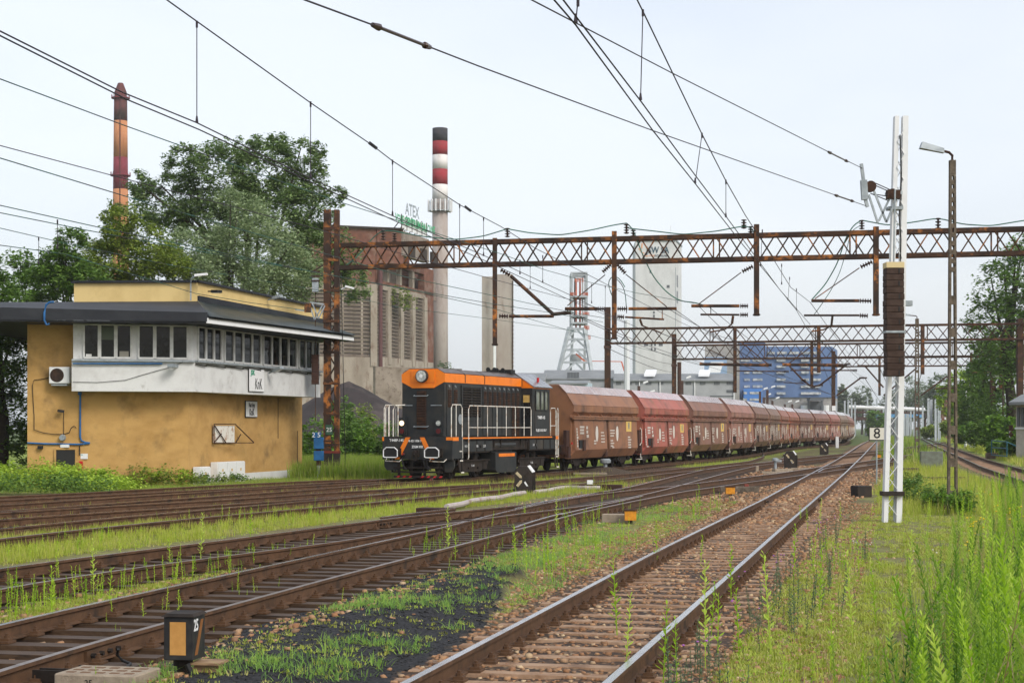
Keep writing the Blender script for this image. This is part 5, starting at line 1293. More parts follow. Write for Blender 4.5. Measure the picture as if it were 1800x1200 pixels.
# ================================================================== lamp posts of perforated concrete
M['conc'] = mat("weathered_concrete_post", (.15, .12, .09), (.07, .055, .04), 6, .4, .65, .95, .8, 40, c3=(.28, .25, .2), s3=9, lo3=.6, hi3=.7, randoff=True)
def lamp_post(px_, py_, ytop, label, wb_=.25, wt=.15, arm_=.72):
    p = GG(px_, py_); h = (CH - (ytop - HZ) / FOC * p.y) - GZ; t = empty("lamp_post", p, label, "lamp post")
    def wz(z): return (wb_ + (wt - wb_) * z / h) / 2
    b = MB()
    for s in (-1, 1):
        for i in range(12):
            z0, z1 = h * i / 12, h * (i + 1) / 12; a0, a1 = wz(z0), wz(z1); q = .027
            b.hexa([(s * a0, -.07, z0), (s * (a0 - 2 * q), -.07, z0), (s * (a0 - 2 * q), .07, z0), (s * a0, .07, z0), (s * a1, -.07, z1), (s * (a1 - 2 * q), -.07, z1), (s * (a1 - 2 * q), .07, z1), (s * a1, .07, z1)])
    recalc(b.build("post_leg", M['conc'], t, kind="stuff"))
    z = .4
    while z < h - .2:
        st = .82 if z < h * .68 else .22
        hb = .22 if st > .5 else .12
        MB().b2((-wz(z) + .02, -.068, z), (wz(z) - .02, .068, z + hb)).build("web", M['conc'], t); z += st
    MB().b2((-wt / 2, -.075, h - .35), (wt / 2, .075, h)).build("cap", M['conc'], t)
    b = MB(); b.tube([(0, 0, h), (0, 0, h + .12), (-.08, 0, h + .2), (-.35 * arm_, 0, h + .24)], .035, 8); b.build("arm", M['rustdark'], t)
    b = MB(); b.hexa([(-.98 * arm_ - .12, -.11, h + .3), (-.3 * arm_, -.07, h + .18), (-.3 * arm_, .07, h + .18), (-.98 * arm_ - .12, .11, h + .3), (-.9 * arm_ - .12, -.09, h + .46), (-.3 * arm_, -.06, h + .3), (-.3 * arm_, .06, h + .3), (-.9 * arm_ - .12, .09, h + .46)]); recalc(b.build("lamp_head", M['galv'], t))
    return t, p, h
lamp_post(1674, 905, 282, "tall perforated concrete lamp post in the weeds at the right")
MB
lamp_post(1612, 806, 560, "farther perforated concrete lamp post, left of the tall one", .34, .24, 1.5)
# mast furniture on near lamp post
# number 8 sign
p = GG(1541, 850); t = empty("signal_number_sign", p, "square cream sign with black number 8 on a thin grey post", "sign")
s8 = FOC / p.y; b = MB(); b.tube([(0, 0, 0), (.0, 0, 1.75)], .03, 8); b.build("post", M['galv'], t)
zc = CH - (762 - HZ) / s8 - GZ; MB().b2((-.32, -.045, zc - .27), (.32, -.02, zc + .27)).build("frame", M['black'], t); MB().b2((-.285, -.056, zc - .235), (.285, -.045, zc + .235)).build("plate", mat("sign_cream", (.60, .58, .50), rough=.5), t)
text_mesh("8", .58, M['black'], t, (0, -.06, zc), (R(90), 0, 0), bold=.004)
# ================================================================== point indicators
t = empty("point_indicator", GG(322, 1203), "near black point lantern with amber front and number 25", "point indicator", rz=R(-8))
k = t.location.z
b = MB(); b.b2((-.12, -.15, .23), (.14, .16, .60)); bevel(b.build("lantern_case", mat("lantern_black", (.018, .018, .019), (.035, .033, .03), 8, .45, .7, .5, .1, 60), t), .006)
b = MB(); b.hexa([(-.14, -.17, .6), (.155, -.17, .6), (.155, .18, .6), (-.14, .18, .6), (-.11, -.14, .625), (.13, -.14, .625), (.13, .15, .625), (-.11, .15, .625)]); b.build("lid", M['grime'], t)
MB().b2((-.065, -.153, .275), (.075, -.147, .555)).build("amber_panel", mat("amber_enamel", (.52, .27, .075), (.46, .23, .06), 12, rough=.55), t)
b = MB(); b.hexa([(.1405, -.11, .27), (.145, -.11, .27), (.145, -.05, .27), (.1405, -.05, .27), (.1405, .05, .56), (.145, .05, .56), (.145, .11, .56), (.1405, .11, .56)]); b.build("diagonal_stripe", mat("tan_stripe", (.22, .09, .025), rough=.6), t)
text_mesh("25", .14, M['white'], t, (.1425, -.08, .52), (R(90), 0, R(90)), sx=.8, bold=.002)
b = MB(); b.cyl((0, 0, -.05), (0, 0, .24), .055, .05, 12); b.cyl((0, 0, .17), (0, 0, .23), .085, n=12); b.cyl((0, 0, .02), (0, 0, .1), .075, n=12); b.build("spindle", M['grime'], t)
b = MB(); b.b2((.1, -.02, -.05), (.3, .16, .18)); b.b2((.08, -.06, .18), (.34, .2, .2)); b.build("wooden_block", mat("pale_timber", (.33, .22, .12), (.2, .12, .07), 6, rough=.8, stretch=(1, 1, 6)), t)
b = MB(); b.tube([(.16, -.12, .02), (.08, -.13, .2)], [.018, .026], 8); b.tube([(.16, -.12, .02), (.3, -.12, .02)], [.02, .028], 8); b.cyl((.14, -.16, .0), (.14, -.02, .0), .05, n=12); b.build("crank", M['black'], t)
def dwarf(px_, py_, label, flip=False, rz=0.0):
    p = GG(px_, py_); t = empty("dwarf_signal", p, label, "dwarf signal", rz=rz); h = .95
    o8 = [(-.30, 0), (.28, 0), (.28, h - .2), (.14, h), (-.16, h), (-.30, h - .2)]
    b = MB(); b.ext(o8, 0, .22); bevel(recalc(b.build("case", M['tarred'], t)), .008)
    b = MB(); b.b2((.281, .02, .05), (.40, .20, h - .22)); b.build("side_case", M['grime'], t)
    c_ = M['sg'] if 'sg' in M else M.setdefault('sg', mat("worn_cream", (.55, .46, .30), (.4, .33, .2), 10, rough=.6))
    def blade(a, r0, r1, w_, mm, y):
        b = MB(); ca, sa = math.cos(a), math.sin(a); cx, cz = -.02, h * .56; P = []
        for (r_, q) in ((r0, 0), (r0 + .06, -w_), (r1, -w_), (r1, w_), (r0 + .06, w_)): P.append((cx + ca * r_ - sa * q, cz + sa * r_ + ca * q))
        b.ext(P, y, y + .012); recalc(b.build("blade", mm, t))
    A = (R(135), R(232)) if not flip else (R(128), R(-48))
    for a in A: blade(a, .04, .3, .045, c_, -.02)
    for a in ((R(45), R(-40)) if not flip else (R(50), R(230))): blade(a, .04, .28, .05, M['grime'], -.016)
    b = MB(); b.hexa([(.02, -.02, .42), (.06, -.02, .46), (.06, -.005, .46), (.02, -.005, .42), (.1, -.02, .3), (.16, -.02, .3), (.16, -.005, .3), (.1, -.005, .3)]); b.build("white_arrow", M['white'], t)
    b = MB(); b.hexa([(.13, -.02, h + .005), (.29, -.02, h - .215), (.36, .2, h - .2), (.2, .2, h + .01), (.16, -.02, h + .025), (.32, -.02, h - .19), (.39, .2, h - .18), (.23, .2, h + .03)]); recalc(b.build("white_hood", M['white'], t))
    return t
dwarf(920, 870, "black octagonal point signal with two cream blades before the locomotive's rear bogie")
dwarf(1389, 823.5, "black octagonal point signal beside the grey hydrant and mast-side weeds", True)
dwarf(1448, 799, "smallest far black octagonal point signal near the diamond crossing", True)
# ================================================================== small yard things
def amber(px_, py_, s, label):
    p = GG(px_, py_); t = empty("point_machine_marker", p, label, "marker"); 
    MB().b2((-.13 * s, -.1, .08), (.13 * s, .1, .30)).build("amber_lens", mat("amber_box", (.66, .27, .02), (.5, .2, .02), 9, rough=.4), t)
    MB().b2((-.15 * s, -.12, .3), (.15 * s, .12, .335)).build("lid", M['rustdark'], t); MB().b2((-.05, -.05, -.05), (.05, .05, .08)).build("foot", M['grime'], t)
amber(1108, 920, 1.0, "amber marker box beside a pale concrete block near the straight track"); amber(1283.5, 872, 1.1, "amber marker box beside the grey duct between the crossing tracks"); amber(1545, 806, 1.0, "small amber marker beyond the number 8 sign"); amber(1597, 816, 1.3, "yellow marker box half hidden behind the white mast")
def block(name, label, cat, px_, py_, size, mm, rz=0., z=0.0):
    p = GG(px_, py_); b = MB(); b.box((0, 0, size[2] / 2 + z), size); o = b.build(name, M[mm] if isinstance(mm, str) else mm, None, loc=p, rz=rz); tag(o, label, cat); bevel(o, .012); return o
M['pconc'] = mat("pale_concrete_block", (.34, .28, .21), (.24, .19, .14), 8, .4, .7, .9, .6, 60)
block("concrete_block", "pale concrete block left of the amber marker box", "block", 1085, 918, (.68, .35, .2), 'pconc', R(-12))
t = empty("cable_duct_block", GG(190, 1213), "pale concrete block with square pockets beside the number 25 lantern", "concrete block", rz=R(-12)); t.location.z = GZ
b = MB(); b.b2((-.36, -.26, 0), (.36, .26, .17)); bevel(b.build("body", M['pconc'], t), .012)
pk = MB().box((0, 0, 0), (.075, .05, .006)).mesh("pocket", mat("pocket_brown", (.17, .10, .06), rough=.9))
for i in range(5):
    for j in range(3): inst("pocket", pk, t, (-.26 + i * .13, -.15 + j * .14, .172))
text_mesh("25", .07, M['black'], t, (-.05, -.262, .1), (R(90), 0, 0))
t = empty("point_rod_channel", GG(105, 1207), "dark steel channel box beside the pale block in the near left corner", "channel", rz=R(-14))
b = MB(); b.b2((-.22, -.07, 0), (.22, -.05, .15)); b.b2((-.22, .05, 0), (.22, .07, .15)); b.b2((-.22, -.07, 0), (.22, .07, .05)); b.build("channel", M['grime'], t)
t = empty("bond_cable", GG(140, 1160), "black bonding cable loop lying against the near rail", "cable")
b = MB(); b.tube([G(x, y, z) - t.location for x, y, z in ((208, 1140, -.02), (206, 1150, -.08), (215, 1160, -.14), (230, 1166, -.15), (222, 1172, -.15), (190, 1175, -.15), (160, 1176, -.14), (140, 1170, -.14))], .014, 6); b.build("cable", M['black'], t)
block("grey_duct", "low grey duct behind the amber marker between the crossing tracks", "duct", 1300, 866, (1.3, .3, .22), 'conc', R(-6)); block("red_peg", "short dark red peg right of the grey duct", "peg", 1312, 866, (.14, .14, .3), mat("peg_red", (.2, .05, .035), rough=.8))
block("red_white_peg", "small red and white peg beside the rusty duct end", "peg", 1037, 858, (.22, .12, .3), 'white'); block("peg", "short pale peg left of the far point signal", "peg", 1331, 829, (.16, .1, .3), 'pconc')
o = block("leaning_peg", "red and white peg leaning in front of the locomotive", "peg", 754, 852, (.1, .1, .36), mat("peg_redwhite", (.35, .03, .03), (.6, .5, .45), 12, .45, .55, .6)); o.rotation_euler = (0, R(25), 0)
block("point_machine", "low brown machine cover at the start of the pale pipe", "machine cover", 766, 903, (.9, .5, .16), 'rustdark', R(-20)); block("point_machine", "rusty duct end beyond the pale pipe, by the red and white peg", "machine cover", 1056, 861, (1.5, .45, .2), 'rustdark', R(-10)); block("point_machine", "dark point machine box by the straight track's right rail", "machine cover", 1514, 873, (.5, .5, .36), 'tarred', R(15))
block("grey_equipment_box", "grey green equipment box in the weeds between the lamp posts", "equipment box", 1637, 824, (1.15, .6, .95), mat("grey_green_box", (.17, .19, .155), (.13, .14, .11), 4, rough=.7), R(-6))
t = empty("duct_pipe", GG(850, 893), "pale bent duct pipe running through the grass past the octagonal signal", "pipe")
M['duct'] = mat("pale_duct", (.42, .37, .35), (.25, .15, .11), 2.5, .5, .7, rough=.6)
b = MB(); b.tube([G(x, y, -.08) - t.location for x, y in ((785, 890), (810, 886), (830, 880), (850, 877), (880, 874), (905, 868), (922, 866))], .075, 8); b.build("pipe", M['duct'], t)
t = empty("duct_pipe", GG(1000, 865), "pale duct pipe right of the octagonal signal", "pipe"); b = MB(); b.tube([G(x, y, -.08) - t.location for x, y in ((940, 864.5), (960, 862.5), (980, 858), (1000, 856), (1030, 857), (1055, 857))], .07, 8); b.build("pipe", M['duct'], t)
t = empty("hydrant", GG(1363, 829), "pale grey hydrant with low slabs left of the far point signal", "hydrant"); b = MB(); b.lathe((0, 0, 0), [(.1, 0), (.07, .1), (.07, .5), (.16, .56), (.16, .66), (.08, .7)], 12); b.build("body", M['galv'], t); MB().b2((.0, -.12, .5), (.3, .05, .6)).build("arm", M['galv'], t)
block("concrete_slab", "pale slab at the foot of the grey hydrant", "slab", 1365, 833, (1.5, .6, .12), 'pconc'); block("concrete_slab", "tilted pale slab right of the hydrant", "slab", 1375, 830.5, (1.1, .3, .2), 'pconc', R(30)); block("concrete_slab", "low slab at right of the far point signal", "slab", 1418, 826, (1.6, .35, .12), 'pconc', R(-10))
t = empty("hydrant", GG(1064, 832), "mushroom shaped grey vent on a small gravel mound by the train", "vent"); b = MB(); b.lathe((0, 0, .1), [(.12, 0), (.1, .15), (.09, .35), (.26, .42), (.27, .55), (.2, .62)], 14); b.build("cap", M['galv'], t)
b = MB(); rr = [(1.9, -.05), (1.4, .06), (.8, .2), (.35, .3), (.1, .32)]; b.lathe((0, 0, 0), rr, 22); o = b.build("gravel_mound", mat("mound_gravel", (.10, .075, .05), (.05, .035, .025), 9, rough=.95, bump=.8, bscale=30), t, smooth=True)
block("white_post", "short white post beside the banded mast", "post", 1471.5, 787, (.34, .2, 1.25), 'white'); block("concrete_slab", "flat pale slab lying in the grass left of the mushroom vent", "slab", 1037, 834, (1.6, .5, .1), 'pconc')
block("timber_baulk", "dark timber baulk lying across the weeds by the lamp post", "timber", 1640, 846, (2.6, .3, .2), 'sleeper', R(-2)); block("timber_baulk", "dark timber baulk end right of the lamp post foot", "timber", 1655, 876, (1.2, .3, .2), 'sleeper', R(2)); block("timber_baulk", "lower dark timber stump in the weeds by the lamp post", "timber", 1655, 896, (1.1, .3, .26), 'sleeper', R(-3)); block("timber_baulk", "short dark stump right of the white mast", "timber", 1600, 833, (.7, .4, .3), 'sleeper', R(20))
block("white_debris", "crumpled pale sheet in the grass in front of the train", "debris", 673, 840, (1.6, .4, .12), 'galv', R(-18))
# ================================================================== overhead wires: each row traced in the photograph with its true height
def wire(label, pts, z=None, r=.0085, mm='wire', name="contact_wire", zs=None, dep=None):
    P = []
    for i, (x, y) in enumerate(pts):
        if dep is not None: P.append(W(x, y, dep[i] if isinstance(dep, (list, tuple)) else dep(x)))
        else: P.append(G(x, y, z if zs is None else zs[i]))
    P.insert(0, P[0] + (P[0] - P[2]).normalized() * 14); b = MB(); b.tube(P, r, 5); o = b.build(name, M[mm], None); tag(o, label, "overhead wire"); return P
def depth_of(P):
    P = P[1:]
    xs = [p.x / p.y * FOC + CX for p in P]; ds = [p.y for p in P]
    o = np.argsort(xs); xs = np.array(xs)[o]; ds = np.array(ds)[o]
    def f(x):
        # 1/depth is linear along a straight wire
        return 1 / np.interp(x, xs, 1 / ds) if xs[0] <= x <= xs[-1] else 1 / max(1e-3, (1 / ds[0] + (x - xs[0]) * (1 / ds[-1] - 1 / ds[0]) / (xs[-1] - xs[0])))
    return f
def ext_in(pts):   # carry the wire on out of the frame towards the camera
    (x0, y0), (x1, y1) = pts[0], pts[1]; k = .25
    return [(x0 - (x1 - x0) * k, y0 - (y1 - y0) * k)] + pts
def line(label, pts, z=5.6, r=.0085, mm='wire', **k): return wire(label, ext_in(pts), z, r, mm, **k)
dropn = [0]
DL = ['long dropper right of the slender left chimney, highest on the left', 'long dropper ending behind the tall poplar crown', 'dropper ending just above the rooftop sign letters', 'dropper just right of the striped chimney platform', 'short dropper over the gantry right of the striped chimney', 'dropper over the young tree left of the slender chimney', 'leftmost dropper, low over the trees at the left edge', 'first dropper below the gantry above the concrete twin towers', 'second dropper below the gantry right of the twin towers', 'third dropper below the gantry right of the twin towers', 'dropper just left of the second hanging post', 'dropper crossing behind the second hanging post', 'short dropper cut by the top edge over the straight track', 'longest dropper over the straight track near the top', 'slanting dropper on the steep wires right of the crossing', 'lowest dropper above the gantry over the straight track']
def dropper(x, y0, y1, d, x1=None):
    b = MB(); a, c = W(x, y0, d), W(x if x1 is None else x1, y1, d); b.tube([a, c], .006, 4); b.tube([a + Vector((0, 0, .02)), a - Vector((0, 0, .06))], .014, 6); b.tube([c + Vector((0, 0, .08)), c], [.01, .02], 6)
    o = b.build("dropper_wire", M['wire'], None); dropn[0] += 1; tag(o, DL[dropn[0] - 1] if dropn[0] <= len(DL) else "thin vertical dropper joining two overhead wires", "dropper", "droppers between the overhead wires")
# pair over the dark-sleepered track, and its messenger
c1 = line("upper wire of the close pair sweeping from the left edge over the dark-sleepered track", [(0, 55), (214, 162), (346, 216), (540, 311), (700, 384), (880, 462), (1012, 523), (1060, 548), (1130, 580)], 5.62)
c2 = line("lower wire of the close pair sweeping from the left edge over the dark-sleepered track", [(0, 63), (225, 176), (350, 228), (540, 317), (700, 391), (870, 466), (1005, 529), (1100, 568)], 5.6)
f1 = depth_of(c1)
def mess(label, pts, f, r=.009, mm='wire'): return wire(label, pts, dep=f, r=r, mm=mm, name="messenger_wire")
m1 = mess("steep wire from the top edge above the signal box down to the hanging posts", [(230, -42), (293, 0), (546, 181), (655, 256), (690, 283), (808, 360), (880, 398), (942, 437), (1040, 486), (1120, 528), (1200, 568), (1290, 608)], f1)
for x, y0, y1 in ((346, 40, 216), (546, 181, 312), (690, 283, 379), (808, 360, 432), (850, 383, 450)): dropper(x, y0, y1, f1(x))
for x, y in ((655, 256), (822, 367)):
    b = MB(); p = W(x, y, f1(x)); b.bar(p + Vector((-.06, 0, .05)), p + Vector((.07, 0, -.05)), .05); tag(b.build("wire_clamp", M['black'], None), "dark clamp on the steep wire, %s" % ("above the brick building" if x < 700 else "right of the striped chimney"), "clamp")
cA = line("green wire crossing behind the striped chimney from the left edge", [(0, 278), (240, 351), (506, 427), (713, 487), (860, 518), (1000, 548), (1080, 562)], 5.6, mm='wireg')
fA = depth_of(cA); mess("upper wire crossing the left chimney's red top section", [(-60, 115), (0, 139), (214, 219), (439, 300), (600, 356), (697, 387), (800, 421), (880, 446), (960, 475), (1040, 497), (1120, 515), (1220, 533)], fA, mm='wireg')
cB = line("green wire passing low over the signal box roof, third from the bottom", [(0, 374), (154, 405), (337, 439), (551, 478), (727, 511), (860, 540), (995, 579), (1064, 596)], 5.6, mm='wireg')
fB = depth_of(cB); mess("dark wire crossing the left chimney above its platform", [(-60, 240), (0, 256), (199, 309), (431, 369), (555, 402), (713, 448), (860, 489), (1004, 527), (1064, 545)], fB)
mess("green wire just above the close one over the poplar", [(-60, 350), (0, 361), (180, 401), (326, 431), (551, 478), (700, 505), (860, 533), (965, 549), (1060, 566)], fB, mm='wireg')
cF = line("lowest green wire crossing in front of the signal box parapet", [(0, 431), (112, 446), (345, 516), (440, 532), (535, 545)], 5.6, mm='wireg', r=.009)
fF = depth_of(cF); mess("green wire over the trees just left of the signal box", [(-60, 389), (0, 401), (112, 427), (300, 466), (572, 512), (700, 540), (860, 560), (1000, 580), (1180, 625), (1300, 660)], lambda x: 36 + max(0, x) * .045, mm='wireg')
for x, y0, y1, f_ in ((101, 388, 437, fB), (68, 418, 464, fF), (914, 458, 482, f1), (932, 466, 507, fA), (954, 450, 497, f1), (1040, 500, 533, f1), (1064, 503, 545, f1)): dropper(x, y0, y1, f_(x))
# over the straight track
cM = line("left wire of the pair running down over the straight track", [(974, 0), (1012, 44), (1148, 230), (1220, 320), (1304, 428), (1350, 483), (1400, 545), (1420, 580)], 5.6)
cN = line("right wire of the pair running down over the straight track", [(990, 0), (1128, 180), (1204, 284), (1276, 380), (1320, 440), (1370, 508), (1424, 570)], 5.62)
fM = depth_of(cM); mM = mess("steepest wire from the top edge to the gantry insulator over the straight track", [(1100, -40), (1120, 0), (1130, 20), (1234, 236), (1276, 318), (1310, 378), (1350, 440), (1390, 505), (1424, 531)], fM)
fN = depth_of(cN)
for x, y0, y1, x1 in ((1016, 0, 40, 1012), (1130, 20, 176, 1126), (1234, 236, 322, 1222), (1276, 318, 382, 1276), (1340, 405, 468, 1337), (1374, 465, 500, 1374), (1388, 488, 528, 1385), (1400, 508, 545, 1400)): dropper(x, y0, y1, fM(x), x1)
wire("long wire from the top edge to the upper lever of the right hand tensioner", [(850, -45), (934, 0), (1180, 128), (1456, 267), (1516, 296)], dep=[14, 17, 24, 34.5, 38.8], name="anchor_wire")
wire("long wire from the top edge to the lower lever of the right hand tensioner", [(440, -36), (535, 0), (657, 45), (755, 83), (840, 116), (1148, 230), (1468, 343), (1522, 362)], dep=[12.2, 13.2, 15, 16.6, 18.2, 25.5, 36, 38.8], name="anchor_wire")
for (x0, y0, x1, y1, da, lab) in ((655, 44, 756, 83.5, (15, 16.6), "rod insulator on the long wire in the sky above the chimneys"), (1456, 267, 1490, 284, (34.5, 36.8), "rod insulator on the upper tensioned wire near the white mast"), (1468, 343, 1500, 354, (36, 37.6), "rod insulator on the lower tensioned wire near the white mast")):
    b = MB(); a, c = W(x0, y0, da[0]), W(x1, y1, da[1]); b.tube([a, a.lerp(c, .1), a.lerp(c, .11), a.lerp(c, .89), a.lerp(c, .9), c], [.022, .035, .017, .017, .035, .022], 8); tag(b.build("rod_insulator", M['insul'], None), lab, "insulator")
# spans beyond the nearest gantry, converging on the far tracks
def span(label, a, c, r=.014, mm='wire'): 
    b = MB(); P = [Vector(a).lerp(Vector(c), i / 8) + Vector((0, 0, -.25 * math.sin(math.pi * i / 8))) for i in range(9)]; b.tube(P, r, 4); tag(b.build("distant_wire", M[mm], None), label, "overhead wire", "wires beyond the nearest gantry")
for (x0, y0, x1, y1, d1) in ((1003, 551, 1229, 641, 140), (993, 544, 1245, 640, 140), (1163, 586, 1340, 641, 150), (1188, 545, 1345, 640, 150), (1172, 541, 1300, 600, 140), (1247, 584, 1412, 673, 165), (1226, 536, 1350, 641, 140), (1248, 541, 1400, 650, 165), (1425, 585, 1470, 695, 211), (1425, 583, 1520, 664, 211), (1424, 531, 1513, 643, 211), (1420, 575, 1545, 695, 211), (1300, 640, 1500, 700, 230), (1412, 674, 1540, 715, 260), (1520, 664, 1560, 720, 330), (1545, 643, 1580, 715, 330), (1560, 640, 1600, 712, 300), (1620, 655, 1600, 715, 330), (1680, 663, 1610, 718, 330), (1800, 520, 1690, 655, 165), (1800, 560, 1726, 644, 165), (1064, 596, 1185, 640, 165), (1064, 610, 1190, 655, 180)):
    a = plane_pt(G0, G1, x0, y0); span("thin distant overhead wire descending toward the horizon beyond the nearest gantry", a, W(x1, y1, d1), .016)
# ================================================================== industrial buildings behind
M['brick'] = mat("weathered_brick", (.19, .082, .055), (.125, .058, .043), 1.2, .4, .65, .95, .3, 20, c3=(.23, .165, .13), s3=.5, lo3=.5, hi3=.68)
M['oldconc'] = mat("stained_old_concrete", (.36, .315, .26), (.23, .19, .15), .35, .4, .68, .95, .3, 3, c3=(.17, .11, .08), s3=1.1, lo3=.56, hi3=.7, stretch=(1, 1, .4))
M['oldconc2'] = mat("dusty_concrete", (.28, .235, .20), (.18, .145, .12), .5, .4, .65, .95, c3=(.12, .09, .07), s3=2)
M['darkin'] = mat("dark_interior", (.045, .035, .03), rough=.95)
def quadbox(b, P0, P1, z0, z1, th=.4, back=True):
    # slab along P0-P1 with thickness away from the viewer
    v = (P1 - P0).normalized(); n = Vector((-v.y, v.x, 0)) * th
    b.hexa([V3(P0, z0), V3(P1, z0), V3(P1 + n, z0), V3(P0 + n, z0), V3(P0, z1), V3(P1, z1), V3(P1 + n, z1), V3(P0 + n, z1)]); return b
D0 = 230.0
F0 = pl(520, 226); FC = pl(663, D0); F2 = pl(748, D0 * 1.085); F3 = pl(762, D0 * 1.10)
fac = empty("brick_factory", V3(FC, GZ), "derelict red brick and concrete louvre building behind the mast, with rooftop letters", "building")
zf = lambda y, d: CH - (y - HZ) / FOC * d
zc1 = zf(506, D0)
b = MB(); quadbox(b, F0, FC, GZ, zf(628, D0), 1.0); quadbox(b, FC, F3, GZ, zf(626, D0), 1.0); recalc(wb(b, "concrete_base_wall", M['oldconc'], fac))
b = MB(); quadbox(b, F0 + Vector((0, 1.5, 0)), FC + Vector((-.5, 1.5, 0)), zf(640, D0), zc1 + 1, .5); quadbox(b, FC + Vector((-.5, 1.6, 0)), F2 + Vector((-.6, 1.5, 0)), zf(640, D0), zc1, .5); recalc(wb(b, "dark_louvre_core", M['darkin'], fac))
# concrete frame posts and slats (each slat a part)
def post(P, w_, z0, z1, n, d_=.9, mm='oldconc'):
    b = MB(); v = Vector((n.y, -n.x, 0)); b.hexa([V3(P - v * w_ / 2, z0), V3(P + v * w_ / 2, z0), V3(P + v * w_ / 2 - n * d_, z0), V3(P - v * w_ / 2 - n * d_, z0), V3(P - v * w_ / 2, z1), V3(P + v * w_ / 2, z1), V3(P + v * w_ / 2 - n * d_, z1), V3(P - v * w_ / 2 - n * d_, z1)]); recalc(wb(b, "concrete_pillar", M[mm], fac))
vl = (FC - F0).normalized(); nl_ = Vector((vl.y, -vl.x, 0)); vr = (F3 - FC).normalized(); nr_ = Vector((vr.y, -vr.x, 0))
zb, zt = zf(628, D0), zf(512, D0)
slat_unit = MB().box((0, 0, 0), (1, .55, .32), rx=.35).mesh("louvre_slat", M['oldconc2'])
def slats(Pa, Pb, n_, rows, z0, z1):
    v = (Pb - Pa); L = v.length; an = math.atan2(v.y, v.x)
    for i in range(rows):
        z = z0 + (z1 - z0) * (i + .5) / rows; m = (Pa + Pb) / 2 - n_ * .45
        inst("louvre_slat", slat_unit, fac, (m.x - fac.location.x, m.y - fac.location.y, z - fac.location.z), (0, 0, an), (L, 1, 1))
xsL = [520, 578, 603, 637, 655]
for a, c in zip(xsL[:-1], xsL[1:]): slats(plane_pt(F0, FC, a, z=0), plane_pt(F0, FC, c, z=0), nl_, 17, zb, zt)
for x in xsL[1:-1]: post(plane_pt(F0, FC, x, z=0) - nl_ * .2, .3, zb, zt, nl_, .6)
post(plane_pt(F0, FC, 657, z=0) + nl_ * .15, .95, zb - 1.2, zt + .9, nl_)
xsR = [664, 684.5, 706.5, 727, 748]
for a, c in zip(xsR[:-1], xsR[1:]): slats(plane_pt(FC, F3, a, z=0), plane_pt(FC, F3, c, z=0), nr_, 19, zb, zt + .4)
for x in xsR[1:]: post(plane_pt(FC, F3, x, z=0) + nr_ * .1, 1.3, zb - .8, zt + .7, nr_)
b = MB(); quadbox(b, F0, FC, zt, zc1 + .5, 1.0); quadbox(b, FC, F2, zt + .4, zc1 + .6, 1.0); recalc(wb(b, "concrete_lintel", M['oldconc'], fac))
b = MB(); quadbox(b, F2 + vr * .4, F3, zf(628, D0), zf(488, D0 * 1.085) , 1.0); recalc(wb(b, "brick_pier", M['brick'], fac))
# brick above
zt2 = zf(402, D0); T1 = plane_pt(F0, FC, 709, z=0)
b = MB(); quadbox(b, F0 + Vector((0, .2, 0)), FC + Vector((0, .2, 0)), zc1 + .5, zt2, 1.0); quadbox(b, FC + vl * .0, T1 + Vector((0, .2, 0)), zf(462, D0), zt2, .8); recalc(wb(b, "brick_wall", M['brick'], fac))
b = MB(); zA, zB = zf(499, D0), zf(460, D0)
quadbox(b, FC, F3, zc1 + .6, zA + .6, 1.0); quadbox(b, FC, F3, zB, zf(447, D0), 1.0)
quadbox(b, FC, plane_pt(FC, F3, 669, z=0), zA, zB, 1.0); quadbox(b, plane_pt(FC, F3, 746, z=0), F3, zA, zB, 1.0); recalc(wb(b, "brick_side_wall", M['brick'], fac))
for x in (684, 706, 728): post(plane_pt(FC, F3, x, z=0) - nr_ * .1, .8, zA, zB, nr_, .6)
b = MB(); quadbox(b, FC + Vector((0, 9, 0)), plane_pt(FC, F3, 728, z=0) + Vector((0, 9, 0)), zA, zB, .4); quadbox(b, plane_pt(FC, F3, 738, z=0) + Vector((0, 7, 0)), F3 + Vector((0, 7, 0)), zA, zB, .4); recalc(wb(b, "inner_wall", M['oldconc2'], fac))
S1 = T1; S2 = plane_pt(T1, T1 + vr * 10, 754, z=0)
b = MB(); quadbox(b, S1, S2, zf(447, D0), zf(404, D0), 1.0); recalc(wb(b, "set_back_storey", M['oldconc2'], fac))
for i in range(3):
    P = S1 + vr * (2 + i * 5); b = MB(); quadbox(b, P + nr_ * .15, P + vr * 2.6 + nr_ * .15, zf(445, D0), zf(425, D0), .4); recalc(wb(b, "opening", M['darkin'], fac))
b = MB(); b.tube([V3(FC + nr_ * .5, 5), V3(FC + nr_ * .5, zf(470, D0))], .28, 8); wb(b, "rainwater_pipe", mat("pipe_brown", (.11, .05, .05), rough=.7), fac)
b = MB(); b.bar(V3(F0, zt2 + .1), V3(T1, zt2 + .1), .6, .25); wb(b, "roof_edge", M['darkin'], fac)
b = MB(); quadbox(b, F0 + Vector((2, 14, 0)), T1 + Vector((0, 14, 0)), 20, zt2 - .2, .5); quadbox(b, F3 - vr * .5, F3 + Vector((-20, 8, 0)), 0, zf(447, D0), .5); recalc(wb(b, "rear_wall", M['brick'], fac))
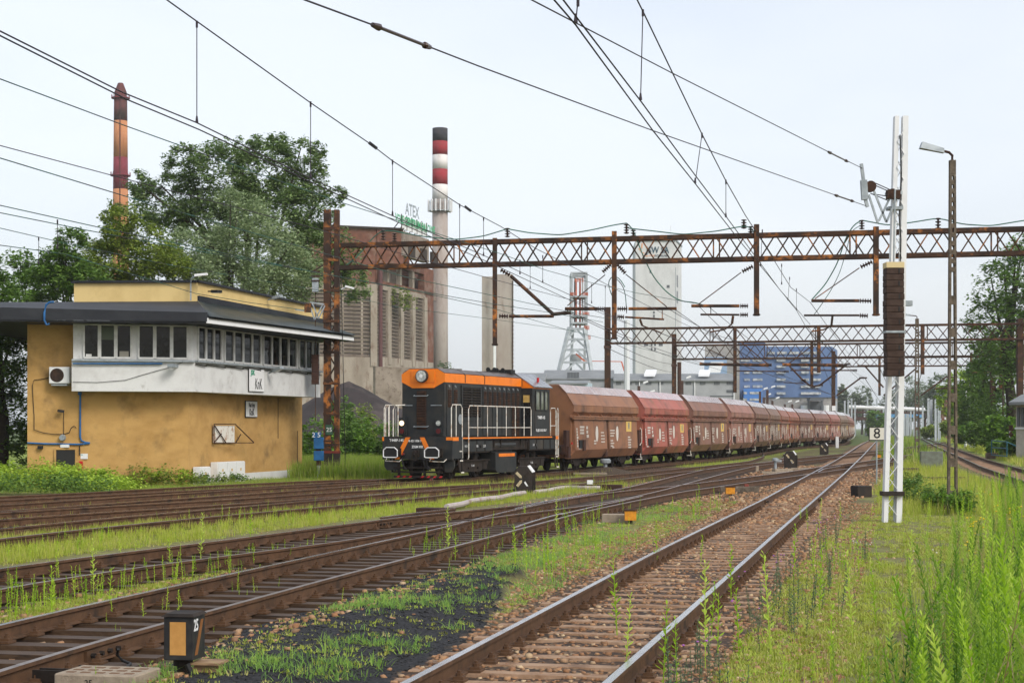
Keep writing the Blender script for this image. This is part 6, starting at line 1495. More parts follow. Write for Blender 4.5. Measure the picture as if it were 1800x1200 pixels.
# rooftop letters
rs = empty("rooftop_sign", V3(T1, zt2), "grey block letters over a white and green lettered board on the brick roof", "sign")
RA = plane_pt(S1, S2, 706, z=0); RB = plane_pt(S1, S2, 750, z=0); rv = (RB - RA); rvn = rv.normalized(); ra = math.atan2(rv.y, rv.x)
b = MB(); b.hexa([V3(RA, zt2 + .1), V3(RB, zt2 + .1), V3(RB, zt2 + .1) + Vector((0, .3, 0)), V3(RA, zt2 + .1) + Vector((0, .3, 0)), V3(RA, zt2 + 1.9), V3(RB, zt2 + 1.9), V3(RB, zt2 + 1.9) + Vector((0, .3, 0)), V3(RA, zt2 + 1.9) + Vector((0, .3, 0))]); recalc(wb(b, "white_board", M['white'], rs))
mL = (RA + RB) / 2 + nr_ * .2
text_mesh("VOLE CENTRUM BALOWE", 1.5, mat("bright_green", (.02, .33, .12), rough=.5), rs, (mL.x - rs.location.x, mL.y - rs.location.y, 1.25), (R(90), 0, ra), sx=.95, bold=.05)
mL = RA.lerp(RB, .36) + nr_ * .2; text_mesh("ATEX", 2.3, M['galv'], rs, (mL.x - rs.location.x, mL.y - rs.location.y, 2.9), (R(90), 0, ra), sx=1.0, bold=.05)
b = MB()
for i in range(6): q = RA.lerp(RB, i / 5); b.bar(V3(q, zt2), V3(q, zt2 + 2.1), .12); b.bar(V3(q, zt2 + 1.5), V3(q + Vector((-2, 5, 0)), zt2), .1)
wb(b, "support_frame", M['rustdark'], rs)
# chimneys
def chimney(x, d, bands, r0, r1, label, cat="chimney"):
    t = empty("chimney", V3(pl(x, d), GZ), label, cat); zt_ = bands[0][0]; 
    def rr(z): return r0 + (r1 - r0) * (z + .2) / zt_
    for (z1, z0, mm) in bands:
        b = MB(); b.lathe((0, 0, -GZ), [(rr(z0), z0), (rr(z1), z1)], 28); o = b.build("painted_band" if z0 > 5 else "shaft", M[mm], t, smooth=False)
        for p in o.data.polygons: p.use_smooth = len(p.vertices) == 4
    return t, rr
M['cblack'] = mat("band_black", (.035, .04, .05), (.055, .05, .055), 1, rough=.9); M['cred'] = mat("band_red", (.30, .035, .045), (.19, .05, .05), .8, .5, .7, .9); M['cwhite'] = mat("band_white", (.66, .64, .62), (.42, .36, .32), .6, .5, .72, .9, stretch=(1, 1, .4))
M['cconc'] = mat("chimney_concrete", (.40, .36, .33), (.27, .22, .19), .25, .4, .65, .9, stretch=(1, 1, .35), c3=(.22, .17, .14), s3=.6)
dz = 265; z_ = lambda y: zf(y, dz)
t, rr = chimney(773.5, dz, [(z_(226), z_(249), 'cblack'), (z_(249), z_(273), 'cred'), (z_(273), z_(298), 'cwhite'), (z_(298), z_(325), 'cred'), (z_(325), z_(352), 'cwhite'), (z_(352), GZ, 'cconc')], 1.28, 1.2, "tall chimney with black, red and white bands and an antenna platform")
b = MB()
for k in range(28):
    a = k * 2 * math.pi / 28; 
    for zz in (z_(371), z_(355)): b.bar((1.75 * math.cos(a), 1.75 * math.sin(a), zz - GZ), (1.75 * math.cos(a + .225), 1.75 * math.sin(a + .225), zz - GZ), .07)
    b.bar((1.75 * math.cos(a), 1.75 * math.sin(a), z_(371) - GZ), (1.75 * math.cos(a), 1.75 * math.sin(a), z_(355) - GZ), .05)
b.lathe((0, 0, z_(372) - GZ), [(1.2, 0), (1.8, .02), (1.8, .1), (1.2, .12)], 24); b.build("platform", M['galv'], t)
an = MB().b2((-.14, -.08, 0), (.14, .08, 1.9)).mesh("antenna", M['white'])
for a in (-2.9, -2.3, -1.9, -1.5, -1.1, -.6, -.1, .5): inst("antenna", an, t, (1.85 * math.cos(a), 1.85 * math.sin(a), z_(373) - GZ), (0, 0, a))
dz = 330
M['cbrick'] = mat("chimney_brick", (.50, .22, .10), (.38, .16, .08), .8, .4, .7, .95, stretch=(1, 1, .3)); M['cmar'] = mat("chimney_maroon", (.22, .04, .055), (.16, .035, .045), .6, rough=.95); M['cdark'] = mat("chimney_soot", (.13, .045, .045), (.06, .04, .035), .5, rough=.95)
t, rr = chimney(212, dz, [(z_(174), z_(213), 'cdark'), (z_(213), z_(277), 'cbrick'), (z_(277), z_(333), 'cmar'), (z_(333), z_(380), 'cbrick'), (z_(380), GZ, 'cbrick')], 1.95, 1.27, "slender maroon and orange brick chimney with pointed top at the left")
b = MB(); b.lathe((0, 0, z_(174) - GZ), [(1.25, 0), (1.2, 1.3), (.55, 3.0), (.45, 3.1)], 16); b.build("pointed_top", M['cdark'], t)
for y in (174, 310):
    b = MB(); rz_ = rr(z_(y)); b.lathe((0, 0, z_(y) - GZ), [(rz_, 0), (rz_ + .55, .05), (rz_ + .55, .2), (rz_, .22)], 20)
    for k in range(20): a = k * math.pi / 10; b.bar(((rz_ + .5) * math.cos(a), (rz_ + .5) * math.sin(a), z_(y) - GZ), ((rz_ + .5) * math.cos(a), (rz_ + .5) * math.sin(a), z_(y) - GZ + .8), .06)
    b.build("platform_ring", M['cmar'], t)
b = MB(); b.bar((.3, -1.95, 0), (.2, -1.3, z_(174)), .16); b.build("ladder", M['cdark'], t)
# concrete twin tower
for x0, x1, y0, dd, lab in ((847, 867, 486, 200, "narrower left shaft of the bare concrete twin towers"), (872, 901, 482, 201, "wider right shaft of the bare concrete twin towers")):
    t = empty("concrete_tower", V3(pl((x0 + x1) / 2, dd), GZ), lab, "tower"); a, c = pl(x0, dd), pl(x1, dd); w_ = (c - a).length
    MB().b2((-w_ / 2, 0, 0), (w_ / 2, 2.4, zf(y0, dd) - GZ)).build("shaft", M['cconc'], t)
    if x0 > 870:
        b = MB(); b.bar((w_ / 2 + .05, -.1, 0), (w_ / 2 + .05, -.1, zf(490, dd)), .1)
        for i in range(36): b.bar((w_ / 2 - .1, -.12, i * .48), (w_ / 2 + .2, -.12, i * .48), .05)
        b.build("ladder", M['rustdark'], t)
MBp = MB(); MBp.b2((-.12, -.1, 0), (.12, .1, zf(478, 199) - GZ)); tag(MBp.build("white_pipe", M['white'], None, loc=V3(pl(869.5, 199), GZ)), "thin white pipe between the concrete twin towers", "pipe")
# pale shaft tower with lettering
M['jsw'] = mat("pale_tower_render", (.60, .61, .60), (.50, .51, .50), .3, .45, .65, .9, c3=(.36, .37, .36), s3=.35, lo3=.6, hi3=.8, stretch=(1, 1, .5))
dj = 420; A0_, A1_, A2_ = pl(1117, dj), pl(1188, dj), pl(1198, dj + 14)
t = empty("shaft_tower", V3(A0_, GZ), "tall pale windowless shaft tower with JSW SA lettering near its top", "tower")
zt_ = zf(423, dj)
b = walls([A0_, A1_, A2_, A2_ + Vector((-11, 4, 0)), A0_ + Vector((.5, 17, 0))], GZ, zt_); recalc(wb(b, "wall", M['jsw'], t))
b = MB(); b.bar(V3(A0_, zt_ + .1) + Vector((0, -.1, 0)), V3(A1_, zt_ + .1) + Vector((0, -.1, 0)), .5, .35); b.bar(V3(A1_, zt_ + .1), V3(A2_, zt_ + .1), .5, .35); wb(b, "roof_edge", M['galv'], t)
b = MB(); b.b2((A1_.x - 6, dj + 4, zt_), (A1_.x - 1, dj + 8, zt_ + 1.2)); b.bar((A1_.x - 1.0, dj + 3, zt_), (A1_.x - 1.0, dj + 3, zt_ + 4.2), .1); wb(b, "roof_hut", M['jsw'], t)
M['dwin'] = mat("far_window", (.10, .11, .12), rough=.4); M['dwinb'] = mat("brown_hatch", (.11, .08, .08), rough=.6)
def fw(x0, y0, x1, y1, P0, P1, tt, mm='dwin', off=.06, nm="window"):
    a = plane_pt(P0, P1, x0, y1); c = plane_pt(P0, P1, x1, y1); zz = plane_pt(P0, P1, x0, y0).z; v = (P1 - P0).normalized(); n = Vector((v.y, -v.x, 0)) * off
    b = MB(); b.hexa([V3(a, a.z) + n, V3(c, a.z) + n, V3(c, a.z) - n, V3(a, a.z) - n, V3(a, zz) + n, V3(c, zz) + n, V3(c, zz) - n, V3(a, zz) - n]); return recalc(wb(b, nm, M[mm], tt))
for q in ((1142, 475, 1145, 480), (1172, 501, 1177, 506), (1148, 547, 1151, 551), (1148, 553, 1151, 558), (1132, 601, 1139, 608), (1144, 603, 1147, 608), (1150, 603, 1153, 608), (1144, 611, 1147, 616), (1150, 611, 1153, 616), (1158, 601, 1165, 608)): fw(*q, A0_, A1_, t)
for q in ((1189.5, 483, 1191.5, 504), (1189.5, 511, 1191.5, 532)): fw(*q, A1_, A2_, t)
fw(1187.3, 470, 1188.2, 600, A0_, A1_, t, 'galv', nm="corner_strip")
m = plane_pt(A0_, A1_, 1156, 440); text_mesh("JSW SA", 2.3, mat("letter_blue", (.02, .06, .09), rough=.6), t, (m.x - t.location.x, -.12, m.z - t.location.z), (R(90), 0, 0), sx=.78, bold=.03)
M['swoosh'] = mat("logo_orange", (.75, .35, .16), rough=.6)
m = plane_pt(A0_, A1_, 1140, 449.5); text_mesh("Grupa KWK", .6, M['swoosh'], t, (m.x - t.location.x, -.12, m.z - t.location.z), (R(90), 0, 0), bold=.01); m = plane_pt(A0_, A1_, 1156, 449.5); text_mesh("KOPALNIA", .75, M['letter'] if 'letter' in M else M['dwin'], t, (m.x - t.location.x + 1, -.12, m.z - t.location.z), (R(90), 0, 0), bold=.02)
def poly_on(P0, P1, pts, tt, mm, off=.1):
    v = (P1 - P0).normalized(); n = Vector((v.y, -v.x, 0)) * off; b = MB(); a = [plane_pt(P0, P1, x, y) + n for x, y in pts]; k = len(a); b.add(a + [p - n * .5 for p in a], [tuple(range(k)), tuple(range(2 * k - 1, k - 1, -1))] + [((i + 1) % k, i, i + k, (i + 1) % k + k) for i in range(k)]); return recalc(wb(b, "logo_stroke", mm, tt))
poly_on(A0_, A1_, [(1128, 427.5), (1130, 428), (1128.8, 437), (1127, 436)], t, M['swoosh']); poly_on(A0_, A1_, [(1122, 436), (1126, 437), (1128.5, 443), (1134, 445), (1130, 445.5), (1126, 442)], t, M['swoosh'])
# headframe
dh = 380; hz_ = lambda y: zf(y, dh); t = empty("headframe", V3(pl(1008, dh), GZ), "grey steel mine headframe with orange pulley wheels and splayed legs", "headframe")
M['hgrey'] = mat("headframe_grey", (.40, .44, .45), (.30, .33, .34), .8, rough=.6); M['horange'] = mat("headframe_orange", (.62, .16, .08), (.5, .12, .06), 1, rough=.6)
hp = lambda x, y, dy=0: Vector(((x - CX) / FOC * (dh) , dh + dy, hz_(y)))
def hb(a, c, w_, nm="beam", mm='hgrey'): b = MB(); b.bar(a, c, w_); return wb(b, nm, M[mm], t)
for dy in (-3, 3):
    k = 1 if dy < 0 else .0
    for x in (1004, 1030): hb(hp(x, 482, dy), hp(x, 590, dy), .5, "tower_column")
for x in (1010, 1024): hb(hp(x, 484, 0), hp(x, 570, 0), .35, "tower_column")
for y in (482, 484.5): hb(hp(1003, y, -3), hp(1031, y, -3), .45); hb(hp(1003, y, 3), hp(1031, y, 3), .4); hb(hp(1004, y, -3), hp(1004, y, 3), .4); hb(hp(1030, y, -3), hp(1030, y, 3), .4)
for y in (523, 557, 569): 
    b = MB(); b.b2((hp(1002, 0).x, dh - 3.5, hz_(y) - .2), (hp(1032, 0).x, dh + 3.5, hz_(y) + .2)); wb(b, "platform", M['hgrey'], t)
for y, x0, x1 in ((517, 1002, 1008), (517, 1024, 1032), (551, 1024, 1034), (492, 1010, 1024), (575, 1026, 1034), (592, 1026, 1036)):
    b = MB()
    for k in range(3): b.bar(hp(x0, y + k * 2.4, -3.4), hp(x1, y + k * 2.4, -3.4), .14)
    for k in range(4): xx = x0 + (x1 - x0) * k / 3; b.bar(hp(xx, y - 1, -3.4), hp(xx, y + 6, -3.4), .14)
    wb(b, "orange_railing", M['horange'], t)
for y in (515, 554):
    for dx in (-1.5, 1.5):
        b = MB(); c_ = hp(1016, y); b.tube([c_ + Vector((dx * .3 - .15, 0, 0)), c_ + Vector((dx * .3 + .15, 0, 0))], [3.2, 3.2], 20); b.v = [(c_.x + (v[0] - c_.x), c_.y + (v[1] - c_.y) * .6, v[2]) for v in b.v]; wb(b, "pulley_wheel", M['horange'], t)
legs = ((1000, 577, 969, 700, -9), (1026, 577, 1044, 700, -9), (1008, 577, 1002, 700, 8), (1030, 577, 1028, 700, 8))
for x0, y0, x1, y1, dy in legs: hb(hp(x0, y0, -3 if dy < 0 else 3), hp(x1, y1, dy), .72 if dy < 0 else .5, "leg")
def lg(f, s): x0, y0, x1, y1, dy = legs[s]; return hp(x0 + (x1 - x0) * f, y0 + (y1 - y0) * f, -3 + (dy + 3) * f)
fs = [.02, .17, .32, .5, .74]
for i, f in enumerate(fs):
    hb(lg(f, 0), lg(f, 1), .5, "cross_beam")
    if i < 4: m = (lg(f, 0) + lg(f, 1)) / 2; hb(m, lg(fs[i + 1], 0), .4, "brace"); hb(m, lg(fs[i + 1], 1), .4, "brace")
b = MB(); b.b2((hp(1003, 0).x, dh, hz_(637)), (hp(1022, 0).x, dh + 6, hz_(622))); wb(b, "cabin", M['hgrey'], t)
hb(hp(1012, 622, -1), hp(1030, 637, -1), .35, "orange_stair", 'horange'); hb(hp(1030, 634, 1), hp(1093, 635, 1), .18, "orange_handrail", 'horange'); hb(hp(1093, 635, 1), hp(1098, 652, 1), .3, "orange_handrail", 'horange')
# sheds
M['shed'] = mat("grey_cladding", (.36, .37, .38), (.31, .32, .33), .4, rough=.7); M['shedroof'] = mat("grey_shed_roof", (.17, .18, .185), (.22, .23, .235), .3, rough=.6); M['skyl'] = mat("white_skylight", (.78, .80, .82), rough=.5); M['paleb'] = mat("pale_blue_cladding", (.42, .52, .58), rough=.6)
ds = 340
def shed(x0, x1, ye, yr, label, d=ds, depth=18, wins=(), yw=(668, 676), gable=None, mw='shed'):
    a, c = pl(x0, d), pl(x1, d + (x1 - x0) * .0); t = empty("shed", V3(a, GZ), label, "shed"); ze, zr = zf(ye, d), zf(yr, d)
    b = walls([a, c, c + Vector((1.2, depth, 0)), a + Vector((1.2, depth, 0))], GZ, ze); recalc(wb(b, "wall", M[mw], t))
    b = MB(); m0, m1 = a + Vector((.6, depth / 2, 0)), c + Vector((.6, depth / 2, 0)); e = Vector((0, -.5, 0))
    b.add([V3(a + e, ze - .1), V3(c + e, ze - .1), V3(m1, zr), V3(m0, zr), V3(a + Vector((1.2, depth + .5, 0)), ze - .1), V3(c + Vector((1.2, depth + .5, 0)), ze - .1), V3(a + e, ze - .35), V3(c + e, ze - .35)], [(0, 1, 2, 3), (3, 2, 5, 4), (6, 7, 1, 0)]); wb(b, "roof", M['shedroof'], t)
    b = MB(); b.quad(V3(c, ze), V3(c + Vector((1.2, depth, 0)), ze), V3(m1, zr)); b.quad(V3(a, ze), V3(m0, zr), V3(a + Vector((1.2, depth, 0)), ze)); wb(b, "gable", M['shed'], t)
    for w0, w1 in wins:
        o = fw(w0, yw[0], w1, yw[1], a, c, t)
        for k in range(1, 4): fw(w0 + (w1 - w0) * k / 4 - .15, yw[0], w0 + (w1 - w0) * k / 4 + .15, yw[1], a, c, o and t, 'shed', .12, "mullion")
    return t, a, c
t, a, c = shed(1078, 1292, 667, 654, "long grey industrial shed with white roof lights behind the wagons", wins=[(1083, 1092), (1105, 1111), (1117, 1127), (1135, 1145), (1157, 1166), (1205, 1215), (1230, 1240), (1255, 1265), (1277, 1293)], yw=(671, 676))
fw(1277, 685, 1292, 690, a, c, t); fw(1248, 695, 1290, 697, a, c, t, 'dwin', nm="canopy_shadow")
for x0, x1 in ((1133, 1152), (1229, 1248)):
    b = MB(); z0, z1 = zf(662, ds), zf(654, ds); A_, C_ = pl(x0, ds), pl(x1, ds); b.hexa([V3(A_, z0) + Vector((0, 1.5, .1)), V3(C_, z0) + Vector((0, 1.5, .1)), V3(C_, z1) + Vector((.8, 6, .2)), V3(A_, z1) + Vector((.8, 6, .2)), V3(A_, z0) + Vector((0, 1.5, .5)), V3(C_, z0) + Vector((0, 1.5, .5)), V3(C_, z1) + Vector((.8, 6, .7)), V3(A_, z1) + Vector((.8, 6, .7))]); recalc(wb(b, "roof_light", M['skyl'], t))
for x in (1124, 1160, 1221, 1290): b = MB(); P = pl(x, ds); b.bar(V3(P, 2) + Vector((0, -.2, 0)), V3(P, zf(667, ds)) + Vector((0, -.2, 0)), .2); wb(b, "rainwater_pipe", M['white'], t)
t, a, c = shed(954, 1080, 664, 647, "taller grey shed standing behind the headframe legs", d=350, depth=22, wins=[(997, 1018)], yw=(653 + 1, 664))
t, a, c = shed(966, 1033, 672, 667, "pale blue clad shed roofline showing over the first wagon", d=300, depth=8, mw='paleb'); t, a, c = shed(905, 957, 668, 653, "grey metal roofed shed left of the headframe", d=345, depth=16)
# blue plant
M['bluew'] = mat("blue_cladding", (.10, .17, .33), (.08, .14, .28), .25, .4, .7, rough=.6, stretch=(1, 1, .2)); M['blueb'] = mat("bright_blue_cladding", (.06, .20, .55), rough=.6); M['wstrip'] = mat("window_strip_pale", (.48, .50, .50), (.25, .28, .30), 1.2, .45, .55, rough=.4); M['cw'] = mat("grey_concrete_plant", (.34, .33, .31), (.25, .24, .23), .3, rough=.9, c3=(.15, .14, .13), s3=.7, lo3=.58, hi3=.68)
db = 450; B0_, B1_, B2_ = pl(1300, db), pl(1463, db), pl(1472, db + 22)
t = empty("blue_plant_building", V3(B0_, GZ), "large blue clad coal washing plant with rows of pale window strips", "building"); zb_ = lambda y: zf(y, db)
recalc(wb(walls([B0_, B1_, B2_, B2_ + Vector((-22, 8, 0)), B0_ + Vector((2, 30, 0))], zb_(698), zb_(609)), "blue_wall", M['bluew'], t))
recalc(wb(walls([B0_ + Vector((0, -.4, 0)), pl(1345, db - .4), pl(1346, db + 20), B0_ + Vector((2, 20, 0))], zb_(698), zb_(600)), "blue_stair_block", M['bluew'], t))
recalc(wb(walls([B0_ + Vector((0, .5, 0)), B1_ + Vector((0, .5, 0)), B2_, B0_ + Vector((2, 30, 0))], GZ, zb_(698)), "concrete_base", M['cw'], t))
for ys, xs_ in ((620, ((1348, 1362), (1366, 1383), (1387, 1404), (1408, 1424), (1428, 1443))), (633.5, ((1302, 1318), (1323, 1340), (1365, 1381), (1408, 1422), (1429, 1443))), (644, ((1365, 1381), (1408, 1422), (1429, 1443))), (654.5, ((1308, 1318), (1323, 1340), (1365, 1381), (1408, 1422), (1429, 1443))), (667, ((1308, 1318), (1323, 1340), (1365, 1381), (1408, 1422), (1429, 1443))), (679, ((1308, 1318), (1323, 1340), (1365, 1381), (1408, 1443))), (691, ((1308, 1318), (1323, 1340), (1365, 1381), (1408, 1443)))):
    for x0, x1 in xs_: fw(x0, ys - 2.1, x1, ys + 2.1, B0_ + Vector((0, -.5, 0)), B1_ + Vector((0, -.5, 0)), t, 'wstrip', .12, "window_strip")
fw(1344, 627.5, 1448, 628.8, B0_ + Vector((0, -.4, 0)), B1_ + Vector((0, -.4, 0)), t, 'shed', .5, "ledge")
recalc(wb(walls([pl(1307, db - 8), pl(1340, db - 8), pl(1340, db), pl(1307, db)], GZ, zb_(684)), "bright_blue_annex", M['blueb'], t))
for x0, x1, y in ((1307, 1313, 690.5), (1318, 1336, 690.5), (1306, 1313, 702), (1318, 1336, 702)): fw(x0, y - 2, x1, y + 2, pl(1300, db - 8), pl(1345, db - 8), t, 'wstrip', .12, "window_strip")
for x in (1414, 1451): b = MB(); P = pl(x, db - 1); b.tube([V3(P, 1), V3(P, zb_(712))], 1.0, 12); wb(b, "white_tank", M['white'], t)
b = MB(); P = pl(1421, db - 3); q = pl(1445, db - 3); b.bar(V3(P, zb_(702)), V3(q, zb_(702)), 5, .7); b.bar(V3(P, 0), V3(P, zb_(702)), .5); b.bar(V3(q, 0), V3(q, zb_(702)), .5); wb(b, "loading_canopy", M['dwin'], t)
fw(1424, 705, 1443, 722, pl(1420, db - .4), pl(1446, db - .4), t, 'dwin', .1, "loading_opening")
t = empty("conveyor_house", V3(pl(1238, 430), GZ), "grey concrete and pale blue conveyor house left of the blue plant", "building")
recalc(wb(walls([pl(1239, 430), pl(1300, 430), pl(1300, 445), pl(1239, 445)], GZ, zf(606, 430)), "wall", M['cw'], t)); recalc(wb(walls([pl(1238, 428), pl(1278, 428), pl(1278, 430), pl(1238, 430)], GZ, zf(628, 430)), "blue_cladding", mat("faded_blue", (.25, .36, .52), rough=.6), t))
b = MB(); A_, C_ = pl(1244, 424), pl(1266, 424); b.hexa([V3(A_, zf(655, 424)), V3(C_, zf(655, 424)), V3(C_, zf(655, 424)) + Vector((0, 1, 0)), V3(A_, zf(655, 424)) + Vector((0, 1, 0)), V3(pl(1250, 424), zf(636, 424)), V3(pl(1272, 424), zf(636, 424)), V3(pl(1272, 424), zf(636, 424)) + Vector((0, 1, 0)), V3(pl(1250, 424), zf(636, 424)) + Vector((0, 1, 0))]); recalc(wb(b, "slanted_white_panel", M['skyl'], t))
# pipe bridge far down the line
dp = 480; t = empty("pipe_bridge", V3(pl(1500, dp), GZ), "far white pipeline and blue girder bridge across the tracks on the horizon", "bridge")
pp = lambda x, y: V3(pl(x, dp), zf(y, dp))
b = MB(); b.tube([pp(1492, 715), pp(1580, 718), pp(1656, 721)], .55, 8); wb(b, "white_pipe", M['white'], t)
b = MB(); b.bar(pp(1534, 730), pp(1625, 731), 1.4, .95); wb(b, "blue_girder", mat("girder_blue", (.10, .28, .5), rough=.6), t)
b = MB(); b.bar(pp(1492, 724), pp(1656, 726), 1.6, .6); b.bar(pp(1492, 735), pp(1534, 736), 1.4, .9); b.bar(pp(1620, 730), pp(1656, 731), 1.4, 1.2)
for x in np.arange(1495, 1657, 11): b.bar(pp(x, 718), pp(x, 736 if x < 1620 else 760), .35)
wb(b, "dark_girder", M['wagdark'], t)
b = MB()
for x in np.arange(1500, 1650, 23): b.bar(pp(x, 736), V3(pl(x, dp), GZ), .8)
wb(b, "pier", M['dwin'], t)
# brick building far right
t = empty("brick_building", V3(pl(1656, 330), GZ), "red brick building half hidden by trees at the end of the bridge", "building"); recalc(wb(walls([pl(1655, 330), pl(1695, 330), pl(1695, 345), pl(1655, 345)], GZ, zf(702, 330)), "wall", M['brick'], t))
for x in (1660, 1668, 1677): fw(x, 733, x + 3, 737, pl(1655, 330), pl(1695, 330), t, 'white', .1)
# right hand hut
t = empty("small_signal_cabin", V3(pl(1786, 112), GZ), "cream walled cabin with overhanging roof at the right edge", "building")
A_, C_ = pl(1786, 112), pl(1880, 108); recalc(wb(walls([A_, C_, C_ + Vector((4, 8, 0)), pl(1792, 120)], GZ, zf(712, 112)), "wall", mat("cream_wall", (.50, .46, .40), (.4, .35, .3), 1.5, rough=.9), t))
b = MB(); b.hexa([V3(pl(1773, 110.5), zf(712, 112)), V3(pl(1880, 107), zf(712, 112)), V3(C_, zf(712, 112)) + Vector((0, 9, 0)), V3(pl(1788, 121), zf(712, 112)), V3(pl(1773, 110.5), zf(707, 112)), V3(pl(1880, 107), zf(707, 112)), V3(C_, zf(690, 112)) + Vector((0, 6, 0)), V3(pl(1796, 118), zf(690, 112))]); recalc(wb(b, "roof", M['shedroof'], t))
for x0, x1 in ((1788.5, 1793), (1795, 1800), (1803, 1808)): fw(x0, 716, x1, 749, A_, C_, t, 'dwin', .06)
fw(1786, 751, 1880, 754, A_, C_, t, 'white', .12, "ledge")
t = empty("speed_sign", V3(pl(1776, 118), GZ), "rusty brown sign board with 3 over a diamond on a white post", "sign"); s_ = FOC / 118
MB().b2((-.07, -.05, 0), (.03, .05, 2.4)).build("post", M['white'], t)
rb = mat("sign_brown", (.16, .07, .035), (.09, .045, .03), 5, rough=.8); zz = lambda y: zf(y, 118) - GZ
MB().b2((-.13, -.07, zz(757)), (.17, -.05, zz(747))).build("number_board", rb, t); b = MB(); b.ext([(.02, zz(768.5)), (.2, zz(763)), (.02, zz(757.5)), (-.16, zz(763))], -.08, -.055); recalc(b.build("diamond_board", rb, t)); text_mesh("3", .32, M['tarred'], t, (.02, -.075, zz(752)), (R(90), 0, 0), bold=.01)
t = empty("blue_railing", V3(pl(1743, 112), GZ), "blue pipe railing beside the rusty gantry post at the right", "railing"); b = MB(); g = lambda x, y: V3(pl(x, 112 if x < 1770 else 106), zf(y, 112))
for u, v in (((1743, 774), (1770, 775)), ((1770, 775), (1786, 782)), ((1743, 774), (1743, 800)), ((1770, 775), (1770, 800)), ((1743, 786), (1770, 786)), ((1743, 799), (1770, 799))): b.tube([g(*u), g(*v)], .035, 6)
wb(b, "pipe", mat("teal_paint", (.02, .10, .14), rough=.6), t)
block("stone_footing", "rusty stone footing under the blue railing", "footing", 1757, 806, (1.9, .5, .42), mat("footing", (.16, .11, .08), (.09, .06, .04), 4, rough=.9))
# pale catenary masts down the line
cm = None
masts = [(1525, 697, 480), (1541, 700, 480), (1553, 718, 470), (1578, 690, 330), (1590, 727, 470), (1594, 727, 474), (1597, 728, 478), (1601, 722, 440), (1607, 722, 438), (1622, 712, 400), (1632, 700, 330), (1637, 702, 340), (1645, 702, 290), (1651, 700, 285), (1470, 705, 430), (1497, 700, 450), (1485, 704, 440), (1503, 706, 460), (1491, 702, 445)]
for i, (x, yt, d) in enumerate(masts):
    P = V3(pl(x, d), GZ); h = zf(yt, d) - GZ
    if cm is None:
        cm = empty("catenary_mast", P, "x", "mast", "small distant catenary masts near the horizon")
        b = MB(); b.b2((-.2, -.15, 0), (-.1, .15, 1)); b.b2((.1, -.15, 0), (.2, .15, 1)); b.b2((-.1, -.05, 0), (.1, .05, 1)); b.build("lattice_post", mat("pale_mast", (.46, .50, .52), rough=.5), cm); t = cm
    else: t = copy_tree(cm, None, None, P)
    t["label"] = {0: 'slim distant mast just left of the number 8 sign top', 3: 'pale distant mast touching the white mast on its left', 10: 'pale distant mast right of the farther lamp post', 12: 'taller pale distant mast left of the brick building', 13: 'rightmost of the pale distant masts before the brick building'}.get(i, 'slim mast standing far away near the horizon'); t.scale = (1, 1, h)
for x, yt, d, lab in ((1701, 681, 190, "pale lattice mast with a collar in front of the right hand trees"), (1709.5, 702, 175, "second pale lattice mast in front of the right hand trees")):
    P = V3(pl(x, d), GZ); h = zf(yt, d) - GZ; t = empty("catenary_mast", P, lab, "mast")
    for s in (-1, 1): MB().b2((s * .12 if s < 0 else .12, -.1, 0), (s * .25, .1, h)).build("channel", M['white'], t)
    MB().b2((-.28, -.14, h * .55), (.28, .14, h * .57)).build("collar", M['dwin'], t)
    b = MB()
    for i in range(int(h / .7)): b.bar((-.12 * (-1) ** i, -.08, i * .7), (.12 * (-1) ** i, -.08, i * .7 + .7), .05)
    b.build("lacing", M['galv'], t)
P = V3(pl(1696, 185), GZ); t = empty("round_signal_lamp", P, "white round lantern on a thin post before the right hand bushes", "lamp"); b = MB(); h = zf(740, 185) - GZ; b.tube([(0, 0, 0), (0, 0, h)], .1, 6); b.build("post", M['galv'], t)
b = MB(); b.lathe((0, 0, h - .2), [(.1, 0), (.4, .4), (.45, .9), (.4, 1.3), (.1, 1.5)], 12); b.build("lantern", M['white'], t)
P = V3(pl(1763.5, 150), GZ); t = empty("lamp_post", P, "slim concrete lamp post with white head before the dark trees at the right", "lamp post"); h = zf(664, 150) - GZ; b = MB(); b.tube([(0, 0, 0), (0, 0, h)], [.14, .09], 6); b.build("post", M['conc'], t); b = MB(); b.tube([(0, 0, h), (-.2, 0, h + .15), (-.5, 0, h + .15)], .05, 6); b.build("arm", M['galv'], t); MB().box((-.65, 0, h + .15), (.5, .3, .22)).build("lamp_head", M['white'], t)
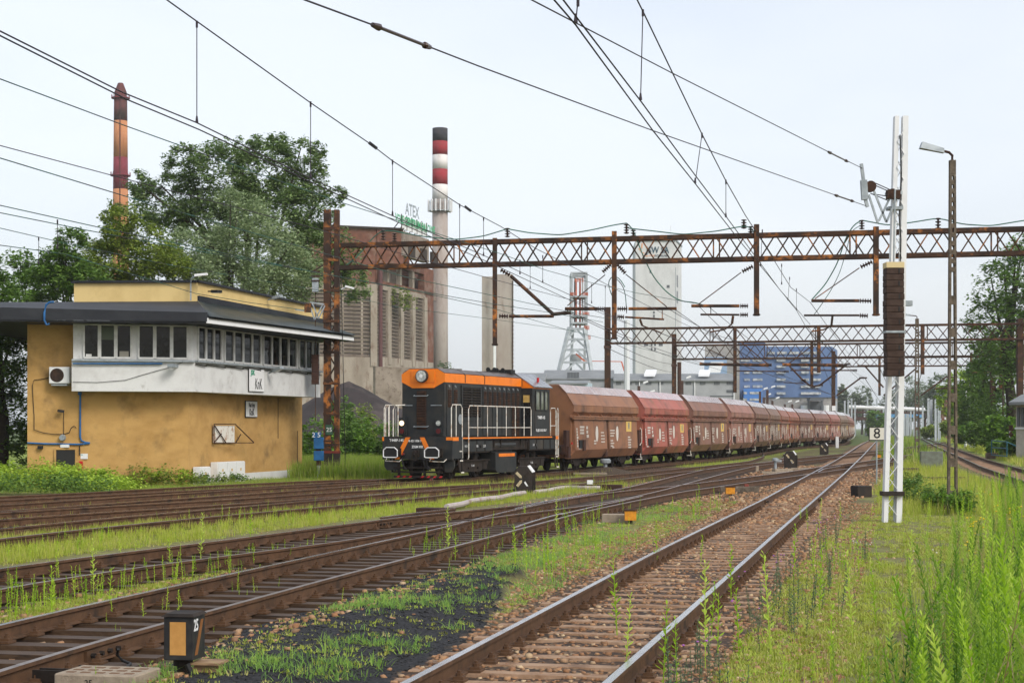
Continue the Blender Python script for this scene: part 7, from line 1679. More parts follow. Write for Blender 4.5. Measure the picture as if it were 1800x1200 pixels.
# yard lamps over the train
yl = None
for x, yt, d, s, lab in ((1129, 672, 250, 1, "curved white yard lamp above the second wagon"), (1141, 688, 250, 1, "small white yard lamp low above the second wagon"), (1205, 663, 255, 1, "curved white yard lamp above the third wagon"), (1342, 682, 300, 1, "left of the curved white yard lamps before the blue plant"), (1356, 679, 290, 1.2, "largest curved white yard lamp before the blue plant"), (1348, 692, 320, .9, "low white yard lamp before the blue plant"), (1363, 698, 320, .9, "lowest white yard lamp before the blue plant"), (1385, 704, 330, .9, "white yard lamp above the tenth wagon"), (1398, 704, 330, .9, "white yard lamp right of the loading canopy")):
    P = V3(pl(x - 6 * s, d), GZ); h = zf(yt + 6, d) - GZ; t = empty("yard_lamp", P, lab, "lamp post", "yard lamps above the train")
    MB().b2((-.2, -.15, 0), (.2, .15, h)).build("post", M['wagdark' if x > 1100 else 'galv'], t); b = MB(); b.tube([(0, 0, h - .3), (.35, 0, h + .2), (.8, 0, h + .5)], .06, 6); b.build("arm", M['galv'], t)
    b = MB(); b.hexa([(.6, -.15, h + .3), (1.4, -.15, h + .55), (1.4, .15, h + .55), (.6, .15, h + .3), (.7, -.12, h + .6), (1.3, -.12, h + .8), (1.3, .12, h + .8), (.7, .12, h + .6)]); recalc(b.build("lamp_head", M['white'], t))
t = empty("white_pole", V3(pl(1102, 240), GZ), "plain tall white pole rising behind the first wagon", "pole"); MB().tube([(0, 0, 0), (0, 0, zf(560, 240))], .42, 8).build("pole", mat("pole_white", (.66, .68, .70), rough=.6), t)
t = empty("white_pole", V3(pl(1190, 240), GZ), "white pole right behind the brown gantry post by the grey sheds", "pole"); MB().tube([(0, 0, 0), (0, 0, zf(650, 240))], .3, 8).build("pole", M['white'], t)
t = empty("wooden_pole", V3(pl(1194, 170), GZ), "dark thin pole right of the brown gantry post by the grey sheds", "pole"); MB().tube([(0, 0, 0), (0, 0, zf(633, 170))], .2, 8).build("pole", M['wagdark'], t)
# coal heap
def heap(name, pts, label, mm, res=26, seed=3):
    # pts: list of (X, Y, r, h) cones
    g = np.random.default_rng(seed); xs = [p[0] for p in pts]; ys = [p[1] for p in pts]; rm = max(p[2] for p in pts)
    X, Y = np.meshgrid(np.linspace(min(xs) - rm, max(xs) + rm, res * 2), np.linspace(min(ys) - rm, max(ys) + rm, res)); Z = np.full(X.shape, GZ - .5)
    for (x, y, r_, h) in pts: Z = np.maximum(Z, GZ - .3 + h * (1 - np.hypot(X - x, Y - y) / r_) + .18 * fnoise(X, Y, .6))
    n, m_ = X.shape; V = np.stack([X, Y, Z], -1).reshape(-1, 3); i = (np.arange(n - 1)[:, None] * m_ + np.arange(m_ - 1)[None, :]).reshape(-1); F = np.stack([i, i + 1, i + m_ + 1, i + m_], 1)
    me = bpy.data.meshes.new(name); me.from_pydata(V.tolist(), [], F.tolist()); me.materials.append(M[mm]); o = bpy.data.objects.new(name, me); link(o); tag(o, label, "heap"); return o
M['coal'] = mat("coal_heap", (.045, .035, .035), (.03, .025, .025), .5, rough=.95, bump=.8, bscale=3, c3=(.08, .065, .06), s3=.3)
hx_ = lambda x, d: (x - CX) / FOC * d
heap("coal_heap", [(hx_(612, 150), 150, 12, 6.9), (hx_(600, 155), 156, 11, 6.3), (hx_(655, 150), 152, 11, 5.0), (hx_(690, 155), 156, 11, 4.7), (hx_(575, 150), 152, 10, 5.6), (hx_(725, 160), 162, 10, 4.2)], "dark coal heap behind the bushes between the mast and the locomotive", 'coal')
b = MB(); P = pl(700, 200); quadbox(b, pl(660, 200), pl(812, 208), GZ, zf(644, 200), .5); o = b.build("long_wall", M['oldconc2'], None); tag(o, "low concrete wall running behind the locomotive's roof", "wall")
# ================================================================== trees: trunk, limbs and a crown of many leaf clumps
def leaf_tpl(k=3, s=1.0):
    v = []; f = []
    for i in range(k):
        a = i * 2.1; c, s_ = math.cos(a), math.sin(a); b_ = len(v)
        for (x, y, z) in ((-.5, 0, .05), (0, -.28, 0), (.5, .02, -.06), (0, .3, .1)):
            v.append((x * c - y * .3 * s_ + .25 * (i - 1), x * s_ * .6 + y * c, z + x * .7 * s_ + y * .4 * c))
        f.append((b_, b_ + 1, b_ + 2, b_ + 3))
    return np.array(v) * s, f
LT = [leaf_tpl(2)]
LM = {
 'poplar': leafmat("poplar_leaves", [(.08, .15, .04), (.15, .24, .07), (.23, .33, .11), (.40, .48, .26)]),
 'willow': leafmat("willow_leaves", [(.20, .28, .13), (.33, .42, .21), (.46, .54, .33)]),
 'light': leafmat("light_green_leaves", [(.13, .20, .03), (.25, .34, .05), (.38, .44, .09)]),
 'dark': leafmat("dark_leaves", [(.035, .08, .02), (.08, .15, .035), (.17, .26, .07)]),
 'mid': leafmat("maple_leaves", [(.07, .15, .025), (.15, .27, .045), (.25, .38, .08)]),
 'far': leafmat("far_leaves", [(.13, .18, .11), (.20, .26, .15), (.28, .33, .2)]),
 'lime': leafmat("lime_leaves", [(.24, .38, .03), (.38, .54, .05), (.52, .66, .09)]),
 'bush': leafmat("bush_leaves", [(.08, .18, .02), (.16, .30, .035), (.25, .42, .055)]),
}
M['bark'] = mat("bark", (.07, .055, .042), (.035, .028, .022), 4, rough=.95, bump=.6, bscale=20)
def tree(name, P, blobs, mm, n, leaf, label, cat="tree", trunk=None, group=None, lim=6, seed=1, droop=0.0):
    # blobs: (dx, dy, z, rx, rz); leaves gather in sub clumps on the shell of each blob
    g = np.random.default_rng(seed); t = empty(name, P, label, cat, group)
    pts = []; tot = sum(b[3] ** 2 for b in blobs)
    for (dx, dy, z, rx, rz) in blobs:
        k = max(5, int(n * rx ** 2 / tot)); ns = max(12, int(38 * rx))
        d = g.normal(size=(ns, 3)); d /= np.linalg.norm(d, axis=1)[:, None]; d *= (g.random((ns, 1)) ** .33) * .6 + .48
        sub = d * np.array([rx, rx, rz]) + np.array([dx, dy, z]); sr = g.uniform(.2, .42, ns) * (rx ** .55) * 1.2
        i = g.integers(0, ns, k); q = g.normal(size=(k, 3)); q /= np.linalg.norm(q, axis=1)[:, None]; q *= sr[i][:, None] * (g.random((k, 1)) ** .4)
        q[:, 2] *= .8; p = sub[i] + q; p[:, 2] -= droop * g.random(k) * sr[i]; pts.append(p)
    p = np.concatenate(pts); p = p[p[:, 2] > .1]; m = len(p); tv, tf = LT[0]
    scatter("crown", tv, tf, p, g.uniform(.6, 1.25, m) * leaf, g.uniform(0, 6.28, m), LM[mm], t, tilt=g.normal(0, .5, (m, 2)), zs=g.normal(0, 1, m) * leaf, tint=np.clip(g.normal(.45, .26, m), 0, 1))
    if trunk:
        b = MB(); h, r_ = trunk; b.tube([(0, 0, -.3), (.05 * h * .3, 0, h * .3), (-.03 * h, 0, h * .65), (0, 0, h)], [r_ * 1.2, r_, r_ * .7, r_ * .3], 8)
        for j in range(lim):
            (dx, dy, z, rx, rz) = blobs[j % len(blobs)]; z0 = h * g.uniform(.3, .8); e = Vector((dx + g.normal() * rx * .5, dy + g.normal() * rx * .4, z + rz * g.uniform(0, .6)))
            b.tube([Vector((0, 0, z0)), Vector((0, 0, z0)).lerp(e, .5) + Vector((0, 0, .4)), e], [r_ * .5, r_ * .3, r_ * .08], 5)
        b.build("trunk", M['bark'], t)
    return t
def zat(y, d): return CH - (y - HZ) / FOC * d - GZ
def tpix(name, x, d, bl, mm, n, leaf, label, **k):
    # bl: (x, ytop-to-bottom centre y, half width px, half height px)
    P = V3(pl(x, d), GZ); s = d / FOC; rr = k.pop('depth', .8)
    blobs = []
    for (bx, by, w_, h_) in bl: blobs.append(((bx - x) * s, rnd.uniform(-1, 1) * w_ * s * rr * .5, zat(by, d), w_ * s, h_ * s))
    return tree(name, P, blobs, mm, n, leaf, label, **k)
tpix("poplar_tree", 440, 104, [(470, 300, 60, 55), (540, 290, 32, 50), (390, 320, 65, 60), (325, 300, 32, 40), (290, 350, 55, 50), (480, 380, 75, 60), (545, 370, 42, 55), (350, 410, 60, 60), (590, 345, 18, 20), (250, 325, 22, 24), (560, 450, 60, 50), (615, 500, 30, 28), (430, 262, 20, 20), (490, 255, 18, 20), (560, 262, 12, 18), (200, 385, 20, 30)], 'poplar', 62000, .21, "tall dark green poplar towering behind the signal box", trunk=(15, .45), lim=10, seed=3)
tpix("willow_tree", 400, 92, [(420, 400, 62, 62), (470, 440, 60, 60), (360, 440, 60, 50), (420, 490, 110, 45), (520, 480, 50, 45), (400, 355, 25, 25)], 'willow', 34000, .17, "pale grey green tree with fine leaves just behind the signal box parapet", trunk=(9, .3), seed=4, droop=.6)
tpix("birch_tree", 225, 90, [(215, 410, 35, 42), (213, 388, 26, 28), (255, 440, 42, 45), (200, 460, 55, 40), (290, 470, 45, 40), (170, 490, 45, 30)], 'light', 22000, .18, "yellow green tree in front of the slender chimney's base", trunk=(8, .25), seed=5)
tpix("young_tree", 130, 84, [(125, 430, 26, 30), (110, 470, 40, 34), (150, 500, 40, 30), (90, 500, 40, 40)], 'mid', 12000, .19, "mid green tree rising over the left end of the signal box roof", trunk=(7, .2), seed=6)
tpix("maple_tree", 0, 74, [(-10, 470, 45, 45), (-30, 540, 70, 60), (20, 560, 40, 50), (-20, 640, 75, 70), (25, 650, 32, 60), (0, 740, 60, 60), (30, 780, 25, 40), (-60, 440, 30, 30)], 'mid', 26000, .18, "dark leafy tree standing close against the left edge beside the ochre wall", trunk=(8, .3), seed=7)
tpix("maple_tree", 60, 86, [(60, 510, 40, 35), (45, 470, 25, 25), (70, 570, 40, 40)], 'mid', 8000, .18, "smaller dark tree over the left end of the black roof", trunk=(7, .2), seed=17)
# bushes between the mast and the locomotive
for i, (x, y, w_, h_, d, mm, lab) in enumerate(((560, 760, 34, 40, 92, 'bush', "green bush right against the signal box's far corner"), (612, 748, 34, 42, 96, 'mid', "tall green bush just right of the rusty mast"), (655, 760, 34, 36, 94, 'bush', "green bush in front of the coal heap near the locomotive"), (686, 765, 22, 34, 90, 'mid', "bush touching the locomotive's front handrails"), (600, 715, 22, 30, 110, 'mid', "bush top rising against the coal heap"), (630, 735, 30, 34, 112, 'light', "yellow green bush in front of the coal heap"))):
    y += 13; tpix("bush", x, d, [(x, y, w_, h_), (x - w_ * .5, y + 12, w_ * .6, h_ * .7), (x + w_ * .5, y + 10, w_ * .6, h_ * .7), (x, y + h_ * .6, w_ * 1.1, h_ * .5)], mm, 3800, .2, lab, cat="bush", seed=20 + i)
# right side
tpix("oak_tree", 1775, 150, [(1790, 500, 60, 60), (1745, 510, 38, 45), (1830, 470, 60, 60), (1725, 560, 28, 30), (1775, 590, 70, 60), (1850, 580, 70, 70), (1790, 680, 90, 70), (1740, 620, 30, 35), (1800, 440, 30, 28)], 'mid', 20000, .34, "large dark green tree at the right edge behind the gantry post", trunk=(14, .5), lim=10, seed=8)
tpix("ash_tree", 1735, 172, [(1735, 660, 32, 50), (1715, 690, 22, 50), (1755, 640, 32, 60), (1735, 730, 45, 40)], 'mid', 12000, .36, "mid green rounded tree left of the dark one at the right", trunk=(10, .3), seed=9)
tpix("linden_tree", 1690, 225, [(1690, 680, 28, 28), (1670, 700, 22, 28), (1712, 690, 20, 40), (1690, 730, 30, 30)], 'lime', 9000, .42, "bright yellow green tree above the brick building", trunk=(10, .3), seed=10)
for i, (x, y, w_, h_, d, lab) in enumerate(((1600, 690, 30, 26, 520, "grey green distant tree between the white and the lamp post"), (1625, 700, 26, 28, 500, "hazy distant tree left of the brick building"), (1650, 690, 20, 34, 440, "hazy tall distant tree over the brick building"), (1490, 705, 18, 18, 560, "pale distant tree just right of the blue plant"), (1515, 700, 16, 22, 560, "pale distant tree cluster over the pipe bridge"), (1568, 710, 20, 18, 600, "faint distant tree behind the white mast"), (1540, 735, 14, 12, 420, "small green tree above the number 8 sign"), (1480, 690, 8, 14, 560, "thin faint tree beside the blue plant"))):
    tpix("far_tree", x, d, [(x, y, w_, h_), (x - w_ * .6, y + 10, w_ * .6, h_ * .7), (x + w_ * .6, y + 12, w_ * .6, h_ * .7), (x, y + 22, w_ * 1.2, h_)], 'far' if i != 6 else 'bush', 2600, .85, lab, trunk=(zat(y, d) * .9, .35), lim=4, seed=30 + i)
for i, (x, y, w_, h_, d, mm, lab) in enumerate(((1700, 760, 24, 16, 165, 'bush', "low bush below the pale lattice masts"), (1730, 762, 28, 20, 150, 'mid', "leafy bush left of the blue railing"), (1762, 752, 30, 24, 140, 'bush', "large leafy bush behind the blue railing"), (1715, 745, 30, 20, 180, 'bush', "bush under the round signal lantern"), (1778, 790, 14, 20, 116, 'bush', "green bush at the foot of the rusty sign"), (1676, 748, 18, 12, 240, 'light', "bright low bush at the brick building's foot"), (1640, 757, 20, 8, 300, 'light', "flat far bush left of the brick building"), (1755, 785, 16, 9, 128, 'bush', "leafy plants inside the blue railing"))):
    tpix("bush", x, d, [(x, y, w_, h_), (x - w_ * .5, y + 4, w_ * .6, h_ * .8), (x + w_ * .5, y + 4, w_ * .6, h_ * .8)], mm, 2600, .3 if d < 200 else .5, lab, cat="bush", seed=40 + i)
tree("wall_shrub", V3(pl(700, 236), 18), [(0, 0, 2.6, 1.4, 1.2), (1.5, 0, 1.6, 1.2, 1.0)], 'light', 500, .4, "small birch growing out of the brick building's broken opening", cat="shrub", seed=55)
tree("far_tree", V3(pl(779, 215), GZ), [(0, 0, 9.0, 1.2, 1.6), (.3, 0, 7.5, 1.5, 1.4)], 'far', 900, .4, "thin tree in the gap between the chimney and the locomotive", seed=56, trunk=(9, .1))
# bramble bank left of the signal box door
br = []
for i in range(26):
    x = nrg.uniform(-120, 195); y = 868 - 6 * nrg.random() - (x < 100) * nrg.random() * 8; P = GG(x, min(y, 866)); h = .66 if x < 60 else (.56 if x < 150 else .3)
    br.append((P.x, P.y + nrg.uniform(.8, 3.2) * (1 if x < 170 else .4), h * nrg.uniform(.5, .8), nrg.uniform(.6, 1.0), h * nrg.uniform(.45, .7)))
c0 = GG(60, 860); tree("bramble_thicket", (c0.x, c0.y, GZ), [(x - c0.x, y - c0.y, z, r_, rz) for x, y, z, r_, rz in br], 'lime', 17000, .12, "bright green bramble thicket covering the foot of the ochre wall and door", cat="bramble", seed=60)
br2 = [(P.x - c0.x, P.y - c0.y, .25, .7, .35) for P in [GG(x, 869) for x in np.linspace(-120, 170, 22)]]
tree("bramble_thicket", (c0.x, c0.y, GZ), br2, 'mid', 6000, .10, "darker green low creeper in front of the bright bramble thicket", cat="bramble", seed=61)
for i, (x, h, mm) in enumerate(((215, .35, 'light'), (245, .9, 'light'), (262, .7, 'lime'), (288, .8, 'light'), (312, .7, 'lime'), (330, .5, 'light'), (352, .45, 'mid'), (385, .3, 'light'), (405, .3, 'mid'))):
    P = pl(x, 63.2 + max(0, (x - 331)) * .056); tree("wall_weeds", V3(P, GZ), [(0, 0, h * .5, .42, h * .5), (.35, .1, h * .35, .4, h * .4)], mm, 650, .10, ["yellow green weeds growing at the foot of the ochre wall"][0], cat="weeds", group="weeds at the foot of the signal box wall", seed=70 + i)

# ================================================================== grass and weeds (real blades)
def tuft(nb, h, spread, w_, seed, lean=.5):
    g = np.random.default_rng(seed); v = []; f = []
    for i in range(nb):
        a = g.uniform(0, 6.28); r_ = spread * g.random(); x, y = r_ * math.cos(a), r_ * math.sin(a); hh = h * g.uniform(.5, 1); a2 = g.uniform(0, 6.28); l = lean * hh * g.random()
        px_, py_ = -math.sin(a2) * w_ / 2, math.cos(a2) * w_ / 2; dx, dy = math.cos(a2) * l, math.sin(a2) * l; b_ = len(v)
        v += [(x - px_, y - py_, 0), (x + px_, y + py_, 0), (x + dx * .4 + px_ * .8, y + dy * .4 + py_ * .8, hh * .6), (x + dx * .4 - px_ * .8, y + dy * .4 - py_ * .8, hh * .6), (x + dx, y + dy, hh)]
        f += [(b_, b_ + 1, b_ + 2, b_ + 3), (b_ + 3, b_ + 2, b_ + 4)]
    return np.array(v), f
def weed(h, nl, ll, seed, up=.75, wf=.19):
    g = np.random.default_rng(seed); v = []; f = []; w_ = .006
    v += [(-w_, 0, 0), (w_, 0, 0), (w_ * .5, 0, h), (-w_ * .5, 0, h), (0, -w_, 0), (0, w_, 0), (0, w_ * .5, h), (0, -w_ * .5, h)]; f += [(0, 1, 2, 3), (4, 5, 6, 7)]
    for i in range(nl):
        t = (i + 1) / nl; z = h * (.08 + .92 * t); a = i * 2.4 + g.uniform(-.3, .3); L = ll * (1.05 - .55 * t) * g.uniform(.8, 1.2) * (.5 if t < .12 else 1); c, s_ = math.cos(a), math.sin(a); e = L * up * (.6 + .5 * t); wd = L * wf; b_ = len(v)
        v += [(0, 0, z), (c * L * .5 - s_ * wd, s_ * L * .5 + c * wd, z + e * .6), (c * L * .85, s_ * L * .85, z + e), (c * L * .5 + s_ * wd, s_ * L * .5 - c * wd, z + e * .6 - .004)]; f += [(b_, b_ + 1, b_ + 2, b_ + 3)]
    return np.array(v), f
GM = {
 'weedmix': leafmat("feathery_weed_leaves", [(.10, .22, .02), (.26, .42, .04), (.44, .56, .10)], trans=.45),
 'weeddark': leafmat("dark_weed_leaves", [(.05, .13, .015), (.12, .25, .03), (.22, .36, .05)], trans=.4),
 'straw': leafmat("dry_stalk", [(.28, .22, .09), (.42, .36, .16), (.30, .34, .10)], trans=.3),
 'grass': leafmat("yard_grass", [(.25, .32, .03), (.36, .44, .04), (.46, .52, .07), (.48, .43, .14)], trans=.4),
 'moss': leafmat("yellow_moss_grass", [(.30, .31, .05), (.40, .43, .06), (.34, .46, .05), (.46, .42, .15)], trans=.3),
 'weed': leafmat("weed_leaves", [(.20, .36, .02), (.36, .56, .03), (.50, .66, .06)], trans=.45),
 'weedy': leafmat("bright_weed_leaves", [(.20, .38, .02), (.38, .58, .03), (.56, .70, .11)], trans=.5),
 'bluegrass': leafmat("couch_grass", [(.15, .30, .06), (.25, .43, .08), (.36, .52, .09)], trans=.4),
 'meadow': leafmat("meadow_grass", [(.14, .25, .02), (.24, .37, .035), (.34, .46, .06), (.38, .36, .14)], trans=.4),
 'thistle': leafmat("grey_green_leaves", [(.09, .14, .07), (.14, .20, .10)], trans=.3),
}
def rect(n, x0, x1, d0, d1, p=1.0):
    d = d0 + (d1 - d0) * nrg.random(n) ** p; X = nrg.uniform(x0, x1, n); return X, d
def wedge(n, xa, xb, d0, d1, p=1.3):      # columns xa..xb of the frame, depth range
    d = d0 + (d1 - d0) * nrg.random(n) ** p; return (nrg.uniform(xa, xb, n) - CX) / FOC * d, d
def sow(name, tpl, X, Y, keepfn, sc, mm, label, zoff=0.0, zr=(.7, 1.2), lean=.08):
    m = masks(X, Y); k = nrg.random(len(X)) < keepfn(X, Y, m); X, Y = X[k], Y[k]; m = {q: v[k] for q, v in m.items()}
    Z = gheight(X, Y, m) + zoff; n = len(X); s = nrg.uniform(sc[0], sc[1], n)
    scatter(name, tpl[0], tpl[1], np.stack([X, Y, Z], 1), s, nrg.uniform(0, 6.28, n), GM[mm], zs=s * nrg.uniform(zr[0], zr[1], n), tilt=nrg.normal(0, lean, (n, 2)), kind='stuff', label=label)
    return n
offrail = lambda m, w_=.0: (m['A'] > 0) * 1.0
def notrack(m, w=1.35):
    return ((m['M'] > w) & (m['CD'] > w) & (m['AB'] > w) & (m['L'] > w) & (m['T'] > w + .2) & (m['R'] > w)) * 1.0
patchy = lambda X, Y, f=1.0, b=.5, a=1.0: np.clip(b + a * fnoise(X, Y, f), 0, 1)
def stuft(nb, h, spread, w_, seed, lean=.5):
    g = np.random.default_rng(seed); v = []; f = []
    for i in range(nb):
        a = g.uniform(0, 6.28); r_ = spread * g.random(); x, y = r_ * math.cos(a), r_ * math.sin(a); hh = h * g.uniform(.4, 1); a2 = g.uniform(0, 6.28); l = lean * hh * g.random(); b_ = len(v)
        v += [(x + math.sin(a2) * w_ / 2, y - math.cos(a2) * w_ / 2, 0), (x - math.sin(a2) * w_ / 2, y + math.cos(a2) * w_ / 2, 0), (x + math.cos(a2) * l, y + math.sin(a2) * l, hh)]; f += [(b_, b_ + 1, b_ + 2)]
    return np.array(v), f
tg = [tuft(9, .11, .07, .006, 1), tuft(6, .20, .10, .009, 2, .6), stuft(9, .055, .10, .014, 3, 1.5), stuft(6, .45, .20, .022, 4, .5), tuft(9, .14, .12, .008, 5, 1.8), stuft(7, .5, .3, .04, 6, .5)]
# strip of bright grass between the left tracks and the points
stripP = wpoly([(-120, 950), (0, 948), (300, 918), (660, 888), (800, 873), (960, 858), (1100, 843), (1160, 834), (1140, 842), (1090, 853), (1000, 868), (900, 884), (760, 898), (600, 917), (400, 944), (200, 968), (0, 993), (-140, 1015)])
X, Y = wedge(90000, -60, 1170, 20, 66, .9); sow("yard_grass", tg[1], X, Y, lambda X, Y, m: inpoly(X, Y, stripP) * .62 * patchy(X, Y, 1.2, .75, .8), (.5, 1.15), 'grass', "bright yellow green grass strip between the left tracks and the points")
X, Y = wedge(30000, -60, 1170, 20, 66, .9); sow("yard_moss", tg[2], X, Y, lambda X, Y, m: inpoly(X, Y, stripP) * .8, (.8, 1.6), 'moss', "low moss under the grass strip")
wA, wB_, wC_ = weed(.42, 18, .055, 5), weed(.62, 34, .07, 6), weed(1.0, 84, .085, 7, .9)
X, Y = wedge(5000, -60, 1170, 20, 66, .9); sow("strip_weeds", wA, X, Y, lambda X, Y, m: inpoly(X, Y, stripP) * .5 * patchy(X, Y, .8, .4, 1), (.45, 1.0), 'weed', "young weed stems standing in the grass strip")
# grass between L tracks, around train
X, Y = wedge(26000, -60, 900, 26, 66, 1); sow("rail_grass", tg[1], X, Y, lambda X, Y, m: (m['L'] < 2.4) * (~inpoly(X, Y, stripP)) * np.clip(.2 + .9 * fnoise(X, Y, .7), 0, .7), (.35, .9), 'grass', "patchy grass growing between the left tracks")
X, Y = wedge(26000, 560, 1560, 55, 175, 1.2); sow("lineside_grass", tg[3], X, Y, lambda X, Y, m: notrack(m, 1.7) * (1 - m['ball']) * (1 - m['sw']) * .8, (.35, .75), 'grass', "green grass beside the train and along the curve")
X, Y = wedge(30000, 520, 712, 72, 100, 1); sow("meadow_grass", tg[3], X, Y, lambda X, Y, m: (m['T'] > 2.2) * .9, (.9, 1.9), 'meadow', "tall meadow grass between the signal box and the locomotive")
X, Y = wedge(14000, -60, 560, 56, 72, 1); sow("verge_grass", tg[3], X, Y, lambda X, Y, m: (m['L'] > 1.7) * (m['T'] > 1.7) * .8, (.2, .5), 'meadow', "grass verge at the foot of the signal box")
# foreground mixed ground between the points and the straight track
midP = wpoly([(-40, 1240), (400, 1095), (620, 1030), (800, 985), (905, 950), (1027, 915), (1200, 880), (1300, 868), (1345, 862), (1300, 890), (1180, 940), (1050, 1005), (940, 1070), (800, 1150), (640, 1240)])
X, Y = wedge(60000, -40, 1345, 12, 50, 1.1); sow("low_moss", tg[2], X, Y, lambda X, Y, m: inpoly(X, Y, midP) * notrack(m, 1.5) * (1 - .85 * m['coal']) * patchy(X, Y, 1.5, .72, 1.1), (.5, 1.15), 'moss', "low yellow green moss and seedlings on the stony ground", zr=(.4, 1))
X, Y = wedge(30000, -40, 1345, 12, 50, 1.1); sow("couch_grass", tg[4], X, Y, lambda X, Y, m: inpoly(X, Y, midP) * notrack(m, 1.5) * np.clip(.2 + 1.8 * fnoise(X * .8 + 9, Y * 2.2, 1.1), 0, .85), (.5, 1.2), 'bluegrass', "fresh green couch grass runners creeping over the coal dust", zr=(.5, 1))
X, Y = wedge(2600, 380, 1345, 18, 50, 1.0); sow("ground_weeds", wA, X, Y, lambda X, Y, m: inpoly(X, Y, midP) * notrack(m, 1.3) * (1 - m['coal']) * np.clip(.12 + .8 * fnoise(X, Y, .6), 0, .7), (.5, 1.25), 'weed', "thin weed stems on the stony ground right of the points")
X, Y = wedge(9000, -60, 1130, 13, 60, 1); sow("crib_weeds", wA, X, Y, lambda X, Y, m: ((m['CD'] < 1.7) | (m['AB'] < 1.7)) * np.clip(-.02 + .7 * fnoise(X + 5, Y, .8), 0, .45), (.3, .95), 'weed', "small weeds sprouting between the dark sleepers")
bcP = wpoly([(-60, 1110), (-60, 1050), (120, 1030), (300, 1004), (500, 976), (660, 953), (560, 975), (420, 1000), (250, 1040), (100, 1075)])
X, Y = wedge(26000, -60, 700, 13, 32, 1); sow("wedge_moss", tg[2], X, Y, lambda X, Y, m: inpoly(X, Y, bcP) * patchy(X, Y, .9, .6, 1), (.5, 1.2), 'moss', "band of moss and seedlings between the two diverging foreground tracks")
X, Y = wedge(5000, -60, 700, 13, 32, 1); sow("wedge_weeds", wA, X, Y, lambda X, Y, m: inpoly(X, Y, bcP) * patchy(X, Y, .9, .3, 1), (.3, 1.0), 'weed', "weeds in the moss band between the diverging tracks")
X, Y = wedge(22000, -60, 1000, 26, 66, 1); sow("left_moss", tg[2], X, Y, lambda X, Y, m: ((m['L'] < 2.2) | (m['T'] < 2)) * np.clip(.05 + .9 * fnoise(X + 9, Y, .6), 0, .7), (.8, 1.7), 'moss', "moss between the left tracks")
X, Y = wedge(16000, -60, 1000, 13, 50, 1); sow("crib_moss", tg[2], X, Y, lambda X, Y, m: ((m['CD'] < 2.2) | (m['AB'] < 2.2)) * np.clip(.05 + .9 * fnoise(X + 25, Y, .5), 0, .7), (.45, 1.0), 'moss', "moss and seedlings between the dark sleepers")
# right hand wilderness
rightP = wpoly([(1060, 1330), (1330, 1080), (1440, 960), (1520, 905), (1545, 870), (1560, 830), (1640, 806), (1690, 812), (1760, 850), (2100, 985), (2300, 1400), (1500, 1500)])
# the weeds thicken away from the track: distance to the right of the straight track
def away(X, Y): return np.clip((X - np.interp(Y, CENT['M'][:, 1], CENT['M'][:, 0]) - 2.2) / np.interp(Y, [10, 25, 60], [1.3, 3.2, 8]), 0, 1.6)
clr = lambda X, Y: 1 - .9 * ((np.hypot(X - 8.9, (Y - 38) / 1.6) < 1.7) | (np.hypot(X - 11, (Y - 41) / 1.6) < .9))
X, Y = wedge(110000, 1000, 1980, 9, 90, 1.5); sow("right_moss", tg[2], X, Y, lambda X, Y, m: inpoly(X, Y, rightP) * (m['M'] > 1.5) * (m['R'] > 1.8) * patchy(X, Y, 1.5, .58, 1.4), (.7, 1.6), 'moss', "yellow green moss and seedlings on the right hand ground", zr=(.4, 1))
X, Y = wedge(24000, 1000, 1980, 9, 90, 1.4); sow("right_grass", tg[1], X, Y, lambda X, Y, m: inpoly(X, Y, rightP) * (m['M'] > 1.6) * (m['R'] > 1.9) * np.clip(-.05 + .4 * away(X, Y) + .7 * fnoise(X, Y, 1.1), 0, 1), (.4, 1.2), 'grass', "grass on the right hand ground")
wD_, wE_, wF_ = weed(1.0, 110, .055, 8, 1.1), weed(.8, 46, .11, 9, .55), weed(1.1, 26, .05, 10, 1.4)
thick = lambda X, Y, m, a, c: inpoly(X, Y, rightP) * (m['R'] > 2.0) * clr(X, Y) * np.clip(a + 1.0 * away(X, Y) + .35 * fnoise(X + 40 * a, Y, 1.1), 0, c)
X, Y = wedge(4200, 1350, 1995, 9.5, 62, 1.15); sow("tall_weeds", wC_, X, Y, lambda X, Y, m: thick(X, Y, m, -.6, .8), (.45, 1.2), 'weedy', "dense tall bright green goldenrod weeds at the right", lean=.14)
X, Y = wedge(4200, 1350, 1995, 9.5, 62, 1.15); sow("feathery_weeds", wD_, X, Y, lambda X, Y, m: thick(X, Y, m, -.55, .8), (.35, 1.15), 'weedmix', "feathery narrow leaved weeds among the tall ones at the right", lean=.16)
X, Y = wedge(3600, 1350, 1995, 9.5, 62, 1.15); sow("broad_weeds", wE_, X, Y, lambda X, Y, m: thick(X, Y, m, -.45, .7), (.35, .95), 'weeddark', "darker broad leaved weeds under the tall ones at the right", lean=.2)
X, Y = wedge(1500, 1300, 1995, 9.5, 62, 1.15); sow("dry_stalks", wF_, X, Y, lambda X, Y, m: thick(X, Y, m, -.45, .6), (.4, 1.05), 'straw', "dry straw coloured stalks among the weeds at the right", lean=.22)
X, Y = wedge(6500, 1080, 1990, 9.5, 60, 1.1); sow("medium_weeds", wB_, X, Y, lambda X, Y, m: inpoly(X, Y, rightP) * (m['M'] > 1.2) * (m['R'] > 1.8) * clr(X, Y) * np.clip(-.12 + .25 * away(X, Y) + .55 * fnoise(X, Y, 1.1), 0, .6), (.4, 1.1), 'weed', "medium green weed stems scattered right of the straight track")
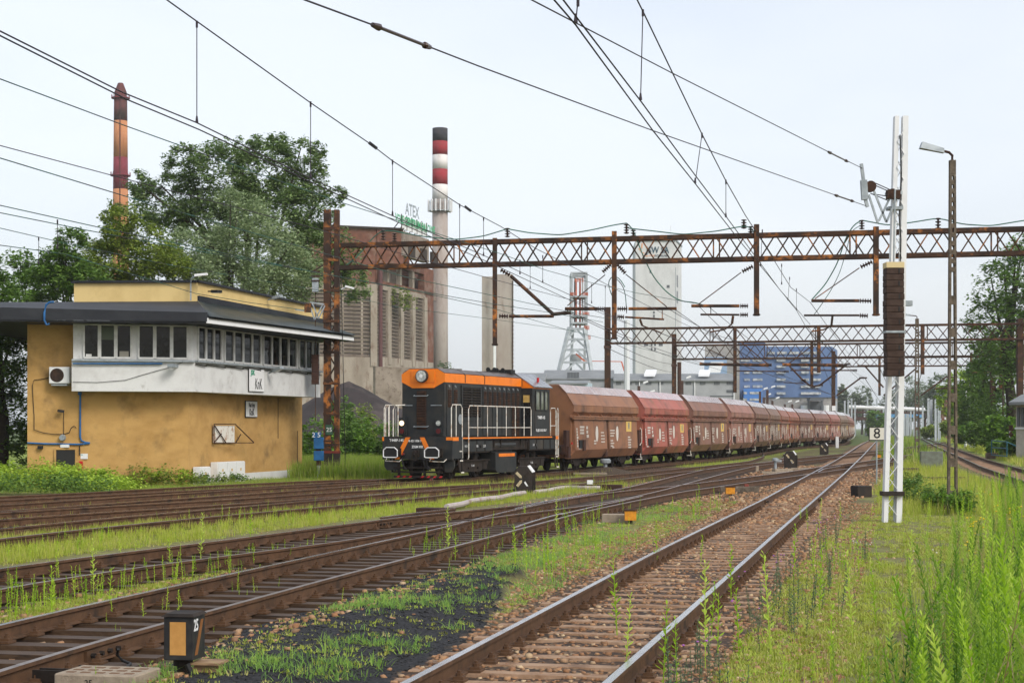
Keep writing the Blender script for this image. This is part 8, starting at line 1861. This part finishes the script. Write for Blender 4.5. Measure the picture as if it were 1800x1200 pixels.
X, Y = wedge(1500, 1150, 1650, 12, 40, 1.0); sow("grey_weeds", wB_, X, Y, lambda X, Y, m: inpoly(X, Y, rightP) * (m['M'] > 1.1) * (m['M'] < 2.6) * np.clip(.1 + .9 * fnoise(X + 3, Y, .9), 0, 1), (.5, .85), 'thistle', "grey green thistles along the right hand rail")
X, Y = wedge(12000, 1500, 1990, 42, 100, 1.0); sow("right_meadow", tg[3], X, Y, lambda X, Y, m: inpoly(X, Y, rightP) * (m['M'] > 2.5) * (m['R'] > 2.2) * .7, (.5, 1.1), 'grass', "rough grass round the lamp posts")
X, Y = wedge(14000, 1560, 2000, 90, 330, 1.4); sow("far_grass", tg[5], X, Y, lambda X, Y, m: notrack(m, 2.0) * (1 - m['sw']) * .8, (.8, 1.6), 'grass', "rough grass along the distant tracks at the right")
X, Y = wedge(6000, 1540, 1660, 95, 300, 1.2); sow("far_weeds", tg[5], X, Y, lambda X, Y, m: notrack(m, 2.2) * .8, (1.5, 2.8), 'meadow', "rough yellowish weeds between the distant tracks")
for i, (x, y, w_, h_, d, mm, lab) in enumerate(((1612, 862, 26, 18, 47, 'mid', "low leafy bramble just right of the white mast"), (1650, 872, 22, 14, 44, 'bush', "leafy bramble left of the tall lamp post foot"), (1600, 842, 20, 10, 56, 'light', "yellowish bramble near the short dark stump"), (1690, 880, 20, 16, 42, 'bush', "leafy plants right of the tall lamp post foot"))):
    tpix("bramble", x, d, [(x, y, w_, h_), (x - w_ * .5, y + 6, w_ * .6, h_ * .7), (x + w_ * .5, y + 6, w_ * .6, h_ * .7)], mm, 1500, .08, lab, cat="bramble", seed=80 + i)
# individual weeds that stand out near the camera
wm_ = []
for k in range(3):
    v, f = weed([.75, .6, .9][k], [34, 26, 40][k], [.10, .085, .10][k], 90 + k, .8); me = bpy.data.meshes.new("weed"); me.from_pydata([tuple(q) for q in v], [], f); me.materials.append(GM['weedy' if k != 1 else 'weed'])
    at = me.attributes.new("tint", 'FLOAT', 'POINT'); at.data.foreach_set("value", [.35 + .3 * k] * len(v)); wm_.append(me)
near = [(1085, 1120, 0), (1100, 1180, 2), (1165, 1215, 0), (1250, 1120, 0), (1262, 1150, 1), (1240, 1180, 2), (1285, 1060, 0), (1300, 1170, 0), (1355, 1150, 2), (1395, 1020, 0), (1440, 1080, 0), (1460, 1180, 1), (1500, 1130, 2), (1420, 935, 0), (1440, 930, 2), (1408, 920, 1), (1478, 925, 0), (1510, 1010, 1), (1540, 1100, 0), (1560, 1160, 2), (1600, 1050, 2), (1640, 1120, 0), (1190, 1215, 0), (905, 990, 1), (920, 985, 0), (975, 1000, 1), (978, 935, 2), (1000, 955, 0), (1050, 980, 1), (1155, 990, 0), (788, 975, 2), (800, 985, 1), (92, 1085, 1), (190, 1080, 1), (352, 990, 2), (440, 955, 0), (100, 1020, 1), (300, 1010, 1), (165, 1050, 2), (605, 935, 1), (1230, 900, 0), (1232, 990, 1)]
for i, (x, y, k) in enumerate(near):
    P = GG(x, y); o = bpy.data.objects.new("weed_plant", wm_[k]); o.location = P; s = rnd.uniform(.75, 1.1) * (1 if y > 960 else .85); o.scale = (s, s, s); o.rotation_euler = (rnd.uniform(-.08, .08), rnd.uniform(-.08, .08), rnd.uniform(0, 6)); link(o)
    tag(o, "slender bright green weed stalk standing alone beside the rails", "weed", "single weed stalks beside the rails")
# flowers
def flowers(name, pts, colr, label, s=.02, n=6):
    X = []; 
    for x, y, hgt, c_ in pts:
        P = GG(x, y)
        for j in range(c_): X.append((P.x + nrg.normal(0, .12), P.y + nrg.normal(0, .2), GZ + hgt * nrg.uniform(.7, 1.1)))
    tv = [(0, 0, -.6)] + [(math.cos(a), math.sin(a), .1) for a in np.linspace(0, 6.28, 6)[:-1]] + [(0, 0, .5)]; tf = [(0, i + 2 if i < 4 else 1, i + 1) for i in range(5)] + [(6, i + 1, i + 2 if i < 4 else 1) for i in range(5)]
    nn = len(X); sc = nrg.uniform(.7, 1.3, nn) * s; scatter(name, tv, tf, np.array(X), sc, nrg.uniform(0, 6, nn), mat(name + "_petal", colr, rough=.7), kind='stuff', label=label)
flowers("purple_flowers", [(1430, 945, .35, 8), (1450, 955, .3, 7), (1370, 1010, .3, 6), (1380, 1025, .3, 6), (1290, 1120, .35, 4), (1480, 930, .3, 6), (1310, 1050, .3, 4), (1235, 1190, .3, 3)], (.42, .14, .48), "small purple thistle flowers right of the straight track", .016)
flowers("yellow_flowers", [(1715, 1000, .75, 14), (1790, 990, .85, 16), (1760, 960, .8, 8), (1700, 1010, .5, 5), (1740, 900, .6, 6), (640, 830, .5, 8), (600, 825, .6, 8), (680, 828, .5, 6)], (.75, .55, .03), "small yellow flowers among the weeds", .022)
flowers("white_flowers", [(1500, 960, .12, 5), (1530, 965, .12, 5), (1640, 985, .15, 3)], (.8, .78, .75), "small white clover flowers in the moss at the right", .016)
# ================================================================== air: thin rain haze over the whole yard
hm = bpy.data.materials.new("rain_haze"); hm.use_nodes = True; t_ = hm.node_tree
for n_ in list(t_.nodes): t_.nodes.remove(n_)
pv = t_.nodes.new("ShaderNodeVolumePrincipled"); pv.inputs["Color"].default_value = (.93, .95, 1, 1); pv.inputs["Density"].default_value = .00018; pv.inputs["Anisotropy"].default_value = .2
ou = t_.nodes.new("ShaderNodeOutputMaterial"); t_.links.new(pv.outputs[0], ou.inputs["Volume"])
b = MB(); b.b2((-3300, -100, -1.5), (3300, 4300, 90)); o = b.build("haze", hm, None, kind='stuff'); o["label"] = "thin pale rain haze in the air"
